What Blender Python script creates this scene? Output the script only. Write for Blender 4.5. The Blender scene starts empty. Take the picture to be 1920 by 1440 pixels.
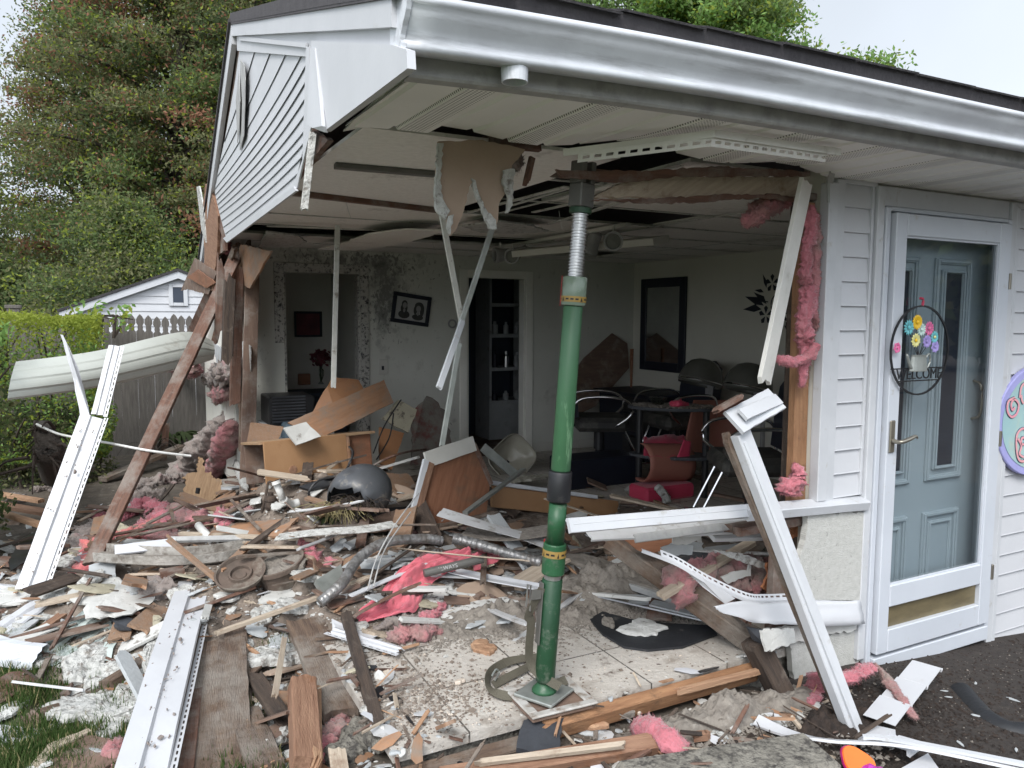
import bpy, math, random
import numpy as np
from mathutils import Vector, Matrix, noise
V = Vector
rnd = random.Random(7)
SC = bpy.context.scene
COL = SC.collection
# ------------------------------------------------------------------ camera
FPX = 1442.0
YAW, PITCH, ROLL, EYE = 27.5, 5.0, 0.3, 1.6
def cam_basis():
    y, p, r = map(math.radians, (YAW, PITCH, ROLL))
    F = V((math.sin(y)*math.cos(p), math.cos(y)*math.cos(p), -math.sin(p)))
    R0 = V((math.cos(y), -math.sin(y), 0)); U0 = R0.cross(F)
    return F, math.cos(r)*R0+math.sin(r)*U0, -math.sin(r)*R0+math.cos(r)*U0
CF, CR, CU = cam_basis()
CP = V((0, 0, EYE))
cam = bpy.data.cameras.new('camera'); camo = bpy.data.objects.new('camera', cam); COL.objects.link(camo)
camo.matrix_world = Matrix(((CR.x, CU.x, -CF.x, 0), (CR.y, CU.y, -CF.y, 0), (CR.z, CU.z, -CF.z, EYE), (0, 0, 0, 1)))
cam.sensor_width = 36; cam.lens = FPX/1920*36; cam.clip_start = 0.05; cam.clip_end = 2000
SC.camera = camo
# ------------------------------------------------------------------ sky, sun, exposure (overcast)
w = bpy.data.worlds.new('World'); SC.world = w; w.use_nodes = True
nt = w.node_tree; bg = nt.nodes['Background']
sky = nt.nodes.new('ShaderNodeTexSky'); sky.sky_type = 'NISHITA'; sky.sun_disc = False
SUN_EL, SUN_ROT = math.radians(46), math.radians(222)
sky.sun_elevation = SUN_EL; sky.sun_rotation = SUN_ROT; sky.air_density = 1.0; sky.dust_density = 4.0; sky.ozone_density = 1.0
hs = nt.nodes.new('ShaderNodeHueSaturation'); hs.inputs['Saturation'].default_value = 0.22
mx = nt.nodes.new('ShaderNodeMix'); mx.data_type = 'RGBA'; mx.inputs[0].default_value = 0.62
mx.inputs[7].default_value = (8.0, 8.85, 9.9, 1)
nt.links.new(sky.outputs[0], hs.inputs['Color']); nt.links.new(hs.outputs[0], mx.inputs[6])
# an uneven overcast: brightened behind the viewer to light facade and room, with faint cloud tone
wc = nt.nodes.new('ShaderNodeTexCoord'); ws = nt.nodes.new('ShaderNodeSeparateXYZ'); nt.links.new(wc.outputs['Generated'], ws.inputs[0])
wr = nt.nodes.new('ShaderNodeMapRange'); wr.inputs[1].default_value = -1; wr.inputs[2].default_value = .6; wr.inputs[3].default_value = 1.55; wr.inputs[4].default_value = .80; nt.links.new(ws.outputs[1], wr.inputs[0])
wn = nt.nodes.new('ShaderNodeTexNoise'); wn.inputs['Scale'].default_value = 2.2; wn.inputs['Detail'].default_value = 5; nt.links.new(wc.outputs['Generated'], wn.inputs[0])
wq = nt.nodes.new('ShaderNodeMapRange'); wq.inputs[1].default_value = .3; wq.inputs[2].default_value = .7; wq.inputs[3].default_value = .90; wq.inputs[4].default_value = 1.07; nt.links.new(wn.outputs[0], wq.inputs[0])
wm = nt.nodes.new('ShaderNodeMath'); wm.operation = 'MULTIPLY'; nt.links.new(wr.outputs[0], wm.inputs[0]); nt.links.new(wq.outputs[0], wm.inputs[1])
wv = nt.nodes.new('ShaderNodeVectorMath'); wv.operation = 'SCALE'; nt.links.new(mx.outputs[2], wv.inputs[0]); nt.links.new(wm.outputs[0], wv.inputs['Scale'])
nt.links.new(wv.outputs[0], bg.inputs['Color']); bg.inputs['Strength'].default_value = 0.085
sl = bpy.data.lights.new('sun', 'SUN'); sl.energy = 1.35; sl.angle = math.radians(25); sl.color = (1, 0.97, 0.93)
slo = bpy.data.objects.new('sun', sl); COL.objects.link(slo)
sd = V((math.sin(SUN_ROT)*math.cos(SUN_EL), math.cos(SUN_ROT)*math.cos(SUN_EL), math.sin(SUN_EL)))
slo.rotation_euler = sd.to_track_quat('Z', 'Y').to_euler(); slo.location = (0, 0, 30)
SC.view_settings.view_transform = 'Standard'; SC.view_settings.look = 'None'; SC.view_settings.gamma = 1
SC.view_settings.exposure = 0.99
SC.cycles.max_bounces = 8; SC.cycles.transparent_max_bounces = 8; SC.cycles.use_denoising = True
# ------------------------------------------------------------------ pixel -> world (photo is 1920 x 1440)
def ray(u, v): return CF + (u-960)/FPX*CR - (v-720)/FPX*CU
def onp(u, v, ax, val):
    d = ray(u, v); return CP + d*((val-CP[ax])/d[ax])
def PX(u, v, x): return onp(u, v, 0, x)
def PY(u, v, y): return onp(u, v, 1, y)
def PZ(u, v, z): return onp(u, v, 2, z)
def PG(u, v, off=0.0):      # on the leaning gable plane x = .62 + .03 (y - 1.8)
    d = ray(u, v); t = (0.62+off-0.054)/(d.x-0.03*d.y); return CP+d*t
def fbm(x, y, z=0.0, o=4):
    a = 0; s = 1; f = 1
    for _ in range(o):
        a += s*noise.noise(V((x*f, y*f, z*f))); s *= 0.5; f *= 2.03
    return a
FLOOR = 0.12; FY = 2.37; X0 = 0.80; XR = 5.384; YB = 7.3
def g2(x, y, cx, cy, sx, sy): return math.exp(-((x-cx)/sx)**2-((y-cy)/sy)**2)
def sm(a, b, x):
    t = min(1, max(0, (x-a)/(b-a))); return t*t*(3-2*t)
def gh(x, y):               # ground outside
    n = 0.03*fbm(x*1.1, y*1.1, 3)+0.012*fbm(x*7, y*7, 1)
    m = 1-0.75*sm(2.2, 2.7, x)
    h = n*m
    h += 0.05*g2(x, y, 0.7, 2.2, .6, .5)+0.05*g2(x, y, 1.8, 2.05, .5, .18)
    h -= 0.10*sm(9, 12, y)
    return h
def hh(x, y):               # top of the rubble heaps
    inside = sm(X0-.1, X0+.1, x)*sm(FY-.03, FY+.03, y)*(1-sm(XR, XR+.1, x))
    b = FLOOR*inside
    k = 0.30*g2(x, y, .75, 5.1, .9, 1.2)+0.20*g2(x, y, 1.2, 5.0, .9, .9)+0.16*g2(x, y, .35, 4.2, .7, .6)
    k += 0.16*g2(x, y, 1.5, 6.0, .7, .6)+0.22*g2(x, y, 1.6, 4.9, .6, .5)
    k += 0.13*g2(x, y, 1.35, 4.1, .6, .45)+0.22*g2(x, y, 2.6, 3.3, .5, .45)+0.10*g2(x, y, 3.2, 4.2, 1.5, .7)
    k += 0.12*g2(x, y, 2.0, 5.4, 1.3, .9)+0.15*g2(x, y, -.4, 5.0, .8, .9)+0.07*g2(x, y, 2.2, 3.05, .45, .16)
    n = fbm(x*2.2, y*2.2, 5)
    k *= .55*(1-.92*sm(.75, .95, x)*(1-sm(2.5, 2.75, x))*(1-sm(3.15, 3.5, y)))
    return b+k*(1+.5*n)+(.05+.15*k)*.35*fbm(x*9, y*9, 9, 4)*sm(.01, .06, k)
def sh(x, y):               # whatever is on top
    z = gh(x, y)
    if X0 < x < XR and FY < y < YB: z = max(z, FLOOR)
    return max(z, hh(x, y)-0.035)
def P(u, v, dz=0.0):        # the point of the rubble surface seen at a pixel
    d = ray(u, v); t = 1.0; p = CP
    while t < 20:
        p = CP+d*t
        if p.z < sh(p.x, p.y)+dz: break
        t += 0.02
    return V(p)
# ------------------------------------------------------------------ materials
MATS = {}
def mat(name, c1, c2=None, sc=6.0, rough=0.7, bump=0.0, bsc=40.0, stretch=(1, 1, 1), metal=0.0, spec=0.5,
        dirt=None, dsc=3.0, dlo=0.55, dhi=0.7, sheen=0, trans=0, wave=None, det=6.0, dstretch=(1,1,1), lo=.35, hi=.65, sss=0):
    m = bpy.data.materials.new(name); m.use_nodes = True; n = m.node_tree; N = n.nodes; L = n.links
    b = N['Principled BSDF']; b.inputs['Roughness'].default_value = rough; b.inputs['Metallic'].default_value = metal
    b.inputs['Specular IOR Level'].default_value = spec
    tc = N.new('ShaderNodeTexCoord'); mp = N.new('ShaderNodeMapping'); mp.inputs['Scale'].default_value = stretch
    oi = N.new('ShaderNodeObjectInfo'); ad = N.new('ShaderNodeVectorMath'); ad.operation = 'ADD'
    ml = N.new('ShaderNodeMath'); ml.operation = 'MULTIPLY'; ml.inputs[1].default_value = 37.0
    L.new(oi.outputs['Random'], ml.inputs[0]); L.new(tc.outputs['Object'], ad.inputs[0]); L.new(ml.outputs[0], ad.inputs[1])
    L.new(ad.outputs[0], mp.inputs['Vector'])
    c2 = c2 or tuple(x*0.8 for x in c1)
    t = N.new('ShaderNodeTexNoise'); t.inputs['Scale'].default_value = sc; t.inputs['Detail'].default_value = det; t.inputs['Roughness'].default_value = .6
    L.new(mp.outputs[0], t.inputs['Vector'])
    r = N.new('ShaderNodeMapRange'); r.inputs[1].default_value = lo; r.inputs[2].default_value = hi; L.new(t.outputs[0], r.inputs[0])
    mix = N.new('ShaderNodeMix'); mix.data_type = 'RGBA'; mix.inputs[6].default_value = (*c1, 1); mix.inputs[7].default_value = (*c2, 1)
    L.new(r.outputs[0], mix.inputs[0]); out = mix.outputs[2]
    if dirt:
        md = N.new('ShaderNodeMapping'); md.inputs['Scale'].default_value = dstretch; L.new(ad.outputs[0], md.inputs['Vector'])
        t2 = N.new('ShaderNodeTexNoise'); t2.inputs['Scale'].default_value = dsc; t2.inputs['Detail'].default_value = 8; t2.inputs['Roughness'].default_value = .7
        L.new(md.outputs[0], t2.inputs['Vector'])
        r2 = N.new('ShaderNodeMapRange'); r2.inputs[1].default_value = dlo; r2.inputs[2].default_value = dhi; L.new(t2.outputs[0], r2.inputs[0])
        m2 = N.new('ShaderNodeMix'); m2.data_type = 'RGBA'; L.new(r2.outputs[0], m2.inputs[0]); L.new(out, m2.inputs[6]); m2.inputs[7].default_value = (*dirt, 1); out = m2.outputs[2]
    L.new(out, b.inputs['Base Color'])
    if bump:
        t3 = N.new('ShaderNodeTexNoise'); t3.inputs['Scale'].default_value = bsc; t3.inputs['Detail'].default_value = 5
        L.new(mp.outputs[0], t3.inputs['Vector'])
        bp = N.new('ShaderNodeBump'); bp.inputs['Strength'].default_value = min(1, bump); bp.inputs['Distance'].default_value = 0.01*max(1, bump)
        L.new(t3.outputs[0], bp.inputs['Height']); L.new(bp.outputs[0], b.inputs['Normal'])
    if sheen: b.inputs['Sheen Weight'].default_value = sheen
    if sss:
        b.inputs['Subsurface Weight'].default_value = sss; b.inputs['Subsurface Radius'].default_value = (.02, .01, .01)
    m['n_out'] = 0
    MATS[name] = m; return m
def addmix(m, fac_builder, colr, rough=None):
    """lay one more colour over a material, masked by a node socket"""
    n = m.node_tree; b = n.nodes['Principled BSDF']; src = b.inputs['Base Color'].links[0].from_socket
    fac = fac_builder(n); mi = n.nodes.new('ShaderNodeMix'); mi.data_type = 'RGBA'
    n.links.new(fac, mi.inputs[0]); n.links.new(src, mi.inputs[6]); mi.inputs[7].default_value = (*colr, 1)
    n.links.new(mi.outputs[2], b.inputs['Base Color']); return m
G = (.30, .28, .25)
mat('vinyl', (.55, .56, .585), (.51, .52, .545), 3, .42, .05, 60, dirt=(.45, .44, .42), dsc=5, dlo=.62, dhi=.8)
mat('vinyl_dirty', (.56, .57, .58), (.46, .46, .46), 4, .5, .1, 60, dirt=(.28, .26, .23), dsc=9, dlo=.56, dhi=.68)
mat('vinyl_green', (.46, .52, .50), (.40, .46, .44), 4, .5, .1, 60, dirt=(.30, .31, .26), dsc=7, dlo=.58, dhi=.72)
mat('alum', (.66, .69, .73), (.56, .58, .62), 5, .33, .03, 80, dirt=(.22, .22, .22), dsc=4, dlo=.5, dhi=.85, dstretch=(.6, 6, 6), metal=.0)
mat('alum_grey', (.42, .42, .41), (.33, .33, .33), 14, .6, .1, 120, dirt=(.2, .2, .19), dsc=10, dlo=.5, dhi=.8)
mat('soffit', (.84, .83, .80), (.78, .77, .74), 3, .5, .05, 60, dirt=(.4, .38, .34), dsc=4, dlo=.6, dhi=.85)
mat('jchan', (.72, .71, .67), (.62, .61, .57), 8, .5, .05, 60, dirt=(.3, .28, .24), dsc=8, dlo=.6, dhi=.8)
mat('trimwhite', (.55, .565, .59), (.49, .505, .53), 5, .45, .05, 50, dirt=(.36, .34, .3), dsc=12, dlo=.6, dhi=.75)
mat('wood_red', (.165, .085, .058), (.10, .055, .04), 5, .8, .5, 30, stretch=(1, 14, 14), dirt=(.23, .20, .175), dsc=6, dlo=.46, dhi=.68)
mat('wood_brown', (.17, .115, .08), (.09, .06, .045), 5, .9, .9, 30, stretch=(1, 10, 10), dirt=(.25, .22, .19), dsc=4, dlo=.42, dhi=.62)
mat('wood_dark', (.085, .06, .045), (.04, .03, .025), 6, .9, .6, 30, stretch=(1, 10, 10), dirt=(.2, .17, .14), dsc=7, dlo=.55, dhi=.75)
mat('wood_fresh', (.46, .29, .18), (.33, .185, .11), 5, .75, .6, 25, stretch=(1, 16, 16), dirt=(.25, .13, .07), dsc=8, dlo=.55, dhi=.7)
mat('wood_orange', (.31, .18, .115), (.20, .105, .065), 4, .75, .6, 25, stretch=(1.5, 14, 14), dirt=(.22, .1, .05), dsc=8, dlo=.55, dhi=.7)
mat('wood_pale', (.50, .42, .33), (.38, .31, .24), 5, .8, .5, 30, stretch=(1, 14, 14), dirt=(.25, .17, .12), dsc=9, dlo=.55, dhi=.7)
mat('ply', (.36, .20, .115), (.27, .145, .08), 4, .75, .25, 30, stretch=(1, 6, 6), dirt=(.24, .19, .15), dsc=6, dlo=.44, dhi=.66)
mat('ply_red', (.27, .125, .07), (.2, .085, .045), 4, .75, .3, 30, stretch=(1, 8, 8), dirt=(.14, .09, .06), dsc=5, dlo=.52, dhi=.72)
mat('ply_brown', (.20, .135, .10), (.14, .09, .07), 4, .8, .3, 30, stretch=(1, 6, 6), dirt=(.28, .25, .22), dsc=6, dlo=.5, dhi=.7)
mat('osb', (.42, .28, .165), (.30, .19, .11), 9, .8, .7, 25, stretch=(1, 8, 8), dirt=(.3, .24, .18), dsc=6, dlo=.55, dhi=.7)
mat('mdf', (.34, .195, .098), (.30, .165, .08), 5, .55, .1, 60, dirt=(.28, .15, .07), dsc=8, dlo=.62, dhi=.75)
mat('particle', (.27, .18, .125), (.25, .15, .09), 60, .85, .4, 90, dirt=(.2, .16, .13), dsc=9, dlo=.5, dhi=.7)
mat('plaster', (.52, .52, .50), (.40, .40, .38), 26, .95, 2.2, 34, dirt=(.20, .18, .16), dsc=24, dlo=.53, dhi=.64)
mat('plaster_flat', (.56, .56, .54), (.48, .48, .46), 8, .85, .3, 60, dirt=(.2, .18, .16), dsc=11, dlo=.6, dhi=.68)
mat('gypsum_grey', (.42, .44, .45), (.36, .38, .39), 8, .8, .3, 60, dirt=(.2, .18, .17), dsc=7, dlo=.58, dhi=.72)
mat('kraft', (.37, .28, .215), (.33, .245, .185), 6, .85, .15, 50, dirt=(.24, .18, .14), dsc=9, dlo=.62, dhi=.75)
mat('pink', (.52, .175, .21), (.38, .12, .145), 9, .95, 1.0, 60, dirt=(.34, .16, .16), dsc=5, dlo=.5, dhi=.75, sheen=.3, sss=.15)
mat('pink_salmon', (.66, .23, .20), (.50, .13, .14), 9, .95, 1.0, 60, dirt=(.34, .16, .15), dsc=5, dlo=.55, dhi=.8, sheen=.3, sss=.15)
mat('pink_dirty', (.42, .16, .18), (.30, .15, .14), 7, .95, 1.0, 60, dirt=(.25, .2, .175), dsc=3, dlo=.45, dhi=.62, sheen=.2)
mat('wool_grey', (.27, .235, .215), (.19, .155, .14), 12, .97, 1.2, 45, dirt=(.35, .18, .19), dsc=2.5, dlo=.58, dhi=.75, sheen=.2)
mat('cellulose', (.25, .225, .195), (.17, .15, .13), 22, .97, 1.4, 34, dirt=(.33, .31, .28), dsc=16, dlo=.6, dhi=.75)
mat('rubble', (.23, .19, .158), (.12, .095, .076), 8, .95, 1.6, 30, dirt=(.36, .31, .26), dsc=12, dlo=.55, dhi=.70)
mat('soil', (.045, .034, .028), (.022, .017, .014), 20, .95, 1.2, 45, dirt=(.10, .08, .065), dsc=30, dlo=.6, dhi=.72)
mat('mulch', (.038, .026, .02), (.016, .011, .009), 35, .95, 1.2, 45)
mat('cloth_red', (.62, .15, .19), (.56, .12, .16), 3, .95, .06, 300, sheen=.3, dirt=(.42, .07, .08), dsc=5, dlo=.55, dhi=.8)
mat('cape_pink', (.55, .04, .10), (.46, .03, .08), 3, .5, .06, 200, sheen=.2)
mat('cape_salmon', (.36, .15, .11), (.33, .13, .1), 3, .6, .06, 200)
mat('green_dark', (.013, .062, .026), (.01, .045, .02), 3, .45, .08, 90, dirt=(.09, .115, .085), dsc=16, dlo=.56, dhi=.68)
mat('green_film', (.05, .145, .068), (.034, .10, .046), 5, .42, .25, 25, stretch=(1, 1, .25), dirt=(.2, .36, .21), dsc=12, dlo=.58, dhi=.68, dstretch=(1,1,.15))
mat('green_mid', (.02, .095, .038), (.015, .07, .03), 4, .45, .1, 30, dirt=(.09, .12, .085), dsc=16, dlo=.56, dhi=.68)
mat('film_grey', (.25, .31, .25), (.18, .24, .18), 5, .2, .2, 25, dirt=(.45, .5, .45), dsc=14, dlo=.6, dhi=.7)
mat('steel', (.62, .62, .62), (.5, .5, .5), 10, .3, .05, 90, metal=.9)
mat('steel_grey', (.16, .155, .145), (.12, .12, .11), 8, .5, .1, 60, metal=.3)
mat('galv', (.40, .42, .40), (.3, .32, .3), 14, .45, .05, 60, metal=.6)
mat('duct', (.36, .36, .36), (.13, .13, .13), 30, .3, .5, 60, metal=.4, dirt=(.17, .15, .13), dsc=9, dlo=.48, dhi=.7)
mat('black_plastic', (.018, .019, .022), (.012, .012, .014), 8, .4, .05, 60, dirt=(.08, .075, .07), dsc=10, dlo=.58, dhi=.75)
mat('black_rubber', (.022, .024, .028), (.014, .015, .018), 8, .6, .2, 60, dirt=(.12, .11, .10), dsc=12, dlo=.60, dhi=.72)
mat('slate', (.055, .06, .07), (.035, .038, .045), 8, .6, .2, 60, dirt=(.25, .23, .2), dsc=10, dlo=.6, dhi=.72)
mat('navy', (.010, .014, .026), (.008, .01, .02), 8, .5, .03, 60)
mat('chrome', (.7, .7, .72), None, 10, .12, 0, 60, metal=1)
mat('wall_in', (.62, .62, .57), (.58, .58, .53), 2, .75, .05, 60)
mat('wall_in2', (.64, .625, .56), (.60, .585, .52), 2, .75, .05, 60)
mat('ceil_tile', (.78, .76, .72), (.70, .68, .64), 40, .85, .3, 90, dirt=(.2, .17, .14), dsc=2.5, dlo=.58, dhi=.8)
mat('casing', (.60, .59, .55), (.54, .53, .49), 4, .5, .03, 60)
mat('casing_dirty', (.50, .49, .46), (.42, .41, .38), 4, .5, .03, 60, dirt=(.045, .045, .05), dsc=34, dlo=.50, dhi=.62)
mat('tee', (.56, .56, .53), (.46, .46, .43), 20, .5, .03, 60, dirt=(.2, .18, .15), dsc=18, dlo=.56, dhi=.64)
mat('shingle', (.055, .052, .055), (.035, .033, .035), 25, .95, .6, 80)
mat('roof_edge', (.075, .07, .075), (.055, .05, .055), 20, .8, .3, 60)
mat('bark', (.085, .07, .06), (.05, .042, .036), 10, .95, 1.2, 14, stretch=(4, 4, 1))
mat('fence_grey', (.15, .138, .126), (.105, .095, .087), 5, .9, .4, 30, stretch=(10, 10, 1))
mat('door_blue', (.27, .32, .35), (.25, .30, .33), 2, .45, .03, 60)
mat('frame_white', (.54, .57, .62), (.50, .53, .58), 3, .35, .03, 60, dirt=(.45, .45, .45), dsc=14, dlo=.62, dhi=.72)
mat('brass', (.30, .245, .14), (.20, .165, .10), 5, .42, .06, 60, metal=.55, stretch=(1, 1, 3))
mat('nickel', (.35, .32, .27), (.28, .26, .22), 8, .35, .03, 60, metal=.8)
mat('concrete', (.27, .255, .22), (.15, .14, .12), 14, .95, 1.4, 60, dirt=(.06, .055, .05), dsc=26, dlo=.47, dhi=.60)
mat('terracotta', (.13, .095, .075), (.085, .065, .052), 8, .9, .5, 40, dirt=(.26, .24, .2), dsc=6, dlo=.5, dhi=.7)
mat('asphalt', (.042, .034, .029), (.024, .019, .017), 30, .95, .8, 80, dirt=(.075, .065, .06), dsc=50, dlo=.6, dhi=.72)
mat('strap', (.105, .095, .07), (.075, .068, .05), 5, .8, .4, 200)
mat('pvc', (.7, .7, .68), (.62, .62, .6), 5, .4, .03, 60, dirt=(.35, .3, .27), dsc=9, dlo=.55, dhi=.7)
mat('label_yellow', (.40, .25, .05), (.25, .17, .06), 4, .5)
mat('red_line', (.62, .04, .04), None, 4, .5)
mat('leaf_red', (.36, .17, .11), (.25, .14, .085), 4, .75)
mat('leaf_olive', (.23, .235, .115), (.17, .185, .09), 4, .75)
mat('leaf_dark', (.10, .135, .06), (.07, .10, .045), 4, .75)
mat('leaf_green', (.165, .225, .085), (.125, .185, .065), 4, .7)
mat('leaf_bright', (.25, .40, .12), (.18, .32, .09), 4, .65)
mat('leaf_lime', (.32, .37, .06), (.24, .30, .045), 4, .65)
mat('blade', (.045, .10, .022), (.09, .13, .04), 2, .7)
mat('straw', (.28, .24, .12), (.2, .17, .08), 2, .8)
mat('twig', (.055, .04, .032), (.035, .027, .022), 8, .9)
def glassmat(name, rough=0.0, tint=(.93, .96, .97), refl=0.13):
    m = bpy.data.materials.new(name); m.use_nodes = True; N = m.node_tree.nodes; L = m.node_tree.links
    N.remove(N['Principled BSDF']); o = N['Material Output']
    t = N.new('ShaderNodeBsdfTransparent'); t.inputs[0].default_value = (*tint, 1)
    g = N.new('ShaderNodeBsdfGlossy'); g.inputs['Roughness'].default_value = rough
    fr = N.new('ShaderNodeLayerWeight'); fr.inputs[0].default_value = .5; pw = N.new('ShaderNodeMath'); pw.operation = 'POWER'; pw.inputs[1].default_value = 3; L.new(fr.outputs['Facing'], pw.inputs[0])
    mm = N.new('ShaderNodeMath'); mm.operation = 'MULTIPLY_ADD'; mm.inputs[1].default_value = .6; mm.inputs[2].default_value = refl-.05; L.new(pw.outputs[0], mm.inputs[0])
    s = N.new('ShaderNodeMixShader'); L.new(mm.outputs[0], s.inputs[0]); L.new(t.outputs[0], s.inputs[1]); L.new(g.outputs[0], s.inputs[2])
    L.new(s.outputs[0], o.inputs[0]); MATS[name] = m; return m
glassmat('glass'); glassmat('clear_plastic', .25, (.75, .78, .76), .12)
mm_ = mat('mirror', (.55, .56, .56), None, 3, .06, metal=1)
for k in ('leaf_red', 'leaf_olive', 'leaf_dark', 'leaf_green', 'leaf_bright', 'leaf_lime', 'blade'):
    N_ = MATS[k].node_tree; pb_ = N_.nodes['Principled BSDF']; tb_ = N_.nodes.new('ShaderNodeBsdfTranslucent'); ms_ = N_.nodes.new('ShaderNodeMixShader'); ms_.inputs[0].default_value = .5
    N_.links.new(pb_.inputs['Base Color'].links[0].from_socket, tb_.inputs[0]); N_.links.new(pb_.outputs[0], ms_.inputs[1]); N_.links.new(tb_.outputs[0], ms_.inputs[2]); N_.links.new(ms_.outputs[0], N_.nodes['Material Output'].inputs[0])
    b_ = MATS[k].node_tree.nodes['Principled BSDF']; b_.inputs['Specular IOR Level'].default_value = .25
# ------------------------------------------------------------------ object helpers
def tag(o, label=None, cat=None, group=None, kind=None):
    if label: o['label'] = label
    if cat: o['category'] = cat
    if group: o['group'] = group
    if kind: o['kind'] = kind
    return o
def mk(name, vs, fs, m, parent=None, smooth=False, mtx=None, fm=None, org=None):
    """link one mesh object; vs in world space unless mtx is given (then local to mtx)"""
    vs = [V(v) for v in vs]
    if mtx is None:
        if org is None:
            c = sum(vs, V())/len(vs); org = V((c.x, c.y, min(v.z for v in vs)))
        org = V(org); vs = [v-org for v in vs]; mtx = Matrix.Translation(org)
    me = bpy.data.meshes.new(name); me.from_pydata([tuple(v) for v in vs], [], fs)
    for q in (m if isinstance(m, (list, tuple)) else [m]): me.materials.append(MATS[q] if isinstance(q, str) else q)
    if fm is not None: me.polygons.foreach_set('material_index', fm)
    if smooth: me.polygons.foreach_set('use_smooth', [True]*len(fs))
    me.validate(); me.update()
    o = bpy.data.objects.new(name, me); COL.objects.link(o)
    if parent is not None:
        o.parent = parent; o.matrix_parent_inverse = Matrix.Identity(4)
        pw = parent.get('_w'); o.matrix_basis = parent_w(parent).inverted() @ mtx
    else: o.matrix_basis = mtx
    WM[o.name] = mtx
    return o
WM = {}
def parent_w(o): return WM[o.name]
def empty(name, loc, label=None, cat=None, group=None):
    o = bpy.data.objects.new(name, None); COL.objects.link(o); o.location = loc; o.empty_display_size = .1
    WM[o.name] = Matrix.Translation(V(loc)); return tag(o, label, cat, group)
def copy_tree(o, parent=None, mtx=None):
    c = o.copy(); COL.objects.link(c); c.parent = parent
    if mtx is not None: c.matrix_basis = mtx
    WM[c.name] = (WM[parent.name] if parent else Matrix.Identity(4)) @ c.matrix_basis
    for ch in list(o.children): copy_tree(ch, c)
    return c
def put(vf, name, m, parent=None, smooth=False, **k): return mk(name, vf[0], vf[1], m, parent, smooth, **k)
def join(*parts):
    vs, fs = [], []
    for a, b in parts:
        n = len(vs); vs += list(a); fs += [tuple(i+n for i in f) for f in b]
    return vs, fs
def putsplit(name, vfs, m, parent=None, **k):
    return [put(vf, name, m, parent, **k) for vf in vfs]
def box(a, b):
    (x0, y0, z0), (x1, y1, z1) = a, b
    return ([V(p) for p in ((x0,y0,z0),(x1,y0,z0),(x1,y1,z0),(x0,y1,z0),(x0,y0,z1),(x1,y0,z1),(x1,y1,z1),(x0,y1,z1))],
            [(0,3,2,1),(4,5,6,7),(0,1,5,4),(1,2,6,5),(2,3,7,6),(3,0,4,7)])
def xf(vf, M): return [M @ V(v) for v in vf[0]], vf[1]
def bbox_(a, b, c=.004):
    """bevelled box"""
    x0,y0,z0=a; x1,y1,z1=b; c=min(c,(x1-x0)/2.1,(y1-y0)/2.1,(z1-z0)/2.1)
    vs=[];ix={}
    for i,x in enumerate((x0,x1)):
        for j,y in enumerate((y0,y1)):
            for k,z in enumerate((z0,z1)):
                sx=1 if i==0 else -1; sy=1 if j==0 else -1; sz=1 if k==0 else -1
                ix[i,j,k]=len(vs); vs+=[V((x,y+sy*c,z+sz*c)),V((x+sx*c,y,z+sz*c)),V((x+sx*c,y+sy*c,z))]
    f=[]
    for s in (0,1):
        f.append([ix[s,0,0],ix[s,1,0],ix[s,1,1],ix[s,0,1]]); f.append([ix[0,s,0]+1,ix[0,s,1]+1,ix[1,s,1]+1,ix[1,s,0]+1]); f.append([ix[0,0,s]+2,ix[1,0,s]+2,ix[1,1,s]+2,ix[0,1,s]+2])
        for t in (0,1):
            f.append([ix[0,s,t]+1,ix[1,s,t]+1,ix[1,s,t]+2,ix[0,s,t]+2]); f.append([ix[s,0,t],ix[s,1,t],ix[s,1,t]+2,ix[s,0,t]+2]); f.append([ix[s,t,0],ix[s,t,1],ix[s,t,1]+1,ix[s,t,0]+1])
            for q in (0,1): f.append([ix[s,t,q],ix[s,t,q]+1,ix[s,t,q]+2])
    return vs,[tuple(q) for q in f]
def frame(p0, p1, up=(0, 0, 1), roll=0):
    x = (p1-p0).normalized(); up = V(up)
    if abs(x.dot(up.normalized())) > .985: up = V((0, 1, 0)) if abs(x.y) < .9 else V((1, 0, 0))
    z = (up-x*up.dot(x)).normalized(); y = z.cross(x)
    if roll:
        c, s = math.cos(roll), math.sin(roll); y, z = c*y+s*z, -s*y+c*z
    return Matrix(((x.x, y.x, z.x, p0.x), (x.y, y.y, z.y, p0.y), (x.z, y.z, z.z, p0.z), (0, 0, 0, 1)))
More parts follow.
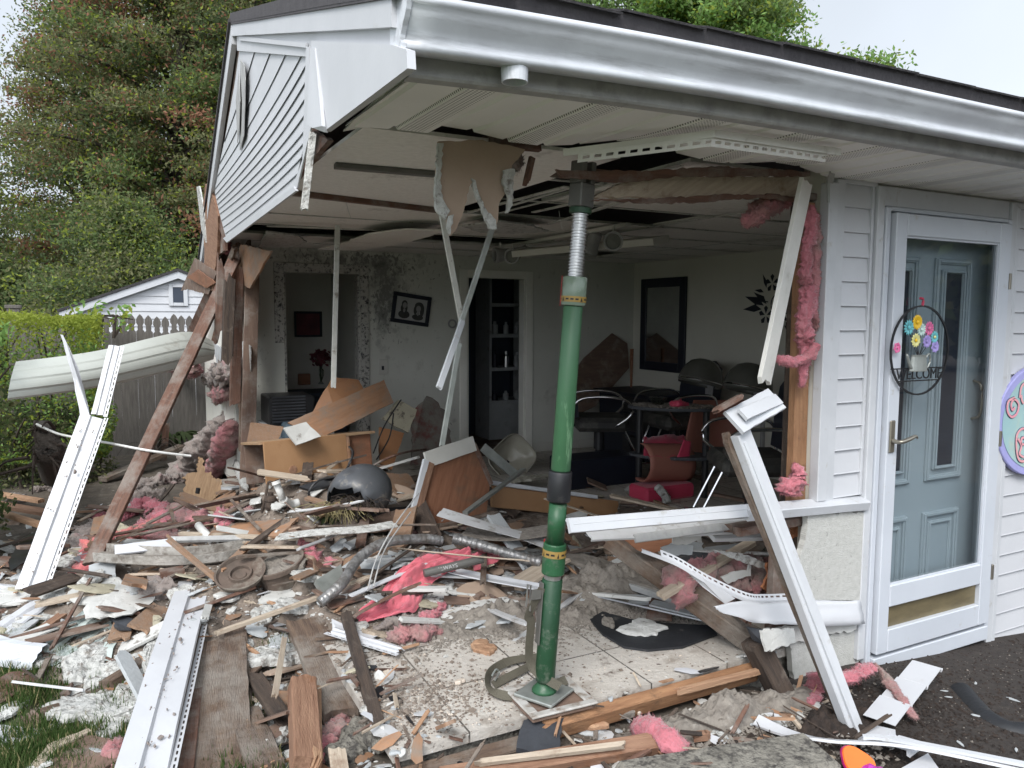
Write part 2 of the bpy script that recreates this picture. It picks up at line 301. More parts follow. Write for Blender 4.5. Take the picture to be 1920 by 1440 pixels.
def plank_vf(L, w, t, jag=0.0, seed=0, n=8, warp=0.0, jag0=None):
    r = random.Random(seed); jag0 = jag if jag0 is None else jag0
    k = 5; c = min(w, t)*.08
    ring = [(-w/2+c+(w-2*c)*i/k, t/2) for i in range(k+1)]+[(w/2, t/2-c), (w/2, -t/2+c)]+[(w/2-c-(w-2*c)*i/k, -t/2) for i in range(k+1)]+[(-w/2, -t/2+c), (-w/2, t/2-c)]
    off0 = [r.random() for _ in range(k+3)]; off1 = [r.random() for _ in range(k+3)]
    def o_(a, y):
        u = (y/w+.5)*(k+1); i = int(u); f = u-i; i = max(0, min(k+1, i)); return a[i]*(1-f)+a[i+1]*f
    vs, fs = [], []
    for s in range(n+1):
        x = L*s/n
        bend = warp*math.sin(math.pi*s/n); ww = 1+.03*r.uniform(-1, 1)
        for (y, z) in ring:
            xx = x
            if s == 0: xx += jag0*(o_(off0, y)+.25*r.random())
            if s == n: xx -= jag*(o_(off1, y)+.25*r.random())
            if s == 1: xx = max(xx, jag0*1.3)if jag0*1.3 < L*.4 else xx
            if s == n-1: xx = min(xx, L-jag*1.3) if jag*1.3 < L*.4 else xx
            vs.append(V((xx, y*ww, z+bend)))
    m = len(ring)
    for s in range(n):
        for i in range(m):
            a = s*m+i; b = s*m+(i+1) % m; fs.append((a, b, b+m, a+m))
    for s, base in ((0, 0), (1, n*m)):
        q = []
        for i in range(k): q.append((base+i, base+i+1, base+2*k+2-i, base+2*k+3-i))
        q.append((base+k, base+k+1, base+k+2, base+k+3)); q.append((base+2*k+3, base+m-2, base+m-1, base))
        fs += [f if s else f[::-1] for f in q]
    return vs, fs
SEED = [100]
def ns(): SEED[0] += 1; return SEED[0]
def plank(name, m, p0, p1, w, t, label=None, cat=None, up=(0, 0, 1), roll=0, jag=0.0, jag0=None, group=None, parent=None, warp=0.0, n=8):
    p0, p1 = V(p0), V(p1); L = (p1-p0).length
    vf = plank_vf(L, w, t, jag, ns(), n, warp, jag0)
    o = mk(name, vf[0], vf[1], m, parent, mtx=frame(p0, p1, up, math.radians(roll)))
    return tag(o, label, cat, group)
def interp(pts, n):
    """Catmull-Rom resample to n+1 points"""
    pts = [V(p) for p in pts]
    if len(pts) == 2: return [pts[0].lerp(pts[1], i/n) for i in range(n+1)]
    out = []; m = len(pts)-1
    for i in range(n+1):
        u = i/n*m; k = min(int(u), m-1); f = u-k
        a = pts[max(k-1, 0)]; b = pts[k]; c = pts[k+1]; d = pts[min(k+2, m)]
        out.append(.5*((2*b)+(c-a)*f+(2*a-5*b+4*c-d)*f*f+(3*b-a-3*c+d)*f**3))
    return out
def sweep_vf(path, prof, closed=False, up=(0, 0, 1), cap=True, scale=None, twist=None):
    """prof: (side, up) offsets; up may be a list per point"""
    vs, fs = [], []; n = len(path); m = len(prof)
    for i, p in enumerate(path):
        a = path[max(i-1, 0)]; b = path[min(i+1, n-1)]
        M = frame(V((0, 0, 0)), (b-a), up[i] if isinstance(up, list) else up)
        s = scale[i] if scale else 1; tw = twist[i] if twist else 0; c, q = math.cos(tw), math.sin(tw)
        for (y, z) in prof:
            vs.append(p+(M @ V((0, (y*c-z*q)*s, (y*q+z*c)*s))))
    for i in range(n-1):
        for j in range(m if closed else m-1):
            a = i*m+j; b = i*m+(j+1) % m; fs.append((a, b, b+m, a+m))
    if closed and cap: fs.append(tuple(range(m))[::-1]); fs.append(tuple(range((n-1)*m, n*m)))
    return vs, fs
def circ(r, k=12, e=1): return [(r*math.cos(2*math.pi*i/k), r*e*math.sin(2*math.pi*i/k)) for i in range(k)]
def tube_vf(path, r, k=10, cap=True, n=None, up=(0, 0, 1)):
    path = interp(path, n) if n else [V(p) for p in path]
    sc = None
    if isinstance(r, (list, tuple)):
        m = len(path); sc = []
        for i in range(m):
            u = i/(m-1)*(len(r)-1); q = min(int(u), len(r)-2); sc.append(r[q]*(1-(u-q))+r[q+1]*(u-q))
        r = 1
    return sweep_vf(path, circ(r, k), True, up, cap, sc)
def lathe_vf(prof, k=24, M=None):
    vs, fs = [], []
    for (r, z) in prof:
        for i in range(k): a = 2*math.pi*i/k; vs.append(V((r*math.cos(a), r*math.sin(a), z)))
    for s in range(len(prof)-1):
        for i in range(k): a = s*k+i; b = s*k+(i+1) % k; fs.append((a, b, b+k, a+k))
    fs.append(tuple(range(k))[::-1]); fs.append(tuple(range((len(prof)-1)*k, len(prof)*k)))
    return (vs, fs) if M is None else ([M @ v for v in vs], fs)
def thick(vf, t):
    """give an open surface a thickness along its vertex normals"""
    vs, fs = vf; n = len(vs); nor = [V() for _ in vs]; edges = {}
    for f in fs:
        c = (vs[f[1]]-vs[f[0]]).cross(vs[f[-1]]-vs[f[0]])
        for i in f: nor[i] += c
        for i in range(len(f)):
            e = (f[i], f[(i+1) % len(f)]); edges[e] = 1
    out = list(vs)+[v-(q.normalized()*t if q.length > 0 else V()) for v, q in zip(vs, nor)]
    ff = list(fs)+[tuple(i+n for i in f[::-1]) for f in fs]
    for (a, b) in edges:
        if (b, a) not in edges: ff.append((a, a+n, b+n, b))
    return out, ff
def jagpoly(pts, jag, seg=0.05, seed=0, straight=()):
    r = random.Random(seed); out = []; n = len(pts)
    c = sum(pts, V())/n; nn = V()
    for i in range(n): nn += (pts[i]-c).cross(pts[(i+1) % n]-c)
    nn.normalize()
    for i in range(n):
        a, b = pts[i], pts[(i+1) % n]; L = (b-a).length; k = max(1, int(L/seg)); d = (b-a).cross(nn).normalized() if L > 0 else V()
        out.append(a)
        if i in straight or jag == 0: continue
        for j in range(1, k): out.append(a.lerp(b, (j+r.uniform(-.3, .3))/k)+d*jag*(r.uniform(-1, 1)))
    return out, nn
def sheet(name, m, pts, t=.012, label=None, cat=None, jag=0.0, seg=.05, straight=(), group=None, parent=None, grain=None, fm=None):
    pts = [V(p) for p in pts]; pj, nn = jagpoly(pts, jag, seg, ns(), straight)
    if nn.z < 0: nn = -nn
    g = (pts[1]-pts[0]) if grain is None else V(grain)
    M = frame(pts[0], pts[0]+g, nn); Mi = M.inverted()
    top = [Mi @ p for p in pj]; n = len(top)
    vs = top+[v-V((0, 0, t)) for v in top]
    fs = [tuple(range(n)), tuple(range(2*n-1, n-1, -1))]+[(i, i+n, (i+1) % n+n, (i+1) % n) for i in range(n)]
    o = mk(name, vs, fs, m, parent, mtx=M); return tag(o, label, cat, group)
def chunk_vf(sx, sy, t, seed, n=18, rings=3, rug=.35):
    r = random.Random(seed); rad = []; ph = [r.uniform(0, 6.28) for _ in range(4)]
    cor = sorted(r.uniform(0, 6.28) for _ in range(r.choice((4, 5, 6))))
    for i in range(n):
        a = 2*math.pi*i/n; q = 1+.18*math.sin(2*a+ph[0])+.12*math.sin(3*a+ph[1])+.06*math.sin(5*a+ph[2])+r.uniform(-.06, .06)*(1.6 if i % 3 else .4)
        b = min((abs((a-c_+math.pi) % (2*math.pi)-math.pi) for c_ in cor)); q *= 1.12-.16*min(1, b/.5)
        rad.append(q)
    vs = [V((0, 0, t/2))]; fs = []
    for k in range(1, rings+1):
        for i in range(n):
            a = 2*math.pi*i/n; f = k/rings; q = rad[i]*f
            X, Y = sx/2*q*math.cos(a), sy/2*q*math.sin(a); e = fbm(X*14+seed, Y*14, seed, 4); st = math.floor((e+.5)*4)/4-.5
            vs.append(V((X, Y, t/2+t*rug*(1.1*st+.5*e)-(t*.3 if k == rings else 0))))
    b0 = len(vs)
    for i in range(n):
        a = 2*math.pi*i/n; vs.append(V((sx/2*rad[i]*(1+r.uniform(-.06, .04))*math.cos(a), sy/2*rad[i]*math.sin(a)*(1+r.uniform(-.06, .04)), -t/2)))
    for i in range(n): fs.append((0, 1+i, 1+(i+1) % n))
    for k in range(rings-1):
        for i in range(n): a = 1+k*n+i; b = 1+k*n+(i+1) % n; fs.append((a, a+n, b+n, b))
    k = 1+(rings-1)*n
    for i in range(n): a = k+i; b = k+(i+1) % n; fs.append((a, b0+i, b0+(i+1) % n, b))
    fs.append(tuple(range(b0+n-1, b0-1, -1)))
    return vs, fs
def rotm(rx, ry, rz, loc=(0, 0, 0)):
    from mathutils import Euler
    return Matrix.Translation(V(loc)) @ Euler((rx, ry, rz)).to_matrix().to_4x4()
def chunk(name, m, u, v, wpx, hpx, t=.02, rz=0, tilt=8, label=None, cat='debris', dz=0.0, group=None, seed=None, n=22, rug=.35):
    """a broken slab lying on the rubble at a pixel; wpx/hpx its size as seen there"""
    p = P(u, v, dz); d = (p-CP).length; s = d/FPX; q = max(.18, (CP.z-p.z)/d)
    sx, sy = wpx*s, hpx*s/q; sd_ = seed or ns()
    r = random.Random(sd_); tl = math.radians(tilt)
    vf = chunk_vf(sx, sy, t, sd_, max(n, 34), 7, rug)
    # long axis along the picture's horizontal (camera right), turned by rz
    yaw = -math.radians(YAW)+math.radians(rz)
    M = rotm(r.uniform(-tl, tl), r.uniform(-tl, tl), yaw, p+V((0, 0, t*.5+max(sx, sy)*.25*abs(math.sin(tl))*.5)))
    return tag(mk(name, vf[0], vf[1], m, mtx=M), label, cat, group)
def fluff(name, m, path, rad, label=None, cat='insulation', seed=None, amp=.45, k=30, flat=1.0, hairs=1.0, parent=None, group=None):
    seed = seed or ns(); r = random.Random(seed)
    L = sum(((V(path[i+1])-V(path[i])).length for i in range(len(path)-1)))
    k = max(k, 30); n = max(16, min(90, int(L/.007))); pp = interp(path, n)
    rr = rad if isinstance(rad, (list, tuple)) else [rad]*2; vs = []
    for i, p in enumerate(pp):
        u = i/n; q = u*(len(rr)-1); j = min(int(q), len(rr)-2); R = rr[j]*(1-(q-j))+rr[j+1]*(q-j)
        R *= min(1, .25+3.2*math.sqrt(max(0, u*(1-u))))
        M = frame(V(), pp[min(i+1, n)]-pp[max(i-1, 0)])
        for a in range(k):
            t = 2*math.pi*a/k; d = M @ V((0, math.cos(t), math.sin(t)*flat)); c = p+d*R
            f = 16; g_ = min(1, .045/max(R, .01))
            e = fbm(c.x*f+seed, c.y*f, c.z*f, 3)*.75+(abs(fbm(c.x*55, c.y*55, c.z*55+seed, 2))*.8-.2)*g_+fbm(c.x*110, c.y*110, c.z*110, 2)*.22*g_
            vs.append(p+d*R*(1+amp*e*1.6))
    fs = [(i*k+a, i*k+(a+1) % k, (i+1)*k+(a+1) % k, (i+1)*k+a) for i in range(n) for a in range(k)]
    fs += [tuple(range(k))[::-1], tuple(range(n*k, n*k+k))]
    nv0 = len(vs); nh = int(hairs*len(vs)*1.6); Rm = sum(rr)/len(rr)
    for _ in range(nh):
        a = r.randrange(nv0); i = a//k; o = vs[a]-pp[i]
        if o.length == 0: continue
        d = (o.normalized()+V((r.gauss(0, .8), r.gauss(0, .8), r.gauss(0, .8)))).normalized()
        l = min(.026, Rm*r.uniform(.2, .6)); s = d.cross(V((r.random(), r.random(), r.random()))).normalized()*.0008
        b = len(vs); vs += [vs[a]-s-d*.004, vs[a]+s-d*.004, vs[a]+d*l+V((0, 0, -l*.2))]; fs.append((b, b+1, b+2))
    return tag(mk(name, vs, fs, m, parent, smooth=True), label, cat, group)
def cloth_vf(A, B, nu, nv, amp, seed=0, freq=5):
    """A, B: rails (lists of points)"""
    a = interp(A, nu); b = interp(B, nu); vs = []
    for i in range(nu+1):
        for j in range(nv+1):
            p = a[i].lerp(b[i], j/nv); w_ = (b[i]-a[i]).length
            d = amp*(math.sin(freq*j/nv*3.1+3.5*fbm(i/nu*2, j/nv, seed)+seed)*.45+fbm(i/nu*4+seed, j/nv*5, seed)*.8+abs(fbm(i/nu*11, j/nv*7, seed+4, 3))*.9)
            vs.append(p+V((d*.25, -d*.3, d+amp*.3)))
    fs = [(i*(nv+1)+j, (i+1)*(nv+1)+j, (i+1)*(nv+1)+j+1, i*(nv+1)+j+1) for i in range(nu) for j in range(nv)]
    return vs, fs
def hemstrip(p0, p1, side, w0, w1, nrm, slot=.024, gap=.016, t=.0015):
    """a nail hem with real slots: strip from w0 to w1 along 'side'"""
    L = (p1-p0).length; d = (p1-p0).normalized(); vs, fs = [], []; x = 0; wm0 = w0+(w1-w0)*.42; wm1 = w0+(w1-w0)*.70
    def q(x0, x1, a, b):
        n = len(vs); vs.extend([p0+d*x0+side*a, p0+d*x1+side*a, p0+d*x1+side*b, p0+d*x0+side*b]); fs.append((n, n+1, n+2, n+3))
    q(0, L, w0, wm0); q(0, L, wm1, w1)
    while x < L: q(x, min(L, x+gap), wm0, wm1); x += gap+slot
    return vs, fs
def slat4(name, m, p0, p1, q, label, **k):
    p0, p1, q = V(p0), V(p1), V(q); d = (p1-p0).normalized(); e = q-p1; e = e-d*e.dot(d)
    return slat(name, m, p0, p1, e, e.length, label, **k)
def slat(name, m, p0, p1, side, width, label, cat='vinyl siding', step=.011, hem=True, curl=0.0, jag=0.0, bend=0.0, up=None, group=None, parent=None, lip=True):
    """double-lap vinyl siding strip: p0-p1 is its left edge, 'side' the direction of its width"""
    p0, p1 = V(p0), V(p1); d = (p1-p0).normalized(); side = V(side); side = (side-d*side.dot(d)).normalized(); nrm = d.cross(side).normalized()
    if nrm.z < 0: nrm = -nrm
    prof = [(0, -.012), (0.001, 0)] if lip else [(0, 0)]
    prof += [(width*.46, .004), (width*.5, -step), (width*.53, -step), (width*.98, -.004), (width, -.012)]
    n = max(6, int((p1-p0).length/.12)); vs, fs = [], []; r = random.Random(ns()); L = (p1-p0).length
    jj = [[r.random()*jag for _ in prof] for _ in range(2)]
    for i in range(n+1):
        u = i/n
        for k, (a, b) in enumerate(prof):
            x = L*u+(jj[0][k] if i == 0 else 0)-(jj[1][k] if i == n else 0)
            vs.append(p0+d*x+side*a+nrm*(b+curl*(a/width-.5)**2*4+bend*math.sin(math.pi*u)+.002*math.sin(u*17+k)))
    m_ = len(prof); fs = [(i*m_+k, (i+1)*m_+k, (i+1)*m_+k+1, i*m_+k+1) for i in range(n) for k in range(m_-1)]
    vf = thick((vs, fs), .0016)
    if hem: vf = join(vf, thick(hemstrip(p0+nrm*(-.012+curl), p1+nrm*(-.012+curl), side, width+.001, width+.025, nrm), .0014))
    return tag(put(vf, name, m, parent), label, cat, group)
# ================================================================== SETTING
def az(x): return -0.015-0.085*max(0, x-2.95)           # the paving by the door falls to the right
_sh0 = sh
def sh(x, y):
    if x > 2.55 and y < FY: return max(az(x), gh(x, y)-1)
    return _sh0(x, y)
def grid_sheet(name, xs, ys, f, m, kind='structure', skip=None, smooth=True):
    vs = [V((x, y, f(x, y))) for y in ys for x in xs]; n = len(xs)
    fs = []
    for j in range(len(ys)-1):
        for i in range(n-1):
            if skip and skip((xs[i]+xs[i+1])/2, (ys[j]+ys[j+1])/2): continue
            fs.append((j*n+i, j*n+i+1, (j+1)*n+i+1, (j+1)*n+i))
    o = mk(name, vs, fs, m, smooth=smooth, org=(0, 0, 0)); return tag(o, kind=kind)
def lin(a, b, n): return [a+(b-a)*i/n for i in range(n+1)]
# ground: one sheet reaching the horizon, fine near the camera
gm = mat('ground', (.115, .095, .075), (.06, .05, .04), 5, .95, 1.2, 35, dirt=(.24, .22, .19), dsc=14, dlo=.58, dhi=.7)
def grassmask(n):
    tc = n.nodes.new('ShaderNodeTexCoord'); t = n.nodes.new('ShaderNodeTexNoise'); t.inputs['Scale'].default_value = 1.6; t.inputs['Detail'].default_value = 6
    n.links.new(tc.outputs['Object'], t.inputs['Vector'])
    sx = n.nodes.new('ShaderNodeSeparateXYZ'); n.links.new(tc.outputs['Object'], sx.inputs[0])
    sy = n.nodes.new('ShaderNodeMath'); sy.operation = 'MULTIPLY_ADD'; sy.inputs[1].default_value = .55; sy.inputs[2].default_value = -1.75; n.links.new(sx.outputs[1], sy.inputs[0]); m9 = n.nodes.new('ShaderNodeMath'); m9.operation = 'MAXIMUM'; n.links.new(sx.outputs[0], m9.inputs[0]); n.links.new(sy.outputs[0], m9.inputs[1])
    r = n.nodes.new('ShaderNodeMapRange'); r.inputs[1].default_value = 1.0; r.inputs[2].default_value = .2; r.inputs[3].default_value = -.25; r.inputs[4].default_value = .2; n.links.new(m9.outputs[0], r.inputs[0])
    a = n.nodes.new('ShaderNodeMath'); a.operation = 'ADD'; n.links.new(t.outputs[0], a.inputs[0]); n.links.new(r.outputs[0], a.inputs[1])
    q = n.nodes.new('ShaderNodeMapRange'); q.inputs[1].default_value = .55; q.inputs[2].default_value = .68; n.links.new(a.outputs[0], q.inputs[0]); return q.outputs[0]
addmix(gm, grassmask, (.05, .075, .025))
xs = [-900, -200, -60, -25, -12, -7, -5, -4]+lin(-3, 3.2, 124)+[3.6, 4, 5, 7, 10, 20, 60, 200, 900]
ys = [-900, -200, -50, -15, -6, -2, -.5]+lin(0, 8, 160)+[8.5, 9, 10, 12, 15, 20, 30, 60, 200, 900]
def gz(x, y):
    h = gh(x, y)-.16*sm(2.3, 2.8, x)*(1-sm(2.3, 2.6, y))-.02*sm(X0, X0+.2, x)*sm(FY, FY+.1, y)
    h -= .5*sm(3.5, 8, x)*(1-sm(5, 9, y)) if y < 9 else 0
    return h
grid_sheet('ground', xs, ys, gz, 'ground')
# paving by the door, dusted with mulch
grid_sheet('pavement', [2.42, 2.5, 2.6, 2.8, 3, 3.3, 3.6, 4, 5, 8, 14], [-6, -2, 0, .6, 1.2, 1.6, 1.9, 2.1, 2.25, 2.385], lambda x, y: az(x)-(.06 if x < 2.45 else 0)+.004*fbm(x*3, y*3), 'asphalt')
# tiled floor of the room
fl = bpy.data.materials.new('floor_tile'); fl.use_nodes = True; MATS['floor_tile'] = fl
N = fl.node_tree.nodes; L = fl.node_tree.links; b = N['Principled BSDF']; b.inputs['Roughness'].default_value = .6
tc = N.new('ShaderNodeTexCoord'); mp = N.new('ShaderNodeMapping'); mp.inputs['Location'].default_value = (.12, .03, 0); L.new(tc.outputs['Object'], mp.inputs[0])
br = N.new('ShaderNodeTexBrick'); br.offset = 0; br.inputs['Scale'].default_value = 1; br.inputs['Brick Width'].default_value = .405; br.inputs['Row Height'].default_value = .405
br.inputs['Mortar Size'].default_value = .004; br.inputs['Mortar Smooth'].default_value = .1; br.inputs['Color1'].default_value = (.52, .485, .44, 1); br.inputs['Color2'].default_value = (.46, .43, .39, 1); br.inputs['Mortar'].default_value = (.09, .08, .07, 1)
L.new(mp.outputs[0], br.inputs[0])
def nz(sc, lo, hi, d=8):
    t = N.new('ShaderNodeTexNoise'); t.inputs['Scale'].default_value = sc; t.inputs['Detail'].default_value = d; t.inputs['Roughness'].default_value = .68; L.new(tc.outputs['Object'], t.inputs[0])
    r = N.new('ShaderNodeMapRange'); r.inputs[1].default_value = lo; r.inputs[2].default_value = hi; L.new(t.outputs[0], r.inputs[0]); return r.outputs[0]
def mixc(f, a, c):
    m = N.new('ShaderNodeMix'); m.data_type = 'RGBA'; L.new(f, m.inputs[0]); L.new(a, m.inputs[6]); m.inputs[7].default_value = (*c, 1); return m.outputs[2]
c = mixc(nz(2.2, .50, .74), br.outputs[0], (.24, .20, .165)); c = mixc(nz(9, .55, .66), c, (.34, .30, .26)); c = mixc(nz(24, .61, .65), c, (.10, .075, .06)); c = mixc(nz(3.1, .60, .68), c, (.12, .09, .07)); c = mixc(nz(60, .64, .68, 3), c, (.6, .6, .58))
L.new(c, b.inputs['Base Color'])
bp = N.new('ShaderNodeBump'); bp.inputs['Strength'].default_value = .7; bp.inputs['Distance'].default_value = .006; L.new(nz(30, .35, .75), bp.inputs['Height']); L.new(bp.outputs[0], b.inputs['Normal'])
tag(put(box((X0, FY+.03, FLOOR-.04), (XR+.02, YB, FLOOR)), 'floor', 'floor_tile', org=(X0, FY, 0)), kind='structure')
tag(put(box((X0+.03, FY+.06, -.3), (XR, YB, FLOOR-.045)), 'foundation_slab', 'concrete'), kind='structure')
# rubble heaps over floor and yard
def hz(x, y):
    return hh(x, y)-.035
grid_sheet('rubble_bed', lin(-1.6, 5.35, 230), lin(2.45, 7.25, 190), hz, 'rubble', 'stuff',
           skip=lambda x, y: hz(x, y) < (FLOOR if X0 < x < XR else gh(x, y))-.02)
# ================================================================== THE BUILDING
B = empty('salon_building', (X0, FY, 0), 'white vinyl sided single storey salon with its front corner torn open', 'building')
def gx(y): return .62+.03*(y-1.8)
def roofz(y): return 2.40+(y-1.71)*.308 if y < 4.87 else 3.373-(y-4.87)*.37
def sag(x): return -.03*min(1, max(0, (1.75-x)/1.15))**1.6
def rx(y): return gx(y)-.035
# roof slab
ysr = [1.705, 2.2, 3, 4, 4.87, 5.6, 6.6, 8.0]; xsr = [0, .12, .25, .45, .7, 1, 1.6, 3, 5, 9, 13]
vs = []; top = []
for y in ysr:
    for x in xsr:
        X = rx(y)+x; vs.append(V((X, y, roofz(y)+sag(X)+(.004*math.sin(9*X) if y == 1.705 else 0))))
n = len(xsr)
vf = thick((vs, [(j*n+i, j*n+i+1, (j+1)*n+i+1, (j+1)*n+i) for j in range(len(ysr)-1) for i in range(n-1)]), .05)
roof = put(vf, 'roof', 'roof_edge', B)
# shingle tabs lying over the roof edge
r = random.Random(3); parts = []
x = .6
while x < 12.5:
    wd = r.uniform(.28, .33); y0 = 1.69+r.uniform(-.006, .006)
    z0 = roofz(1.705)+sag(x)+.003
    a = V((x, y0, z0-.006)); e = V((x+wd-.006, y0, z0-.006+r.uniform(-.002, .003)))
    parts.append(thick(([a, e, e+V((0, .3, .100)), a+V((0, .3, .100))], [(0, 1, 2, 3)]), -.006)); x += wd
parts2 = []
y = 1.75
while y < 4.7:      # rake edge shingles
    parts2.append(box((rx(y)-.012, y, roofz(y)+sag(.6)-.004), (rx(y)+.12, y+.28, roofz(y)+sag(.6)+.012))); y += .29
put(join(*parts), 'shingle_course', 'shingle', roof)
# gable: rake boards front and back
def rake(y0, y1, n, dz0, dz1, off, th, name, m='trimwhite', wav=0):
    vs = []
    for i in range(n+1):
        y = y0+(y1-y0)*i/n; x = gx(y)+off+wav*math.sin(i*1.9); zt = roofz(y)+sag(.65)
        vs += [V((x, y, zt-dz0)), V((x, y, zt-dz1)), V((x+th, y, zt-dz1)), V((x+th, y, zt-dz0))]
    fs = [(i*4+k, i*4+4+k, i*4+4+(k+1) % 4, i*4+(k+1) % 4) for i in range(n) for k in range(4)]+[(0, 1, 2, 3), (n*4+3, n*4+2, n*4+1, n*4)]
    return put((vs, fs), name, m, B)
rake(1.70, 4.87, 8, .048, .062, -.032, .03, 'rake_drip_edge', 'roof_edge')
rake(1.74, 4.87, 6, .06, .125, -.026, .02, 'rake_board', 'vinyl', .001)
rake(1.80, 4.80, 6, .12, .205, -.008, .014, 'rake_frieze', 'vinyl', .001)
rake(4.87, 7.95, 6, .048, .17, -.03, .03, 'rake_board', 'vinyl')
rake(4.87, 8.0, 6, .03, .05, -.045, .02, 'rake_drip_edge', 'roof_edge')
# torn gable siding, course by course
def plin(pl, t):
    d = [0]
    for i in range(len(pl)-1): d.append(d[-1]+math.dist(pl[i], pl[i+1]))
    q = t*d[-1]
    for i in range(len(pl)-1):
        if q <= d[i+1] or i == len(pl)-2:
            f = (q-d[i])/(d[i+1]-d[i]); return (pl[i][0]*(1-f)+pl[i+1][0]*f, pl[i][1]*(1-f)+pl[i+1][1]*f)
PBT = [(0, (441, 150)), (.05, (427, 235)), (.1, (415, 290)), (.32, (402, 358)), (.7, (412, 402)), (1, (425, 451))]
def pb(t):
    for (a, p), (c, q) in zip(PBT, PBT[1:]):
        if t <= c+1e-6: f = (t-a)/(c-a); return (p[0]*(1-f)+q[0]*f, p[1]*(1-f)+q[1]*f)
    return PBT[-1][1]
PA = [(451, 78), (577, 92), (577, 240), (551, 355)]; PB = [(447, 95), (425, 250), (398, 385), (424, 450)]
NC = 13; vs = []; fs = []
K = 10
def course(t, off):
    a = plin(PA, min(1, t)); c = pb(min(1, t)); mid = ((a[0]+c[0])/2+13*math.sin(math.pi*t), (a[1]+c[1])/2+14*math.sin(math.pi*t)); out = []
    for k in range(K+1):
        s = k/K; q = ((1-s)**2*a[0]+2*s*(1-s)*mid[0]+s*s*c[0], (1-s)**2*a[1]+2*s*(1-s)*mid[1]+s*s*c[1])
        out.append(PG(q[0], q[1], off+.004*math.sin(3*s+5*t)))
    return out
for c_ in range(NC):
    rows = [course(c_/NC, .002), course((c_+.10)/NC, .001), course((c_+.93)/NC, -.003), course((c_+1)/NC, -.0045), course((c_+1.02)/NC if c_ < NC-1 else 1, .002)]
    for rr_ in rows: vs += rr_
    b0 = c_*5*(K+1)
    for j in range(4):
        for k in range(K): a = b0+j*(K+1)+k; fs.append((a, a+1, a+K+2, a+K+1))
put(thick((vs, fs), .002), 'gable_siding', 'vinyl', B)
sheet('gable_sheathing', 'wood_red', [PG(450, 74, .03), PG(580, 90, .03), PG(583, 238, .03), PG(626, 264, .03), PG(551, 352, .03), PG(424, 447, .03), PG(400, 395, .03), PG(443, 95, .03)], .02, parent=B, jag=.004)
sheet('gable_channel', 'vinyl', [PG(577, 88, -.02), PG(583, 88, -.02), PG(586, 240, -.02), PG(560, 352, -.02), PG(548, 360, -.02), PG(570, 300, -.02)], .006, parent=B)
sheet('gable_channel', 'vinyl', [PG(555, 350, -.022), PG(560, 358, -.022), PG(428, 455, -.022), PG(421, 447, -.022)], .01, parent=B)
sheet('gable_channel', 'vinyl', [PG(450, 68, -.012), PG(577, 81, -.012), PG(577, 90, -.012), PG(450, 76, -.012)], .006, parent=B)
# torn gable vent seen edge-on
put(thick(([PG(452, 112, -.01), PG(459, 122, -.02), PG(461, 150, -.02), PG(460, 200, -.02), PG(458, 255, -.02), PG(451, 282, -.008), PG(451, 240, -.012), PG(451, 180, -.012), PG(452, 140, -.012)], [(0, 1, 2, 8), (8, 2, 3, 7), (7, 3, 4, 6), (6, 4, 5)]), .004), 'gable_vent', 'alum_grey', B)
put(thick(([PG(443, 190, -.01), PG(449, 130, -.02), PG(451, 190, -.028), PG(449, 245, -.028), PG(446, 268, -.012)], [(0, 1, 2), (0, 2, 3), (0, 3, 4)]), .003), 'gable_vent', 'alum_grey', B)
# white strip of siding still hanging behind the studs
sheet('hanging_siding', 'vinyl', [PG(398, 395, -.01), PG(404, 400, -.01), PG(383, 520, -.01), PG(376, 520, -.01)], .01, parent=B)
# boxed return at the eave corner
bx_ = [PG(583, 76, -.024), PG(735, 84, -.024), PG(762, 93, -.024), PG(764, 128, -.024), PG(608, 246, -.024), PG(587, 239, -.024)]
o = sheet('eave_return', 'vinyl', bx_, .02, parent=B)
sheet('eave_return_cap', 'vinyl', [PG(575, 232, -.045), PG(582, 90, -.028), PG(590, 90, -.028), PG(603, 236, -.04), PG(608, 248, -.03), PG(586, 240, -.045)], .012, parent=B)
# fascia
def ext(prof, x0, x1, name, m, th=.003, n=26, parent=B, bow=1.0, j=0):
    vs, fs = [], []; r = random.Random(5); mm = len(prof)
    for i in range(n+1):
        x = x0+(x1-x0)*(i/n)**1.35
        for (y, z) in prof: vs.append(V((x, y+j*math.sin(x*2.1), z+sag(x)*bow)))
    fs = [(i*mm+k, (i+1)*mm+k, (i+1)*mm+k+1, i*mm+k+1) for i in range(n) for k in range(mm-1)]
    return put(thick((vs, fs), th), name, m, parent)
ext([(1.845, 2.200), (1.806, 2.200), (1.800, 2.206), (1.800, 2.37)], .655, 12, 'fascia', 'alum_grey', .004)
gut = ext([(1.786, 2.375), (1.786, 2.243), (1.722, 2.232), (1.712, 2.236), (1.711, 2.249), (1.717, 2.256), (1.715, 2.266), (1.704, 2.281), (1.690, 2.295), (1.680, 2.308), (1.674, 2.322), (1.668, 2.325), (1.667, 2.340), (1.676, 2.343), (1.678, 2.334)], .612, 12, 'gutter', 'alum', .0022, n=40)
for p_ in gut.data.polygons: p_.use_smooth = True
gp = [(1.786, 2.375), (1.786, 2.243), (1.722, 2.232), (1.712, 2.236), (1.711, 2.249), (1.717, 2.256), (1.715, 2.266), (1.704, 2.281), (1.690, 2.295), (1.680, 2.308), (1.674, 2.322), (1.667, 2.340)]
def capf(x, g): return [V((x, 1.73+(y-1.73)*g, 2.3+(z-2.3)*g+sag(.6))) for y, z in gp]
a_, b_ = capf(.604, 1.05), capf(.616, 1.05); k = len(gp)
put((a_+b_, [tuple(range(k)), tuple(range(2*k-1, k-1, -1))]+[(i, i+k, (i+1) % k+k, (i+1) % k) for i in range(k)]), 'gutter_end_cap', 'alum', gut)
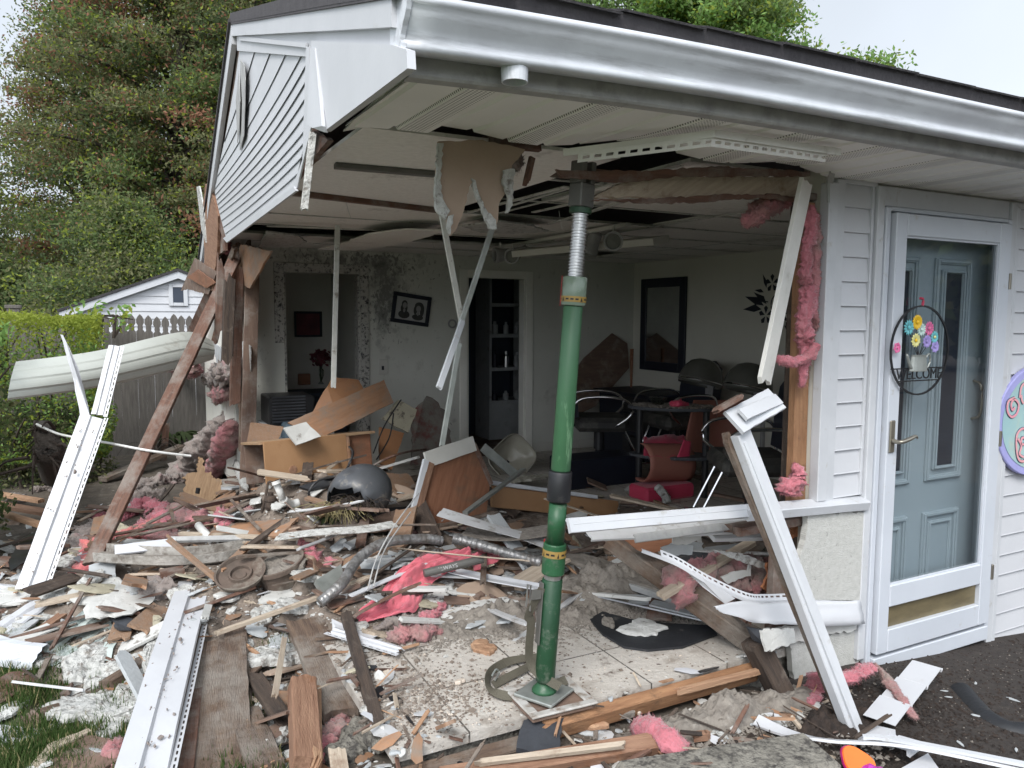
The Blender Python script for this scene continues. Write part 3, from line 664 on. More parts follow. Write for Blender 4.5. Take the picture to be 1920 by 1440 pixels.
for xg in (2.55, 5.6):
    gj = [(y-.002 if y < 1.78 else y, z-.001) for y, z in gp]; put(thick(sweep_vf([V((xg, 0, sag(xg))), V((xg+.022, 0, sag(xg)))], [(-y, z) for y, z in gj[1:]]), .001), 'gutter_joint', 'alum', gut)
c0 = onp(965, 118, 1, 1.752)
vo = lathe_vf([(.033, -.048), (.031, -.048), (.030, -.01), (.030, -.008)], 20)
put(lathe_vf([(.034, .03), (.034, -.012), (.0345, -.014), (.033, -.046), (.0295, -.046), (.0295, .0)], 22, Matrix.Translation(V((c0.x, 1.752, 2.228)))), 'gutter_outlet', 'alum', gut, smooth=False)
# vented soffit: grooved panels, wall edge torn off over the breach
sof = mat('soffit_vented', (.84, .83, .80), (.78, .77, .74), 3, .5, .05, 60, dirt=(.42, .40, .36), dsc=4, dlo=.6, dhi=.85)
n_ = sof.node_tree; N = n_.nodes; L = n_.links
def holes(n):
    tc = n.nodes.new('ShaderNodeTexCoord'); s = n.nodes.new('ShaderNodeSeparateXYZ'); n.links.new(tc.outputs['Object'], s.inputs[0])
    def M(op, a, b=None, c=None):
        q = n.nodes.new('ShaderNodeMath'); q.operation = op
        for i, v in enumerate((a, b, c)):
            if v is None: continue
            if isinstance(v, (int, float)): q.inputs[i].default_value = v
            else: n.links.new(v, q.inputs[i])
        return q.outputs[0]
    fx = M('FRACT', M('DIVIDE', s.outputs[0], .0125)); fy = M('FRACT', M('DIVIDE', s.outputs[1], .0125))
    dx = M('SUBTRACT', fx, .5); dy = M('SUBTRACT', fy, .5); d = M('SQRT', M('ADD', M('MULTIPLY', dx, dx), M('MULTIPLY', dy, dy)))
    dot = M('LESS_THAN', d, .27)
    px = M('FRACT', M('DIVIDE', s.outputs[0], .40)); inb = M('MULTIPLY', M('GREATER_THAN', px, .39), M('LESS_THAN', px, .61))
    return M('MULTIPLY', dot, inb)
addmix(sof, holes, (.09, .085, .08))
sx0 = .672; prof = []
x = sx0
while x < 10: # panel of three: flat, groove, vented, groove, flat, groove
    for k in range(3): prof += [(x+.1333*k, 0), (x+.1333*k+.006, .010), (x+.1333*k+.022, .010), (x+.1333*k+.028, 0)]
    x += .40
r = random.Random(12); vs = []; fs = []; nr = 6
def SOFE(x): return 2.385-.06*sm(1.3, 1.7, x)*(1-.4*sm(2.2, 2.7, x))
def wall_edge(x):
    if x < .98: return 2.42-.02*math.sin(x*9)
    if x < 2.74: return SOFE(x)+.010*math.sin(x*6.1)+.022*((x*7.52) % 1)+.008*math.sin(x*31)
    return 2.375
for (x, dz) in prof:
    for j in range(nr+1):
        t = j/nr; y = 1.806+(wall_edge(x)-1.806)*t
        bow = (.018*math.sin(x*8.3)+.012)*(t**3) if .95 < x < 2.7 else 0
        vs.append(V((x, y, 2.203+dz+sag(x)*(1-.5*t)+bow)))
fs = [(i*(nr+1)+j, i*(nr+1)+j+1, (i+1)*(nr+1)+j+1, (i+1)*(nr+1)+j) for i in range(len(prof)-1) for j in range(nr)]
put(thick((vs, fs), .0015), 'soffit', 'soffit_vented', B, org=(sx0, 0, 2.2))
# end trim of the soffit and dirty joint at the corner
sheet('soffit_edge_trim', 'jchan', [V((.655, 1.81, 2.197)), V((.70, 1.81, 2.197)), V((.735, 2.43, 2.199)), V((.69, 2.52, 2.199))], .004, parent=B)
# ---- facade
def clap(x0, x1, z0, z1, y=FY, ex=.108, name='siding', slope=0):
    vs, fs = [], []; z = z0; xs = [x0, x1] if x1-x0 < 1 else lin(x0, x1, 6)
    zz = []
    while z < z1-.005:
        zt = min(z1, z+ex); zz.append((z, zt)); z += ex
    n = len(xs)
    for (a, c) in zz:
        b0 = len(vs)
        for (yy, z) in ((y-.002, a), (y-.014, a+.001), (y-.012, a+.006), (y-.001, c)):
            for x in xs: vs.append(V((x, yy+.001*math.sin(5*x+9*a), z+slope*(x-x0))))
        for j in range(3):
            for i in range(n-1): fs.append((b0+j*n+i, b0+j*n+i+1, b0+(j+1)*n+i+1, b0+(j+1)*n+i))
    return put((vs, fs), name, 'vinyl', B)
clap(2.855, 3.055, .79, 2.2)
clap(4.13, 12, -.20, 2.2)
put(join(box((2.75, FY+.01, .12), (3.08, FY+.12, 2.3)), box((4.08, FY+.01, -.3), (12, FY+.12, 2.3)), box((3.08, FY+.01, 2.12), (4.08, FY+.12, 2.3))), 'sheathing', 'wall_in2', B)
put(bbox_((2.742, FY-.03, .79), (2.80, FY+.02, 2.18), .003), 'corner_trim', 'trimwhite', B)
put(bbox_((2.802, FY-.022, .78), (2.853, FY+.01, 2.2), .003), 'corner_trim', 'trimwhite', B)
put(bbox_((2.85, FY-.02, 2.185), (3.06, FY, 2.203), .002), 'siding_channel', 'trimwhite', B)
put(bbox_((3.033, FY-.018, .79), (3.048, FY, 2.185), .002), 'siding_channel', 'trimwhite', B)
put(bbox_((4.112, FY-.03, -.2), (4.145, FY-.002, 2.17), .003), 'siding_channel', 'trimwhite', B)
put(bbox_((4.128, FY-.022, 2.165), (6.5, FY-.0025, 2.19), .003), 'siding_channel', 'trimwhite', B)
# door surround
put(bbox_((3.052, FY-.034, .0), (3.098, FY+.02, 2.19), .004), 'door_surround', 'trimwhite', B)
put(bbox_((4.062, FY-.034, -.12), (4.108, FY+.02, 2.19), .004), 'door_surround', 'trimwhite', B)
put(bbox_((3.100, FY-.020, 2.105), (4.060, FY+.02, 2.195), .004), 'door_surround', 'trimwhite', B)
# storm door (slightly out of square) > frame bars, glass, kick plate, handle, hinges
SDX0, SDX1, SDZ0, SDZ1 = 3.120, 4.035, .035, 2.085
sd_ = put(join(bbox_((3.100, FY-.042, -.03), (3.132, FY-.006, 2.10), .004), bbox_((4.022, FY-.042, -.09), (4.058, FY-.006, 2.10), .004), bbox_((3.133, FY-.040, 2.083), (4.021, FY-.006, 2.102), .003), bbox_((3.133, FY-.06, -.075), (4.021, FY-.004, .0), .004)), 'storm_door', 'frame_white', B)
def bar(a, b, name='door_frame', m='frame_white', p=sd_, c=.004): return put(bbox_(a, b, c), name, m, p)
y0, y1 = FY-.066, FY-.030
bar((3.14, y0, .02), (3.215, y1, 2.075)); bar((3.925, y0, .02), (4.012, y1, 2.075))
bar((3.217, y0, 1.975), (3.923, y1, 2.074)); bar((3.217, y0, .02), (3.923, y1, .131)); bar((3.217, y0, .241), (3.923, y1, .345))
for (a, b_) in (((3.213, y0+.008, .345), (3.224, y0+.02, 1.975)), ((3.916, y0+.008, .345), (3.927, y0+.02, 1.975)), ((3.224, y0+.008, 1.966), (3.916, y0+.02, 1.977)), ((3.224, y0+.008, .343), (3.916, y0+.02, .352))):
    bar(a, b_, 'glazing_bead', 'frame_white', sd_, .001)
put(box((3.217, y1-.012, .132), (3.923, y1-.004, .24)), 'kick_plate', 'brass', sd_)
put(([V((3.216, y0+.022, .346)), V((3.924, y0+.022, .346)), V((3.924, y0+.022, 1.974)), V((3.216, y0+.022, 1.974))], [(0, 1, 2, 3)]), 'glass_pane', 'glass', sd_)
for z in (.25, .95, 1.75): put(bbox_((4.014, y0-.004, z), (4.03, y1, z+.08), .002), 'hinge', 'nickel', sd_)
hb = put(bbox_((3.150, y0-.010, .985), (3.185, y0-.001, 1.135), .006), 'door_handle', 'nickel', sd_)
put(tube_vf([V((3.168, y0-.008, 1.04)), V((3.168, y0-.045, 1.04)), V((3.19, y0-.055, 1.045)), V((3.235, y0-.055, 1.055)), V((3.27, y0-.052, 1.062)), V((3.285, y0-.05, 1.05))], [.011, .009, .010, .010, .007, .004], 10, n=18), 'lever', 'nickel', hb, smooth=True)
bar((3.133, FY-.003, -.13), (4.05, FY+.01, -.074), 'door_sill')
# blue entry door behind, raised panels and two tall narrow lights
ed = put(box((3.10, FY+.072, -.02), (4.06, FY+.11, 2.10)), 'entry_door', 'door_blue', B)
put(join(box((3.062, FY-.004, -.1), (3.10, FY+.11, 2.11)), box((4.06, FY-.004, -.1), (4.09, FY+.11, 2.11)), box((3.10, FY+.021, 2.09), (4.06, FY+.07, 2.11)), box((3.10, FY+.012, -.1), (4.06, FY+.11, -.021))), 'door_jamb', 'door_blue', ed)
def mould(x0, x1, z0, z1, w=.022, d=.012, y=FY+.072):
    q = []
    for k, (ww, dd) in enumerate(((w, d), (w*.55, d*1.7))):
        q += [bbox_((x0, y-dd, z0), (x0+ww, y+.002, z1), .003), bbox_((x1-ww, y-dd, z0), (x1, y+.002, z1), .003), bbox_((x0+ww, y-dd, z1-ww), (x1-ww, y+.002, z1), .003), bbox_((x0+ww, y-dd, z0), (x1-ww, y+.002, z0+ww), .003)]
        x0 += .006; x1 -= .006; z0 += .006; z1 -= .006
    return join(*q)
for (x0, x1, z0, z1) in ((3.21, 3.50, .78, 1.90), (3.62, 3.91, .78, 1.90)):
    put(mould(x0, x1, z0, z1, .03), 'panel_moulding', 'door_blue', ed)
    put(box((x0+.075, FY+.066, z0+.075), (x1-.075, FY+.0705, z1-.075)), 'door_light', 'navy', ed)
    put(mould(x0+.055, x1-.055, z0+.055, z1-.055, .018, .014), 'panel_moulding', 'door_blue', ed)
for (x0, x1) in ((3.21, 3.50), (3.62, 3.91)):
    put(mould(x0, x1, .14, .62, .03), 'panel_moulding', 'door_blue', ed)
    put(mould(x0+.05, x1-.05, .19, .57, .02, .008), 'panel_moulding', 'door_blue', ed)
put(tube_vf([V((3.99, FY+.07, 1.08)), V((3.99, FY+.03, 1.10)), V((3.99, FY+.02, 1.18)), V((3.99, FY+.03, 1.26)), V((3.99, FY+.07, 1.28))], .007, 8, n=12), 'pull_handle', 'nickel', ed, smooth=True)
# knee wall beside the door: fibreboard panels, sill
def Fp(u, v, d=0.0): return PY(u, v, FY+d)
sheet('knee_wall_board', 'fibre', [Fp(1506, 962), Fp(1613, 958), Fp(1614, 1122), Fp(1492, 1120), Fp(1489, 1045), Fp(1500, 1010)], .03, parent=B, jag=.006, seg=.02, straight=(1, 2)) if mat('fibre', (.50, .50, .475), (.43, .43, .405), 14, .9, .4, 60, stretch=(3, 3, .4), dirt=(.16, .155, .14), dsc=20, dlo=.63, dhi=.69) else 0
sheet('knee_wall_board', 'fibre', [Fp(1480, 1202, -.01), Fp(1608, 1182, -.01), Fp(1618, 1236, -.01), Fp(1500, 1306, -.01), Fp(1486, 1260, -.01)], .03, parent=B, jag=.006, seg=.02)
sheet('knee_wall_board', 'plaster_flat', [Fp(1425, 1180, -.03), Fp(1606, 1162, -.03), Fp(1606, 1180, -.03), Fp(1490, 1205, -.03), Fp(1440, 1222, -.03)], .012, parent=B, jag=.008, seg=.02)
plank('window_sill', 'trimwhite', V((3.06, FY-.02, .752)), PY(1395, 962, FY-.02), .07, .045, parent=B, up=(0, -.3, 1), jag=0)
plank('wall_plate', 'wood_red', V((2.95, FY+.06, .70)), V((2.30, FY+.06, .69)), .09, .038, parent=B, jag=.08)
# studs at the breach, right side
plank('stud', 'wood_orange2', V((2.706, FY+.06, .70)), V((2.696, FY+.06, 2.10)), .085, .04, parent=B, up=(0, -1, 0)) if mat('wood_orange2', (.36, .195, .10), (.24, .12, .06), 4, .75, .6, 25, stretch=(1.5, 12, 12), dirt=(.12, .07, .04), dsc=6, dlo=.55, dhi=.7) else 0
plank('stud', 'wood_dark', V((2.745, FY+.125, .1)), V((2.745, FY+.125, 2.14)), .09, .04, parent=B, up=(1, 0, 0))
plank('cripple_stud', 'wood_red', V((2.60, FY+.06, .12)), V((2.62, FY+.06, .70)), .085, .04, parent=B, up=(0, -1, 0), jag=.03)
plank('bottom_plate', 'wood_orange2', V((2.46, FY-.01, .075)), V((1.33, FY-.01, .075)), .05, .075, parent=B, up=(0, -.4, 1), jag=.05)
plank('bottom_plate', 'wood_brown', V((1.33, FY-.02, .045)), V((.78, FY-.01, .04)), .06, .05, parent=B, up=(0, -.4, 1), jag=.05)
plank('corner_post', 'wood_dark', PY(1408, 1190, FY-.05), PY(1480, 1330, FY-.12), .09, .09, parent=B, up=(0, -1, 0), jag=.04)
# header over the breach
plank('header_beam', 'wood_red', V((1.42, FY+.08, 2.125)), V((2.74, FY+.08, 2.125)), .09, .03, parent=B, up=(0, 0, 1), jag0=.25, jag=0, warp=.01)
sheet('header_board', 'wood_pale', [PY(1112, 372, FY+.02), PY(1150, 350, FY+.02), PY(1190, 336, FY+.02), PY(1260, 330, FY+.02), PY(1500, 331, FY+.02), PY(1500, 372, FY+.02), PY(1400, 366, FY+.02), PY(1340, 372, FY+.02), PY(1240, 374, FY+.02), PY(1180, 368, FY+.02)], .035, parent=B, jag=.004, seg=.02)
sheet('header_splinter', 'wood_red', [PY(1108, 376, FY+.012), PY(1240, 372, FY+.012), PY(1330, 366, FY+.012), PY(1450, 364, FY+.012), PY(1510, 372, FY+.012), PY(1500, 380, FY+.012), PY(1420, 371, FY+.012), PY(1330, 379, FY+.012), PY(1240, 382, FY+.012)], .01, parent=B, jag=.004, seg=.02)
sheet('header_splinter', 'wood_red', [PY(1040, 318, FY+.0), PY(1200, 322, FY+.0), PY(1330, 312, FY+.0), PY(1515, 322, FY+.0), PY(1515, 331, FY+.0), PY(1260, 332, FY+.0), PY(1180, 342, FY+.0), PY(1050, 334, FY+.0)], .012, parent=B, jag=.004, seg=.02)
plank('blocking', 'wood_red', PY(905, 262, FY+.1), PY(1020, 275, FY+.1), .05, .035, parent=B, jag=.03)
plank('blocking', 'wood_red', PY(1000, 285, FY+.08), PY(985, 350, FY+.08), .02, .02, parent=B, jag=.03)
# torn wallboard over the breach: two brown paper lobes with white broken edges
lob = [(822, 265), (905, 262), (985, 280), (960, 310), (956, 335), (950, 360), (935, 385), (932, 420), (922, 430), (910, 400), (900, 372), (888, 338), (880, 350), (868, 400), (852, 435), (845, 442), (838, 410), (826, 370), (819, 330)]
sheet('torn_wallboard', 'kraft', [PY(u, v, FY+.05) for u, v in lob], .012, parent=B, jag=.003, seg=.015)
for pts in ([(822, 268), (832, 268), (826, 320), (830, 372), (844, 395), (836, 412), (822, 400), (816, 385), (818, 330)], [(884, 334), (892, 338), (902, 372), (915, 398), (930, 412), (932, 430), (918, 428), (905, 398), (893, 368)], [(942, 320), (962, 318), (960, 345), (958, 385), (950, 400), (946, 400), (950, 370), (940, 345)], [(840, 405), (848, 403), (842, 440), (836, 430)]):
    sheet('torn_wallboard_edge', 'plaster', [PY(u, v, FY+.042) for u, v in pts], .014, parent=B, jag=.004, seg=.012)
# ================================================================== INSIDE THE ROOM (still parts of the building)
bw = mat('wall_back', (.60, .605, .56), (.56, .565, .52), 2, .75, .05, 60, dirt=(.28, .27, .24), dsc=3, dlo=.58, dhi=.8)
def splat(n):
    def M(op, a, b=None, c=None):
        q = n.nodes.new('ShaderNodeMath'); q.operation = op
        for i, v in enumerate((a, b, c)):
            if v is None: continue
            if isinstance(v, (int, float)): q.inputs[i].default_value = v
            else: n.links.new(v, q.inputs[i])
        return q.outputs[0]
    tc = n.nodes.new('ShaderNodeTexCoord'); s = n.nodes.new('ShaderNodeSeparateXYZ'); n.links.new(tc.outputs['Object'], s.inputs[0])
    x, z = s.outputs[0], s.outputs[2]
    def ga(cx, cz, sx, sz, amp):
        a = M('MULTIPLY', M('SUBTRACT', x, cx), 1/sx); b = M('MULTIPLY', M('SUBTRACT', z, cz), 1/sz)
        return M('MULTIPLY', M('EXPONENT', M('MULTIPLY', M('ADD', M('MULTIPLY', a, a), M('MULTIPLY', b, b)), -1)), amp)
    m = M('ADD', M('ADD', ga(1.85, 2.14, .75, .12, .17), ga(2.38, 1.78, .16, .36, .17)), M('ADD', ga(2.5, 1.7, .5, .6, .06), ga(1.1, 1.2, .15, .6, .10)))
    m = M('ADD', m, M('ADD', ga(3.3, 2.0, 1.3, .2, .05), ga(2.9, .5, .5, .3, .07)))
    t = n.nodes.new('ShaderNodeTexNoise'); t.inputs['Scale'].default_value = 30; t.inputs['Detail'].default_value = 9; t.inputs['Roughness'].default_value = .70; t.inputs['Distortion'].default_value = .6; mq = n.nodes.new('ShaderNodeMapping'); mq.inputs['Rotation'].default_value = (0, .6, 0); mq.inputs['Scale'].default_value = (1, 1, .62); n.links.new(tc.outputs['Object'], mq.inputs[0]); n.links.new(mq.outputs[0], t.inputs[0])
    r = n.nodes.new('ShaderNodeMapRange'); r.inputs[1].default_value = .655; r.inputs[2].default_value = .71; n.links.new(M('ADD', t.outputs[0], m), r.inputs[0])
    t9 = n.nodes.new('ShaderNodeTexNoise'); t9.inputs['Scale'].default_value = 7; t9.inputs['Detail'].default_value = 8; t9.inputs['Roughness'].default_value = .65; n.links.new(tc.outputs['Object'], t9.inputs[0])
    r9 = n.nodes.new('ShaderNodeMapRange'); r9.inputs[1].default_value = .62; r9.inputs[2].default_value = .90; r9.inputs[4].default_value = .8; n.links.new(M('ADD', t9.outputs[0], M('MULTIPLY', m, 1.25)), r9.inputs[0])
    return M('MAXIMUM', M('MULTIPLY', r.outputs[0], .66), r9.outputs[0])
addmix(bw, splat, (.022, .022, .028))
def zbox(x0, x1, z0, z1, y0=YB, y1=YB+.11): return box((x0, y0, z0), (x1, y1, z1))
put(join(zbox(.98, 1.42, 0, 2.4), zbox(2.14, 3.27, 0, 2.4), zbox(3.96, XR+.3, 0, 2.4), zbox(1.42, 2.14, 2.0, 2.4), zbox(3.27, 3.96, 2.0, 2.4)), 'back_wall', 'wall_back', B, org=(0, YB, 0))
mat('casing_w', (.80, .79, .74), (.74, .73, .68), 4, .5, .03)
def casing(x0, x1, zt, m, broken=False):
    w_ = .085; y = YB-.018
    put(bbox_((x1, y, FLOOR), (x1+w_, YB-.001, zt+w_)), 'door_casing', m, B)
    put(bbox_((x0-w_, y, 1.35 if broken else FLOOR), (x0, YB-.001, zt+w_)), 'door_casing', m, B)
    put(bbox_((x0+.001, y, zt), (x1-.001, YB-.001, zt+w_)), 'door_casing', m, B)
    put(join(box((x0+.002, YB-.0005, FLOOR), (x0+.02, YB+.11, zt-.002)), box((x1-.02, YB-.0005, FLOOR), (x1-.002, YB+.11, zt-.002))), 'door_jamb', m, B)
casing(1.42, 2.14, 2.0, 'casing_dirty', True); casing(3.27, 3.96, 2.0, 'casing_w')
putsplit('skirting', [bbox_((1.10, YB-.014, FLOOR), (1.34, YB-.001, .22)), bbox_((2.24, YB-.014, FLOOR), (3.18, YB-.001, .22)), bbox_((4.05, YB-.014, FLOOR), (5.36, YB-.001, .22))], 'casing', B)
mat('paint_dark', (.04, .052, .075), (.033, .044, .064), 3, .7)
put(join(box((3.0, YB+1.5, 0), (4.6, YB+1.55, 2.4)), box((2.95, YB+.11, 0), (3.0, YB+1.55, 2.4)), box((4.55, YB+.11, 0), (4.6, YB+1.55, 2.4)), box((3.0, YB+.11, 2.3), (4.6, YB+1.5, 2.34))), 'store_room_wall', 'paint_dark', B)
put(join(box((.98, YB+1.7, 0), (2.94, YB+1.75, 2.4)), box((.90, YB+.11, 0), (.98, YB+1.75, 2.4)), box((2.30, YB+.6, FLOOR), (2.34, YB+1.7, 2.4)), box((.98, YB+.11, 2.3), (2.94, YB+1.7, 2.34))), 'side_room_wall', 'casing_w', B)
put(box((.9, YB+.001, -.3), (4.6, YB+1.75, FLOOR-.002)), 'side_room_floor', 'ply_brown', B)
put(box((XR, FY+.13, 0), (XR+.1, YB-.001, 2.4)), 'side_wall', 'wall_in2', B)
# drop ceiling: front board, metal tees, tiles (some gone), and the broken ones
put(box((.74, 2.46, 2.202), (1.74, 4.24, 2.215)), 'ceiling_board', 'ceil_tile', B)
plank('ceiling_batten', 'wood_red', PZ(548, 361, 2.19), PZ(822, 394, 2.19), .035, .03, parent=B)
plank('ceiling_channel', 'steel_grey', PZ(628, 311, 2.19), PZ(815, 327, 2.19), .045, .02, parent=B)
xe = [.80, 2.07, 3.29, 4.51, XR-.002]; ye = [2.45+.6063*i for i in range(9)]
gone = {(1, 2), (0, 5), (1, 5), (2, 6)}; r = random.Random(4)
for i in range(4):
    for j in range(8):
        if (i, j) in gone or (i == 0 and j < 3): continue
        z = 2.222+r.uniform(-.002, .002); a = r.uniform(-.004, .004); rr_ = .006
        x0, x1, y0, y1 = xe[i]+rr_, xe[i+1]-rr_, ye[j]+rr_, min(ye[j+1], YB-.002)-rr_
        if y1-y0 < .1: continue
        vf = box((x0, y0, z), (x1, y1, z+.013)); vf = ([v+V((0, 0, a*(v.x-x0)/(x1-x0))) for v in vf[0]], vf[1])
        put(vf, 'ceiling_tile', 'ceil_tile', B)
for y in ye[1:]: put(box((.80 if y > 4.2 else 1.75, y-.011, 2.214), (XR-.003, y+.011, 2.2185)), 'ceiling_tee', 'tee', B) if y < YB-.02 else 0
for x in xe[1:4]: put(box((x-.011, 2.5, 2.2095), (x+.011, YB-.003, 2.2135)), 'ceiling_tee', 'tee', B)
def zsheet(name, m, px, z, t=.01, **k): return sheet(name, m, [PZ(u, v, z if not callable(z) else z(u, v)) for u, v in px], t, **k)
zsheet('hanging_ceiling_tile', 'ceil_tile', [(596, 466), (640, 455), (690, 437), (760, 428), (838, 430), (790, 445), (740, 458), (665, 468)], 2.16, parent=B, jag=.01)
zsheet('hanging_ceiling_tile', 'plaster', [(485, 462), (500, 432), (560, 440), (575, 452), (548, 462)], 2.17, parent=B, jag=.01)
zsheet('hanging_ceiling_tile', 'plaster', [(866, 422), (930, 412), (985, 418), (1030, 432), (960, 436), (900, 434)], 2.17, parent=B, jag=.015)
for a, b_, w_ in (((880, 398), (1062, 350), .03), ((960, 385), (1070, 352), .02), ((1000, 398), (1150, 365), .03), ((1030, 420), (1190, 372), .035), ((500, 424), (800, 436), .025)):
    plank('ceiling_tee', 'tee', PZ(*a, 2.19), PZ(*b_, 2.19), w_, .006, parent=B)
for a, b_ in (((1048, 395), (1062, 405)), ((808, 440), (812, 465)), ((648, 372), (650, 430))):
    put(tube_vf([PZ(a[0], a[1], 2.2), PZ(a[0], a[1], 2.2)+V((.01, 0, -.05)), PZ(a[0], a[1], 2.2)+V((.03, .01, -.1))], .0015, 5, n=6), 'ceiling_wire', 'steel', B)
# loose studs at the rear corner where the end wall stood
for (u0, v0, u1, v1, y, w_, m) in ((462, 455, 458, 850, 6.9, .09, 'wood_brown'), (447, 480, 440, 770, 6.2, .08, 'wood_red'), (432, 500, 425, 690, 5.8, .075, 'wood_dark'), (472, 460, 466, 820, 7.1, .07, 'wood_dark'), (415, 470, 408, 640, 5.9, .05, 'wood_red')):
    plank('end_wall_stud', m, PY(u1, v1, y), PY(u0, v0, y), w_, .06, parent=B, up=(0, -1, 0), jag=.12, jag0=.08)
sheet('end_wall_board', 'plaster', [PY(466, 480, 7.22), PY(508, 480, 7.22), PY(512, 835, 7.22), PY(470, 850, 7.22)], .01, parent=B, jag=.01) if 0 else 0
plank('end_wall_stud', 'ply_brown', PY(462, 960, 6.2), PY(474, 480, 6.6), .11, .03, parent=B, up=(0, -1, 0), jag=.05)
# ================================================================== THINGS INSIDE
def strip_hang(a, b, y0, y1, w_, label, m='tee', cat='ceiling strip', t=.012, roll=0, mid=None):
    return plank('ceiling_strip', m, PY(a[0], a[1], y0), PY(b[0], b[1], y1), w_, t, label, cat, up=(0, -1, 0), roll=roll, jag=.01)
strip_hang((633, 420), (625, 729), 4.6, 4.6, .03, 'straight dusty metal strip hanging plumb in front of the left doorway')
strip_hang((587, 246), (570, 396), 2.55, 2.5, .022, 'short flaking white strip hanging from the torn eave corner', 'plaster')
strip_hang((828, 400), (866, 606), 2.75, 2.95, .022, 'upper left strip of the crossed pair hanging below the torn wallboard')
strip_hang((923, 428), (862, 612), 2.9, 2.93, .022, 'upper right grey strip of the crossed pair hanging below the torn wallboard', 'galv')
strip_hang((868, 600), (822, 730), 2.93, 2.7, .024, 'bright white lower end of the bent strip hanging before the doorway', 'trimwhite')
strip_hang((862, 640), (828, 838), 3.0, 3.0, .022, 'long thin grey channel standing on the rubble by the middle doorway', 'galv')
# framed black and white portrait, hanging askew
pc = PY(771, 580, YB-.02); Mp = Matrix.Translation(pc) @ Matrix.Rotation(math.radians(8), 4, 'Y')
t = empty('framed_picture', pc, 'black framed black and white portrait of a couple hanging askew on the stained wall', 'picture'); t.matrix_basis = Mp; WM[t.name] = Mp
W_, H_ = .40, .30
def loc(vf, M): return xf(vf, M)
put(loc(join(bbox_((-W_/2, -.012, -H_/2), (W_/2, .012, -H_/2+.038)), bbox_((-W_/2, -.012, H_/2-.038), (W_/2, .012, H_/2)), bbox_((-W_/2, -.012, -H_/2+.0385), (-W_/2+.038, .012, H_/2-.0385)), bbox_((W_/2-.038, -.012, -H_/2+.0385), (W_/2, .012, H_/2-.0385))), Mp), 'picture_frame', 'navy', t)
mat('photo_paper', (.42, .42, .42), (.36, .36, .36), 6, .5); mat('photo_black', (.03, .03, .03), (.06, .06, .06), 6, .5); mat('photo_grey', (.22, .22, .22), (.30, .30, .30), 8, .5)
put(loc(box((-W_/2+.039, .0, -H_/2+.039), (W_/2-.039, .006, H_/2-.039)), Mp), 'picture_print', 'photo_paper', t)
def disc(cx, cz, rx_, rz_, y, k=18): return [V((cx+rx_*math.cos(2*math.pi*i/k), y, cz+rz_*math.sin(2*math.pi*i/k))) for i in range(k)]
def flat(*ds):
    vs, fs = [], []
    for d in ds: fs.append(tuple(range(len(vs), len(vs)+len(d)))); vs += d
    return vs, fs
put(loc(flat(disc(-.075, .045, .030, .035, -.002), disc(-.075, .0, .036, .05, -.0022), disc(-.07, -.06, .06, .04, -.0024), disc(.08, .04, .048, .042, -.0021), disc(.115, .0, .022, .06, -.0023), disc(.045, .0, .02, .045, -.0025), disc(.075, -.07, .06, .03, -.0026)), Mp), 'portrait_hair', 'photo_black', t)
put(loc(flat(disc(-.072, .03, .022, .03, -.003), disc(.075, .015, .025, .032, -.0031), disc(-.072, -.02, .012, .02, -.0032), disc(.075, -.035, .012, .02, -.0033)), Mp), 'portrait_face', 'photo_grey', t)
# small wall fittings
o = put(bbox_(PY(710, 702, YB)-V((0, .012, 0)), PY(727, 674, YB)-V((0, .0005, 0))), 'wall_socket', 'casing'); tag(o, 'small white socket plate low on the wall below the portrait', 'socket')
q = PY(718, 690, YB-.0145); put(box(q-V((.012, .0, .02)), q+V((.012, .002, .02))), 'socket_face', 'navy', o)
o = tag(put(sweep_vf([PY(848, 607, YB-.01)+V((.04*math.cos(a*.5236), 0, .04*math.sin(a*.5236))) for a in range(13)], circ(.009, 6), True), 'wall_hook', 'photo_grey'), 'small grey ring fixed on the wall left of the middle doorway', 'ring')
# left room: pink picture, vase of red flowers on a cabinet
y = YB+1.68
o = tag(put(bbox_(PY(552, 632, y)-V((0, .02, 0)), PY(603, 584, y)), 'framed_picture', 'navy'), 'small dark red picture on the far wall seen through the left doorway', 'picture')
mat('print_red', (.20, .045, .06), (.12, .03, .045), 9, .6); a, b_ = PY(556, 628, y-.021), PY(599, 588, y-.021); put(box(a-V((0, .003, 0)), b_), 'picture_print', 'print_red', o)
vb = PY(602, 720, YB+1.1); t = empty('flower_vase', vb, 'slender vase of dark red flowers standing inside the left doorway', 'vase')
put(lathe_vf([(.035, 0), (.012, .03), (.008, .12), (.02, .2)], 14, Matrix.Translation(vb)), 'vase', 'clear_plastic', t)
r = random.Random(5); vs = []; fs = []
for i in range(260):
    c = vb+V((max(-.09, min(.09, r.gauss(0, .05))), max(-.08, min(.08, r.gauss(0, .04))), .29+max(-.08, min(.08, r.gauss(0, .04))))); q = len(vs); d = V((r.gauss(0, 1), r.gauss(0, 1), r.gauss(0, 1))).normalized()*.022; e = d.cross(V((r.random(), r.random(), 1))).normalized()*.02
    vs += [c-d, c+e, c+d, c-e]; fs.append((q, q+1, q+2, q+3))
put((vs, fs), 'flower_head', 'print_red', t)
put(join(*[tube_vf([vb+V((0, 0, .02)), vb+V((r.gauss(0, .02), 0, .15)), vb+V((r.gauss(0, .06), r.gauss(0, .03), .28))], .003, 5, n=6) for _ in range(7)]), 'stem', 'leaf_dark', t)
tag(put(join(bbox_((1.3, YB+.85, .74), (2.28, YB+1.4, .78)), bbox_((1.35, YB+.9, FLOOR), (2.25, YB+1.35, .735))), 'side_cabinet', 'paint_dark'), 'dark low cabinet carrying the vase in the left room', 'cabinet')
tag(put(bbox_(PY(560, 722, YB+.95), PY(580, 700, YB+1.0)), 'small_box', 'ply_red'), 'small brown box beside the vase in the left room', 'box')
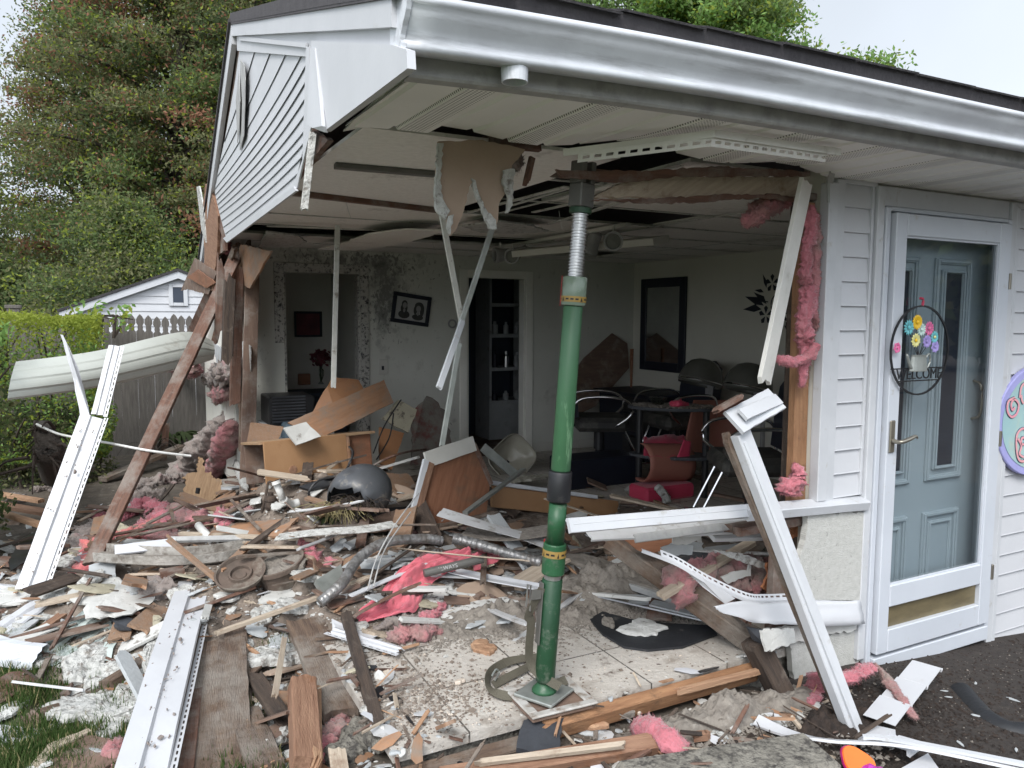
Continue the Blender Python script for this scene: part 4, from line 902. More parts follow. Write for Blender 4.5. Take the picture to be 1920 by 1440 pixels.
# store room: shelf unit and bottles
sx0, sx1, syf = 4.02, 4.52, YB+.95
t = empty('shelf_unit', (sx0, syf, FLOOR), 'dark built-in shelf unit seen through the middle doorway', 'shelves')
put(join(box((sx0-.03, syf, FLOOR), (sx0, syf+.4, 2.2)), box((sx1, syf, FLOOR), (sx1+.02, syf+.4, 2.2))), 'side_panel', 'gypsum_grey', t)
shz = [.55, .95, 1.35, 1.72]
for z in shz: put(box((sx0+.001, syf, z), (sx1-.001, syf+.4, z+.04)), 'shelf', 'gypsum_grey', t)
put(box((sx0+.001, syf+.002, FLOOR), (sx1-.001, syf+.03, .548)), 'base_panel', 'gypsum_grey', t)
r = random.Random(8); kinds = ['squat round', 'tall straight', 'narrow pump']; nb = 0
for z, names in ((.59, ['dark jar', 'pale tub', 'small box-like flask']), (.99, ['black bottle', 'silver spray can', 'grey bottle']), (1.39, ['white bottle', 'slim grey bottle', 'pale bottle'])):
    for i, nm in enumerate(names):
        hgt = r.uniform(.14, .22) if z > .6 else r.uniform(.1, .16); c = V((sx0+.08+.15*i, syf+.08, z+.0005)); rd = r.uniform(.028, .04)
        mm = 'steel' if 'silver' in nm else ('navy' if nm.startswith(('dark', 'black')) else 'gypsum_grey')
        o = tag(put(lathe_vf([(rd, 0), (rd, hgt*.7), (rd*.5, hgt*.8), (rd*.45, hgt)], 14, Matrix.Translation(c)), 'bottle', mm, smooth=False), f'{nm} on the {["lower", "middle", "upper"][[.59, .99, 1.39].index(z)]} shelf behind the middle doorway, {["left", "centre", "right"][i]} one', 'bottle', 'bottles on the store room shelves')
o = tag(put(bbox_(PZ(888, 815, FLOOR)+V((-.13, .3, 0)), PZ(888, 815, FLOOR)+V((.13, .4, .4))), 'heater', 'gypsum_grey'), 'small pale grey panel heater on the floor inside the middle doorway', 'heater')
# mirror on the side wall
t = empty('wall_mirror', (XR-.03, 6.75, 1.0), 'tall mirror in a wide dark frame on the right hand wall', 'mirror')
ya, yb_, za, zb = 6.36, 7.13, 1.01, 2.03; fw = .10
put(join(bbox_((XR-.03, ya, za), (XR-.001, ya+fw, zb)), bbox_((XR-.03, yb_-fw, za), (XR-.001, yb_, zb)), bbox_((XR-.03, ya+fw+.0005, zb-fw), (XR-.001, yb_-fw-.0005, zb)), bbox_((XR-.03, ya+fw+.0005, za), (XR-.001, yb_-fw-.0005, za+fw))), 'mirror_frame', 'navy', t)
put(box((XR-.018, ya+fw-.005, za+fw-.005), (XR-.012, yb_-fw+.005, zb-fw+.005)), 'mirror_glass', 'mirror', t)
# wall decal: flowers, leaves and lettering
def textobj(name, body, M, size, m, parent=None, ext=.0015, shear=0, spacing=1):
    c = bpy.data.curves.new(name, 'FONT'); c.body = body; c.size = size; c.extrude = ext; c.align_x = 'CENTER'; c.align_y = 'CENTER'; c.shear = shear; c.space_character = spacing
    o = bpy.data.objects.new(name, c); COL.objects.link(o); bpy.context.view_layer.update()
    dg = bpy.context.evaluated_depsgraph_get(); me = bpy.data.meshes.new_from_object(o.evaluated_get(dg)); bpy.data.objects.remove(o); me.materials.clear(); me.materials.append(MATS[m])
    o = bpy.data.objects.new(name, me); COL.objects.link(o); WM[o.name] = M
    if parent is not None: o.parent = parent; o.matrix_basis = WM[parent.name].inverted() @ M
    else: o.matrix_basis = M
    return o
dx = XR-.002
def RW(u, v): return PX(u, v, dx)
t = empty('wall_decal', RW(1450, 570), 'dark floral wall decal with script lettering on the right hand wall', 'decal')
MR = Matrix(((0, 0, -1, 0), (-1, 0, 0, 0), (0, 1, 0, 0), (0, 0, 0, 1)))   # text facing -x, reading along -y
def dtxt(s, u, v, size):
    p = RW(u, v); M = Matrix.Translation(p) @ MR; textobj('lettering', s, M, size, 'navy', t, .001, .35)
dtxt('you', 1476, 520, .17); dtxt('own', 1492, 546, .17); dtxt('Beauty', 1500, 584, .27)
def leafshape(c, ang, L, w_):
    d = V((0, math.cos(ang), math.sin(ang))); n = V((0, -math.sin(ang), math.cos(ang))); return [c, c+d*L*.35+n*w_, c+d*L, c+d*L*.4-n*w_*.5]
sh_ = []
k = 0
def flower(u, v, R):
    c = RW(u, v); return [[c+V((0, math.cos(a)*R*.15, math.sin(a)*R*.15)), c+V((0, math.cos(a-.35)*R*.8, math.sin(a-.35)*R*.8)), c+V((0, math.cos(a)*R, math.sin(a)*R)), c+V((0, math.cos(a+.35)*R*.8, math.sin(a+.35)*R*.8))] for a in [i*1.2566+.3 for i in range(5)]]
sh_ = flower(1448, 531, .085)+flower(1436, 591, .09)
for (u, v, a, L_) in ((1437, 540, 1.2, .14), (1432, 548, .2, .12), (1424, 575, 3.14*.93, .0), (1407, 580, 3.14*1.9, .0), (1473, 603, 4.2, .15), (1470, 610, 3.6, .12), (1437, 570, .6, .2), (1432, 573, .35, .26), (1428, 580, .0, .24)):
    if L_: sh_.append(leafshape(RW(u, v), a, L_, L_*.2))
putsplit('decal_petal', [thick(flat(q), .001) for q in sh_], 'navy', t)
put(join(tube_vf([RW(1462, 548), RW(1448, 560), RW(1447, 580), RW(1460, 595), RW(1478, 600), RW(1487, 592)], .006, 5, n=20), tube_vf([RW(1440, 566), RW(1425, 566), RW(1407, 580)], .006, 5, n=12)), 'decal_stem', 'navy', t)
# station desk under the mirror with bottles
t = empty('station_desk', (4.95, 6.6, FLOOR), 'dark salon station cabinet below the wall mirror', 'cabinet')
put(bbox_((4.72, 6.12, .78), (5.37, 7.12, .82)), 'desk_top', 'navy', t); put(bbox_((4.78, 6.16, FLOOR), (5.36, 7.08, .779)), 'desk_body', 'navy', t)
for z in (.2, .42, .62): put(bbox_((4.765, 6.2, z), (4.779, 6.62, z+.17)), 'drawer', 'black_plastic', t)
mat('teal', (.05, .25, .24), None, 4, .4); mat('lotion', (.45, .33, .28), None, 4, .4); mat('whitebottle', (.5, .5, .5), None, 4, .4)
for (u, m, hgt, lb) in ((1206, 'lotion', .15, 'pink pump bottle on the station desk under the mirror'), (1221, 'teal', .12, 'teal jar on the station desk under the mirror'), (1230, 'whitebottle', .17, 'white pump bottle on the station desk under the mirror')):
    c = PZ(u, 713, .821); t = empty('bottle', c, lb, 'bottle', 'bottles on the station desk'); Mt = Matrix.Translation(c)
    put(lathe_vf([(.035, 0), (.037, hgt*.6), (.02, hgt*.8), (.012, hgt)], 14, Mt), 'bottle_body', m, t, smooth=False)
    put(lathe_vf([(.006, hgt+.0005), (.006, hgt+.03), (.018, hgt+.032), (.018, hgt+.042)], 10, Mt), 'pump', 'whitebottle', t)
tag(put(xf(chunk_vf(.35, .2, .02, 5), Matrix.Translation(PZ(1170, 712, .84))), 'debris_chunk', 'wood_pale'), 'torn strip of board lying on the station desk', 'debris')
tag(put(xf(chunk_vf(.22, .15, .012, 15), Matrix.Translation(PZ(1222, 716, .835))), 'folded_towel', 'teal'), 'pale teal towel on the station desk by the bottles', 'towel')
# salon chairs
def salon_chair(loc, rz, label, tilt=0, s=1.0):
    M = Matrix.Translation(V(loc)) @ Matrix.Rotation(math.radians(rz), 4, 'Z') @ Matrix.Rotation(math.radians(tilt), 4, 'X') @ Matrix.Scale(s, 4)
    t = empty('salon_chair', loc, label, 'chair', 'salon chairs'); t.matrix_basis = M; WM[t.name] = M
    L_ = lambda vf: xf(vf, M)
    put(L_(bbox_((-.25, -.25, .44), (.25, .24, .57), .04)), 'seat', 'black_seat', t)
    vs = []; n = 12
    prof = [(-.25, .58), (-.27, .80), (-.24, 1.0), (-.14, 1.07), (.14, 1.07), (.24, 1.0), (.27, .80), (.25, .58)]
    vs = [V((x, .21+.12*(z-.58), z)) for x, z in prof]+[V((x*1.0, .30+.12*(z-.58), z)) for x, z in prof]; k = len(prof)
    put(L_((vs, [tuple(range(k))[::-1], tuple(range(k, 2*k))]+[(i, (i+1) % k, (i+1) % k+k, i+k) for i in range(k)])), 'backrest', 'navy', t)
    for sx in (-1, 1):
        put(L_(tube_vf([V((sx*.27, .26, .50)), V((sx*.30, .24, .72)), V((sx*.31, .05, .77)), V((sx*.31, -.2, .74)), V((sx*.30, -.26, .62)), V((sx*.27, -.12, .50))], .013, 8, n=22)), 'armrest', 'chrome', t, smooth=True)
    put(L_(lathe_vf([(.035, .06), (.035, .25), (.05, .255), (.05, .438)], 14)), 'pedestal', 'black_plastic', t)
    put(L_(lathe_vf([(.24, 0), (.24, .012), (.2, .03), (.06, .058)], 22)), 'base', 'chrome', t)
    put(L_(join(tube_vf([V((-.1, -.22, .45)), V((-.1, -.36, .16))], .009, 6), tube_vf([V((.1, -.22, .45)), V((.1, -.36, .16))], .009, 6), bbox_((-.14, -.42, .13), (.14, -.33, .15)))), 'footrest', 'chrome', t)
    return t
mat('black_seat', (.022, .022, .022), (.05, .047, .042), 7, .7, .3, 40, dirt=(.085, .08, .07), dsc=5, dlo=.48, dhi=.62)
salon_chair((4.02, 5.95, FLOOR), 62, 'black salon chair by the back wall behind the green post')
salon_chair((4.75, 5.75, FLOOR), -95, 'black salon chair facing away in front of the dark station desk')
salon_chair((3.84, 3.84, FLOOR), -118, 'dust covered black salon chair nearest the broken window, back against the wall')
# hooded hair dryers
def dryer(c, label):
    t = empty('hair_dryer', (c.x, c.y, FLOOR), label, 'hair dryer', 'hooded hair dryers'); M = Matrix.Translation(c) @ Matrix.Rotation(math.radians(14), 4, 'Y')
    R_ = .20
    pr = [(R_, 0), (R_*1.02, .03), (R_, .06), (R_*.96, .10), (R_*.84, .16), (R_*.6, .215), (R_*.3, .24), (.012, .246)]
    put(thick(lathe_vf(pr, 26, M)[0:2] and (lathe_vf(pr, 26, M)[0], lathe_vf(pr, 26, M)[1][:-2]), .006), 'dryer_hood', 'hood', t, smooth=True)
    put(sweep_vf([M @ V((R_*1.03*math.cos(a*.3307), R_*1.03*math.sin(a*.3307), .035)) for a in range(20)], circ(.006, 6), True), 'hood_band', 'chrome', t)
    put(join(tube_vf([c+V((.17, .05, -.02)), c+V((.27, .08, -.1)), V((c.x+.28, c.y+.08, FLOOR))], .02, 8, n=12), bbox_((c.x+.17, c.y+.02, c.z-.12), (c.x+.25, c.y+.12, c.z-.02))), 'dryer_stand', 'photo_grey', t)
    return t
mat('hood', (.10, .10, .09), (.08, .08, .07), 4, .25)
dryer(PY(1312, 722, 5.45), 'smoky hooded hair dryer nearer the mirror'); dryer(PY(1400, 735, 4.75), 'smoky hooded hair dryer to the right, farther from the mirror')
# two tier trolley table, cape, red towel
tz = .86; tl = PZ(1200, 762, tz); tr = PZ(1325, 766, tz)
t = empty('trolley_table', (tl.x, tl.y, FLOOR), 'black two tier round top trolley table littered with dirt', 'table')
def ell(c, a, b_, z0, z1, k=28): return lathe_vf([(1, z0-c.z), (1, z1-c.z)], k, Matrix.Translation(c) @ Matrix.Diagonal((a, b_, 1, 1)))
mid = (tl+tr)/2
Mt = Matrix.Translation(mid) @ Matrix.Rotation(math.atan2(tr.y-tl.y, tr.x-tl.x), 4, 'Z'); Lh = (tr-tl).length/2
put(xf(lathe_vf([(1, -.012), (1.01, 0), (1, .012)], 30), Mt @ Matrix.Diagonal((Lh+.1, .2, 1, 1))), 'table_top', 'slate', t)
put(xf(lathe_vf([(1, -.412), (1.01, -.40), (1, -.388)], 30), Mt @ Matrix.Diagonal((Lh+.08, .17, 1, 1))), 'lower_shelf', 'slate', t)
for p_ in (tl, tr): put(lathe_vf([(.028, 0), (.028, tz-.012-FLOOR)], 12, Matrix.Translation(V((p_.x, p_.y, FLOOR)))), 'leg', 'black_plastic', t)
gr = []; r = random.Random(21)
for _ in range(420):
    a = r.uniform(0, 6.28); q = math.sqrt(r.random())*.95; s = r.uniform(.004, .014); c = Mt @ V(((Lh+.1)*q*math.cos(a), .2*q*math.sin(a), .012))
    gr.append(box(c-V((s, s*.6, 0)), c+V((s, s*.6, s*.9))))
tag(put(join(*gr), 'dirt_crumbs', 'cellulose'), 'grey dirt crumbs covering the trolley table top', 'debris', kind='stuff')
o = tag(put(lathe_vf([(.035, 0), (.06, .03), (.075, .07), (.07, .07), (.052, .03), (.03, .008)], 18, Matrix.Translation(Mt @ V((-.12, .0, .013)))), 'glass_bowl', 'clear_plastic'), 'small clear bowl on the trolley table', 'bowl')
tag(fluff('cloth_scrap', 'cape_pink', [Mt @ V((-.02, -.06, .03)), Mt @ V((.06, -.08, .03)), Mt @ V((.12, -.03, .03))], [.02, .03, .015], hairs=0, amp=.7), 'crumpled bright pink scrap lying on the trolley table', 'cloth')
yc = mid.y-.12
def Cy(u, v, d=0): return PY(u, v, yc+d)
A_ = [Cy(1205, 830, .15), Cy(1250, 820, .1), Cy(1290, 822, .1), Cy(1292, 862, .05)]
cf = cloth_vf([Cy(1206, 822, .25), Cy(1245, 818, .25), Cy(1285, 822, .25)], [Cy(1207, 855), Cy(1245, 860), Cy(1290, 858)], 16, 8, .02, 3)
cp = tag(put(thick(cf, .002), 'salon_cape', 'cape_pink', smooth=True), 'bright pink cape draped over a curled salmon chair pad beside the trolley', 'cape')
put(thick(cloth_vf([Cy(1282, 824, -.02), Cy(1296, 830, -.02)], [Cy(1268, 862, -.02), Cy(1292, 868, -.03)], 6, 6, .01, 5), .002), 'cape_corner', 'cape_pink', cp, smooth=True)
vs = []; K2 = 14
for i in range(9):
    for j in range(K2+1):
        a = math.pi*(.5-1.15*j/K2); base = Cy(1207+(1292-1207)*i/8, 862, .08); R_ = .17
        vs.append(base+V((0, -R_*math.cos(a)*.8+.05, R_*math.sin(a)*.9-.03)))
tag(put(thick((vs, [(i*(K2+1)+j, (i+1)*(K2+1)+j, (i+1)*(K2+1)+j+1, i*(K2+1)+j+1) for i in range(8) for j in range(K2)]), .006), 'chair_pad', 'cape_salmon', smooth=True), 'curled salmon coloured vinyl pad hanging below the pink cape', 'chair pad')
# curved salmon chair shell behind the trolley
vs = []
for i in range(9):
    for j in range(9):
        u = 1300+(1395-1300)*j/8+(i*-3); v = 750+i*14; vs.append(PY(u, v, mid.y+.35+.12*math.sin(math.pi*j/8)))
tag(put(thick((vs, [(i*9+j, i*9+j+1, (i+1)*9+j+1, (i+1)*9+j) for i in range(8) for j in range(8)]), .02), 'shell_chair', 'cape_salmon', smooth=True), 'salmon curved chair shell behind the trolley table', 'chair')
tag(put(bbox_(PZ(1212, 938, .15)-V((0, 0, .03)), PZ(1212, 938, .15)+V((.5, .25, .09)), .02), 'foot_cushion', 'cape_pink'), 'flat crimson cushion on the floor in front of the trolley', 'cushion')
tag(put(bbox_(PZ(1068, 920, FLOOR), PZ(1068, 920, FLOOR)+V((.75, .35, .25)), .01), 'toppled_cabinet', 'navy'), 'long low black cabinet toppled on the floor right of the green post', 'cabinet')
fluff('crumpled_cup', 'plaster', [P(1250, 945)+V((0, 0, .01)), P(1250, 945)+V((-.03, 0, .08)), P(1250, 945)+V((-.09, .02, .15))], [.03, .035, .03], 'crumpled white paper hose end sticking up before the crimson cushion', 'hose', hairs=0, amp=.25)
fluff('insulation_clump', 'pink_dirty', [P(1245, 925)+V((0, .1, .05)), P(1275, 920)+V((0, .1, .1)), P(1262, 890)+V((0, .1, .1))], [.05, .07, .05], 'dusty pink insulation tuft on the crimson cushion')
# plywood leaning in the far corner
tag(put(thick(([V((4.25, 7.05, .45)), V((4.75, 7.1, .62)), V((5.28, 7.22, 1.02)), V((5.27, 7.25, 1.30)), V((5.05, 7.24, 1.42)), V((4.65, 7.2, 1.15)), V((4.3, 7.1, .8))], [(0, 1, 2, 3, 4, 5, 6)]), .015), 'plywood_sheet', 'ply_brown'), 'brown plywood sheet with a pointed top leaning in the far corner', 'plywood')
tag(put(lathe_vf([(.012, 0), (.02, .4), (.022, .43)], 8, Matrix.Translation(V((5.15, 7.0, .82)))), 'broom_handle', 'ply_red'), 'short brown stick standing in front of the pointed plywood', 'stick')
# track spotlights
def spot(c, label, aim=(-.5, -.8, -.2), stemh=.05):
    t = empty('track_spotlight', c, label, 'spotlight', 'track spotlights on the ceiling'); d = V(aim).normalized(); M = frame(c, c+d)
    R = M @ Matrix.Rotation(math.pi/2, 4, 'Y')
    put(lathe_vf([(.03, -.11), (.045, -.09), (.05, -.02), (.062, .03), (.062, .05), (.05, .05), (.045, .03)], 20, R), 'lamp_head', 'photo_grey', t)
    put(lathe_vf([(.046, .034), (.02, .036), (.002, .038)], 20, R), 'bulb', 'steel_grey', t)
    put(lathe_vf([(.008, 0), (.008, stemh)], 8, Matrix.Translation(c+V((0, 0, .045)))), 'stem', 'casing', t)
tr1 = tag(put(bbox_(PZ(1030, 456, 2.19)+V((0, 0, 0)), PZ(1030, 456, 2.19)+V((.03, .03, .02))), 'light_track', 'casing'), 'short white track piece under the ceiling tiles', 'light track') if 0 else 0
plank('light_track', 'casing', PZ(905, 470, 2.19), PZ(1178, 421, 2.19), .035, .025, 'long white lighting track crossing under the ceiling tiles', 'light track')
spot(PZ(1150, 452, 2.08), 'track spotlight facing the street with its round dark lens, right of the post', (-.55, -.8, -.12))
spot(PZ(1108, 462, 2.09), 'track spotlight pointing down just right of the green post', (-.2, .3, -.8))
spot(PZ(962, 480, 2.08), 'track spotlight with a round lens above the middle doorway', (-.6, -.7, -.1))
spot(PZ(938, 478, 2.09), 'leftmost track spotlight turned to the left', (-.9, .1, -.1))
zs_ = PZ(960, 475, 2.05)
plank('fallen_fixture', 'casing', PZ(975, 474, 2.1), PZ(1240, 450, 2.12), .20, .05, 'long pale fluorescent fixture sagging below the ceiling behind the post', 'light fixture', roll=10)
# black air conditioner and blue bin at the left
c = PZ(512, 800, .55)
t = empty('air_conditioner', (1.5, 6.5, .5), 'black box air conditioner with a slatted grille by the left doorway', 'air conditioner')
ca = PY(506, 800, 6.62); cb = PY(590, 742, 6.62)
put(bbox_((ca.x, 6.62, ca.z), (cb.x, 7.05, cb.z), .01), 'housing', 'black_plastic', t)
put(join(*[bbox_((ca.x+.02, 6.608, ca.z+.03+.026*i), (ca.x+.30, 6.618, ca.z+.044+.026*i), .002) for i in range(9)]), 'grille', 'slate', t)
tag(put(join(bbox_((ca.x-.02, 6.56, FLOOR), (cb.x+.15, 7.1, ca.z-.002))), 'low_cabinet', 'gypsum_grey'), 'grey low cabinet under the black air conditioner', 'cabinet')
mat('blue_dusty', (.07, .12, .16), (.1, .14, .17), 6, .6)
tag(put(bbox_(PY(536, 850, 6.35), PY(605, 792, 6.35)+V((0, .2, 0)), .02), 'storage_bin', 'blue_dusty'), 'dusty blue plastic bin below the air conditioner', 'bin')
# ================================================================== TREES, HEDGE, FENCE, SHED
def quads(name, C, D1, D2, mats, mi, parent=None, label=None, cat=None, kind=None, org=None):
    """many small leaf faces from numpy arrays: centres, half-axes"""
    n = len(C); co = np.empty((n, 4, 3), np.float32)
    co[:, 0] = C-D1; co[:, 1] = C+D2*.8; co[:, 2] = C+D1; co[:, 3] = C-D2*.8
    me = bpy.data.meshes.new(name); me.vertices.add(n*4); me.loops.add(n*4); me.polygons.add(n)
    if org is None: org = C.mean(0)*np.array([1, 1, 0])
    me.vertices.foreach_set('co', (co-np.asarray(org, np.float32)).ravel()); me.loops.foreach_set('vertex_index', np.arange(n*4, dtype=np.int32))
    me.polygons.foreach_set('loop_start', np.arange(0, n*4, 4, dtype=np.int32)); me.polygons.foreach_set('loop_total', np.full(n, 4, np.int32))
    for q in mats: me.materials.append(MATS[q])
    me.polygons.foreach_set('material_index', mi.astype(np.int32)); me.update(); me.validate()
    o = bpy.data.objects.new(name, me); COL.objects.link(o); WM[o.name] = Matrix.Translation(V(org))
    if parent is not None: o.parent = parent; o.matrix_basis = WM[parent.name].inverted() @ WM[o.name]
    else: o.location = V(org)
    return tag(o, label, cat, None, kind)
def unit(rg, n):
    a = rg.normal(size=(n, 3)); return a/np.linalg.norm(a, axis=1, keepdims=True)
def tree(base, h, cr, z0, seed, label, pal, nb=120, per=260, leaf=.085, droop=.1, flat=.45, bsz=.9, trunk=.28, wts=None, top=1.0, kind='tree', lean=(0, 0), spread=1.0):
    rg = np.random.default_rng(seed); base = V(base); t = empty(kind, base, label, 'tree')
    ax = [base+V((lean[0]*k/6*h*.1+.12*h*.1*math.sin(k*1.7+seed), lean[1]*k/6*h*.1+.1*h*.1*math.cos(k*2.1+seed), h*.93*k/6)) for k in range(7)]
    tp = tube_vf(ax, [trunk, trunk*.8, trunk*.6, trunk*.4, trunk*.2, .03], 9, n=18); limbs = []; Cs = []; Ms = []
    def axis(z):
        u = max(0, min(5.999, (z-base.z)/(h*.93)*6)); k = int(u); return ax[k].lerp(ax[k+1], u-k)
    for b in range(nb):
        zz = base.z+z0+(h-z0)*((b+rg.random())/nb); f = (zz-base.z-z0)/(h-z0)
        a = b*2.39996+rg.normal()*.3; R = cr*math.sin(math.pi*min(1, .12+.88*f)**.75)**.7*(1-.25*f)*rg.uniform(.62, 1.08)*spread
        s = axis(zz-R*.25); e = V((axis(zz).x+R*math.cos(a), axis(zz).y+R*math.sin(a), zz-droop*R+rg.normal()*.1))
        if b % 2 == 0: limbs.append(tube_vf([s, s.lerp(e, .5)+V((0, 0, .12*R)), e], [trunk*.22*(1-f*.5)+.012, .01], 5, n=6))
        m = int(per*(.5+R/cr)); tt = rg.uniform(.25, 1.08, m)**.8
        ctr = np.array(s)[None]*(1-tt[:, None])+np.array(e)[None]*tt[:, None]; ctr[:, 2] += .12*R*np.sin(np.pi*tt)*1.2
        sp = bsz*(.30+.5*tt)[:, None]*rg.normal(size=(m, 3))*np.array([.55, .55, .55*flat])
        # clump the leaves
        cc = rg.normal(size=(max(3, m//22), 3))*np.array([.1, .1, .06])*bsz; sp = sp*.75+cc[rg.integers(0, len(cc), m)]*2.4
        Cs.append(ctr+sp); q = rg.choice(len(pal), p=wts(f, R/cr, rg) if wts else None)
        mi = np.full(m, q); alt = rg.random(m) < .5; mi[alt] = rg.integers(0, len(pal), alt.sum()); Ms.append(mi)
    C = np.concatenate(Cs); mi = np.concatenate(Ms); n = len(C)
    d1 = unit(rg, n)*leaf*rg.uniform(.6, 1.3, (n, 1)); d2 = np.cross(d1, unit(rg, n)); d2 *= (leaf*.55/np.maximum(1e-6, np.linalg.norm(d2, axis=1, keepdims=True)))
    put(join(tp), 'trunk', 'bark', t, smooth=True); put(join(*limbs), 'limb', 'bark', t, smooth=True)
    quads('crown', C, d1, d2, pal, mi, t, org=(base.x, base.y, base.z)); return t
def wts_mix(f, r_, rg):
    a = max(0, f-.25)*1.0; w_ = np.array([.10+.26*a*r_, .62, .25*(1-f)+.1, .45*(1-f)+.04, .02]); return w_/w_.sum()
PAL = ['leaf_red', 'leaf_olive', 'leaf_dark', 'leaf_green', 'leaf_lime']
tree((1.9, 24, -.3), 16.5, 4.6, 1.2, 1, 'tall maple with rust tinged olive leaves, its trunk rising beside the gable', PAL, 210, 900, .06, .05, .30, .85, .42, wts_mix)
tree((3.6, 21, -.3), 13.5, 3.2, .8, 2, 'dark trunked tree just left of the gable edge behind the shed', PAL, 130, 640, .058, .05, .3, .8, .36, wts_mix)
tree((-.6, 27, -.3), 12.2, 3.5, .8, 3, 'olive and rust coloured tree at the far left, its thin top open to the sky', PAL, 140, 560, .058, .05, .35, .8, .3, wts_mix)
tree((-3.6, 21, -.3), 6.2, 2.6, .3, 4, 'rounded lighter green tree low at the left edge behind the hedge', PAL[1:], 90, 620, .055, .1, .5, .9, .16, lambda f, r_, g: np.array([.35, .1, .45, .1]))
tree((.2, 17.5, -.3), 4.2, 2.3, .1, 5, 'dense low green tree directly behind the picket fence', PAL[1:], 80, 620, .045, .1, .5, .8, .12, lambda f, r_, g: np.array([.35, .2, .42, .03]))
tree((4.4, 27, -.3), 12, 4.0, .6, 6, 'green tree filling the gap between shed and gable', PAL[1:], 110, 520, .06, .05, .4, 1.0, .3, lambda f, r_, g: np.array([.35, .25, .38, .02]))
tree((-5.2, 30, -.3), 9, 3.4, .4, 7, 'pale green tree farthest left in the distance', PAL[1:], 90, 330, .09, .1, .4, 1.0, .2, lambda f, r_, g: np.array([.3, .05, .5, .15]))
tree((2.6, 31, -.3), 15, 4.6, 1, 11, 'far hazier green tree closing the gap behind the tall maple', PAL[1:], 130, 420, .085, .05, .5, 1.1, .3, lambda f, r_, g: np.array([.5, .15, .33, .02]))
tree((5.6, 31, -.3), 14, 4.6, 1, 12, 'far green tree right behind the gable edge', PAL[1:], 110, 420, .085, .05, .5, 1.1, .3, lambda f, r_, g: np.array([.45, .2, .33, .02]))
BR = ['leaf_bright', 'leaf_green', 'leaf_lime']
tree((14.3, 17.0, -.3), 12.4, 5.3, 3.0, 8, 'bright green maple showing above the roof', BR, 200, 1200, .075, .0, .6, .62, .3, lambda f, r_, g: np.array([.62, .25, .13]), lean=(.5, 0))
tree((11.2, 20, -.3), 14.5, 4.6, 4, 9, 'darker green maple rising out of the frame behind the bright one', ['leaf_green', 'leaf_bright', 'leaf_dark'], 110, 480, .09, .0, .6, .9, .3, lambda f, r_, g: np.array([.5, .38, .12]))
tree((18.8, 18.2, -.3), 10.2, 3.9, 3.0, 10, 'lower bright green tree crown tapering to the right over the roof', BR, 130, 1000, .065, .0, .6, .5, .25, lambda f, r_, g: np.array([.58, .32, .10]))
# low undergrowth behind the fence as one far mass
rg = np.random.default_rng(33); n = 26000
C = np.stack([rg.uniform(-9, 7, n), rg.uniform(19, 29, n), rg.random(n)**1.4*3.0-.3], 1); d1 = unit(rg, n)*.12; d2 = np.cross(d1, unit(rg, n))*.7
quads('undergrowth', C, d1, d2, ['leaf_dark', 'leaf_green', 'leaf_olive'], rg.integers(0, 3, n), kind='stuff')
# trees across the street behind the viewer, seen only in the door glass
rg = np.random.default_rng(34); n = 42000
ang = rg.uniform(-.2, 1.7, n); hh_ = rg.random(n)**.8*(6.5+2.5*np.sin(ang*9)+1.5*np.sin(ang*23))
C = np.stack([np.sin(ang)*38*rg.uniform(.92, 1.08, n), -np.cos(ang)*38*rg.uniform(.92, 1.08, n), hh_], 1); d1 = unit(rg, n)*.5; d2 = np.cross(d1, unit(rg, n))*.7
quads('far_woods', C, d1, d2, ['leaf_dark', 'leaf_green', 'leaf_olive'], rg.integers(0, 3, n), kind='stuff')
# ---- hedge and bushes
def bush(name, lo, hi, n, leaf, pal, label, cat, seed, shell=.75, lumps=.12, topm=None, stems=14):
    rg = np.random.default_rng(seed); lo = np.array(lo); hi = np.array(hi); c = (lo+hi)/2; s = (hi-lo)/2
    p = rg.uniform(-1, 1, (n, 3)); out = rg.random(n) < shell; ax_ = rg.integers(0, 3, n); sg = rg.choice([-1, 1], n)
    for k in range(3):
        m = out & (ax_ == k); p[m, k] = sg[m]*(1-np.abs(rg.normal(0, .07, m.sum())))
    nse = np.array([fbm(*(q*s*2.0+seed), 3) for q in p]); p = p*(1+lumps*nse[:, None]*1.6)
    C = c+p*s; d1 = unit(rg, n)*leaf*rg.uniform(.6, 1.3, (n, 1)); d2 = np.cross(d1, unit(rg, n)); d2 *= leaf*.6/np.linalg.norm(d2, axis=1, keepdims=True)
    hgt = (C[:, 2]-lo[2])/(hi[2]-lo[2]); mi = rg.integers(0, len(pal)-1, n); mi[(hgt > .84+rg.normal(0, .06, n))] = len(pal)-1
    t = empty(name, (c[0], c[1], lo[2]), label, cat)
    quads('foliage', C, d1, d2, pal, mi, t, org=(c[0], c[1], lo[2]))
    r = random.Random(seed); st = []
    for _ in range(stems):
        x, y = r.uniform(lo[0], hi[0]), r.uniform(lo[1], hi[1]); st.append(tube_vf([V((x, y, lo[2]-.1)), V((x+r.gauss(0, .08), y+r.gauss(0, .08), (lo[2]+hi[2])/2)), V((x+r.gauss(0, .2), y+r.gauss(0, .2), hi[2]*.9))], [.018, .006], 5, n=5))
    put(join(*st), 'stem', 'twig', t); return t
bush('hedge', (-3.2, 8.1, .25), (-.10, 9.1, 1.58), 42000, .021, ['leaf_green', 'leaf_lime', 'leaf_bright', 'leaf_lime'], 'clipped privet hedge with a yellow green top before the picket fence', 'hedge', 41, .85, .07)
bush('shrub', (-2.3, 5.4, .15), (-.74, 6.3, 1.42), 15000, .026, ['leaf_green', 'leaf_dark', 'leaf_olive', 'leaf_bright'], 'leafy green shrub cut by the left edge of the photo', 'shrub', 42, .5, .3)
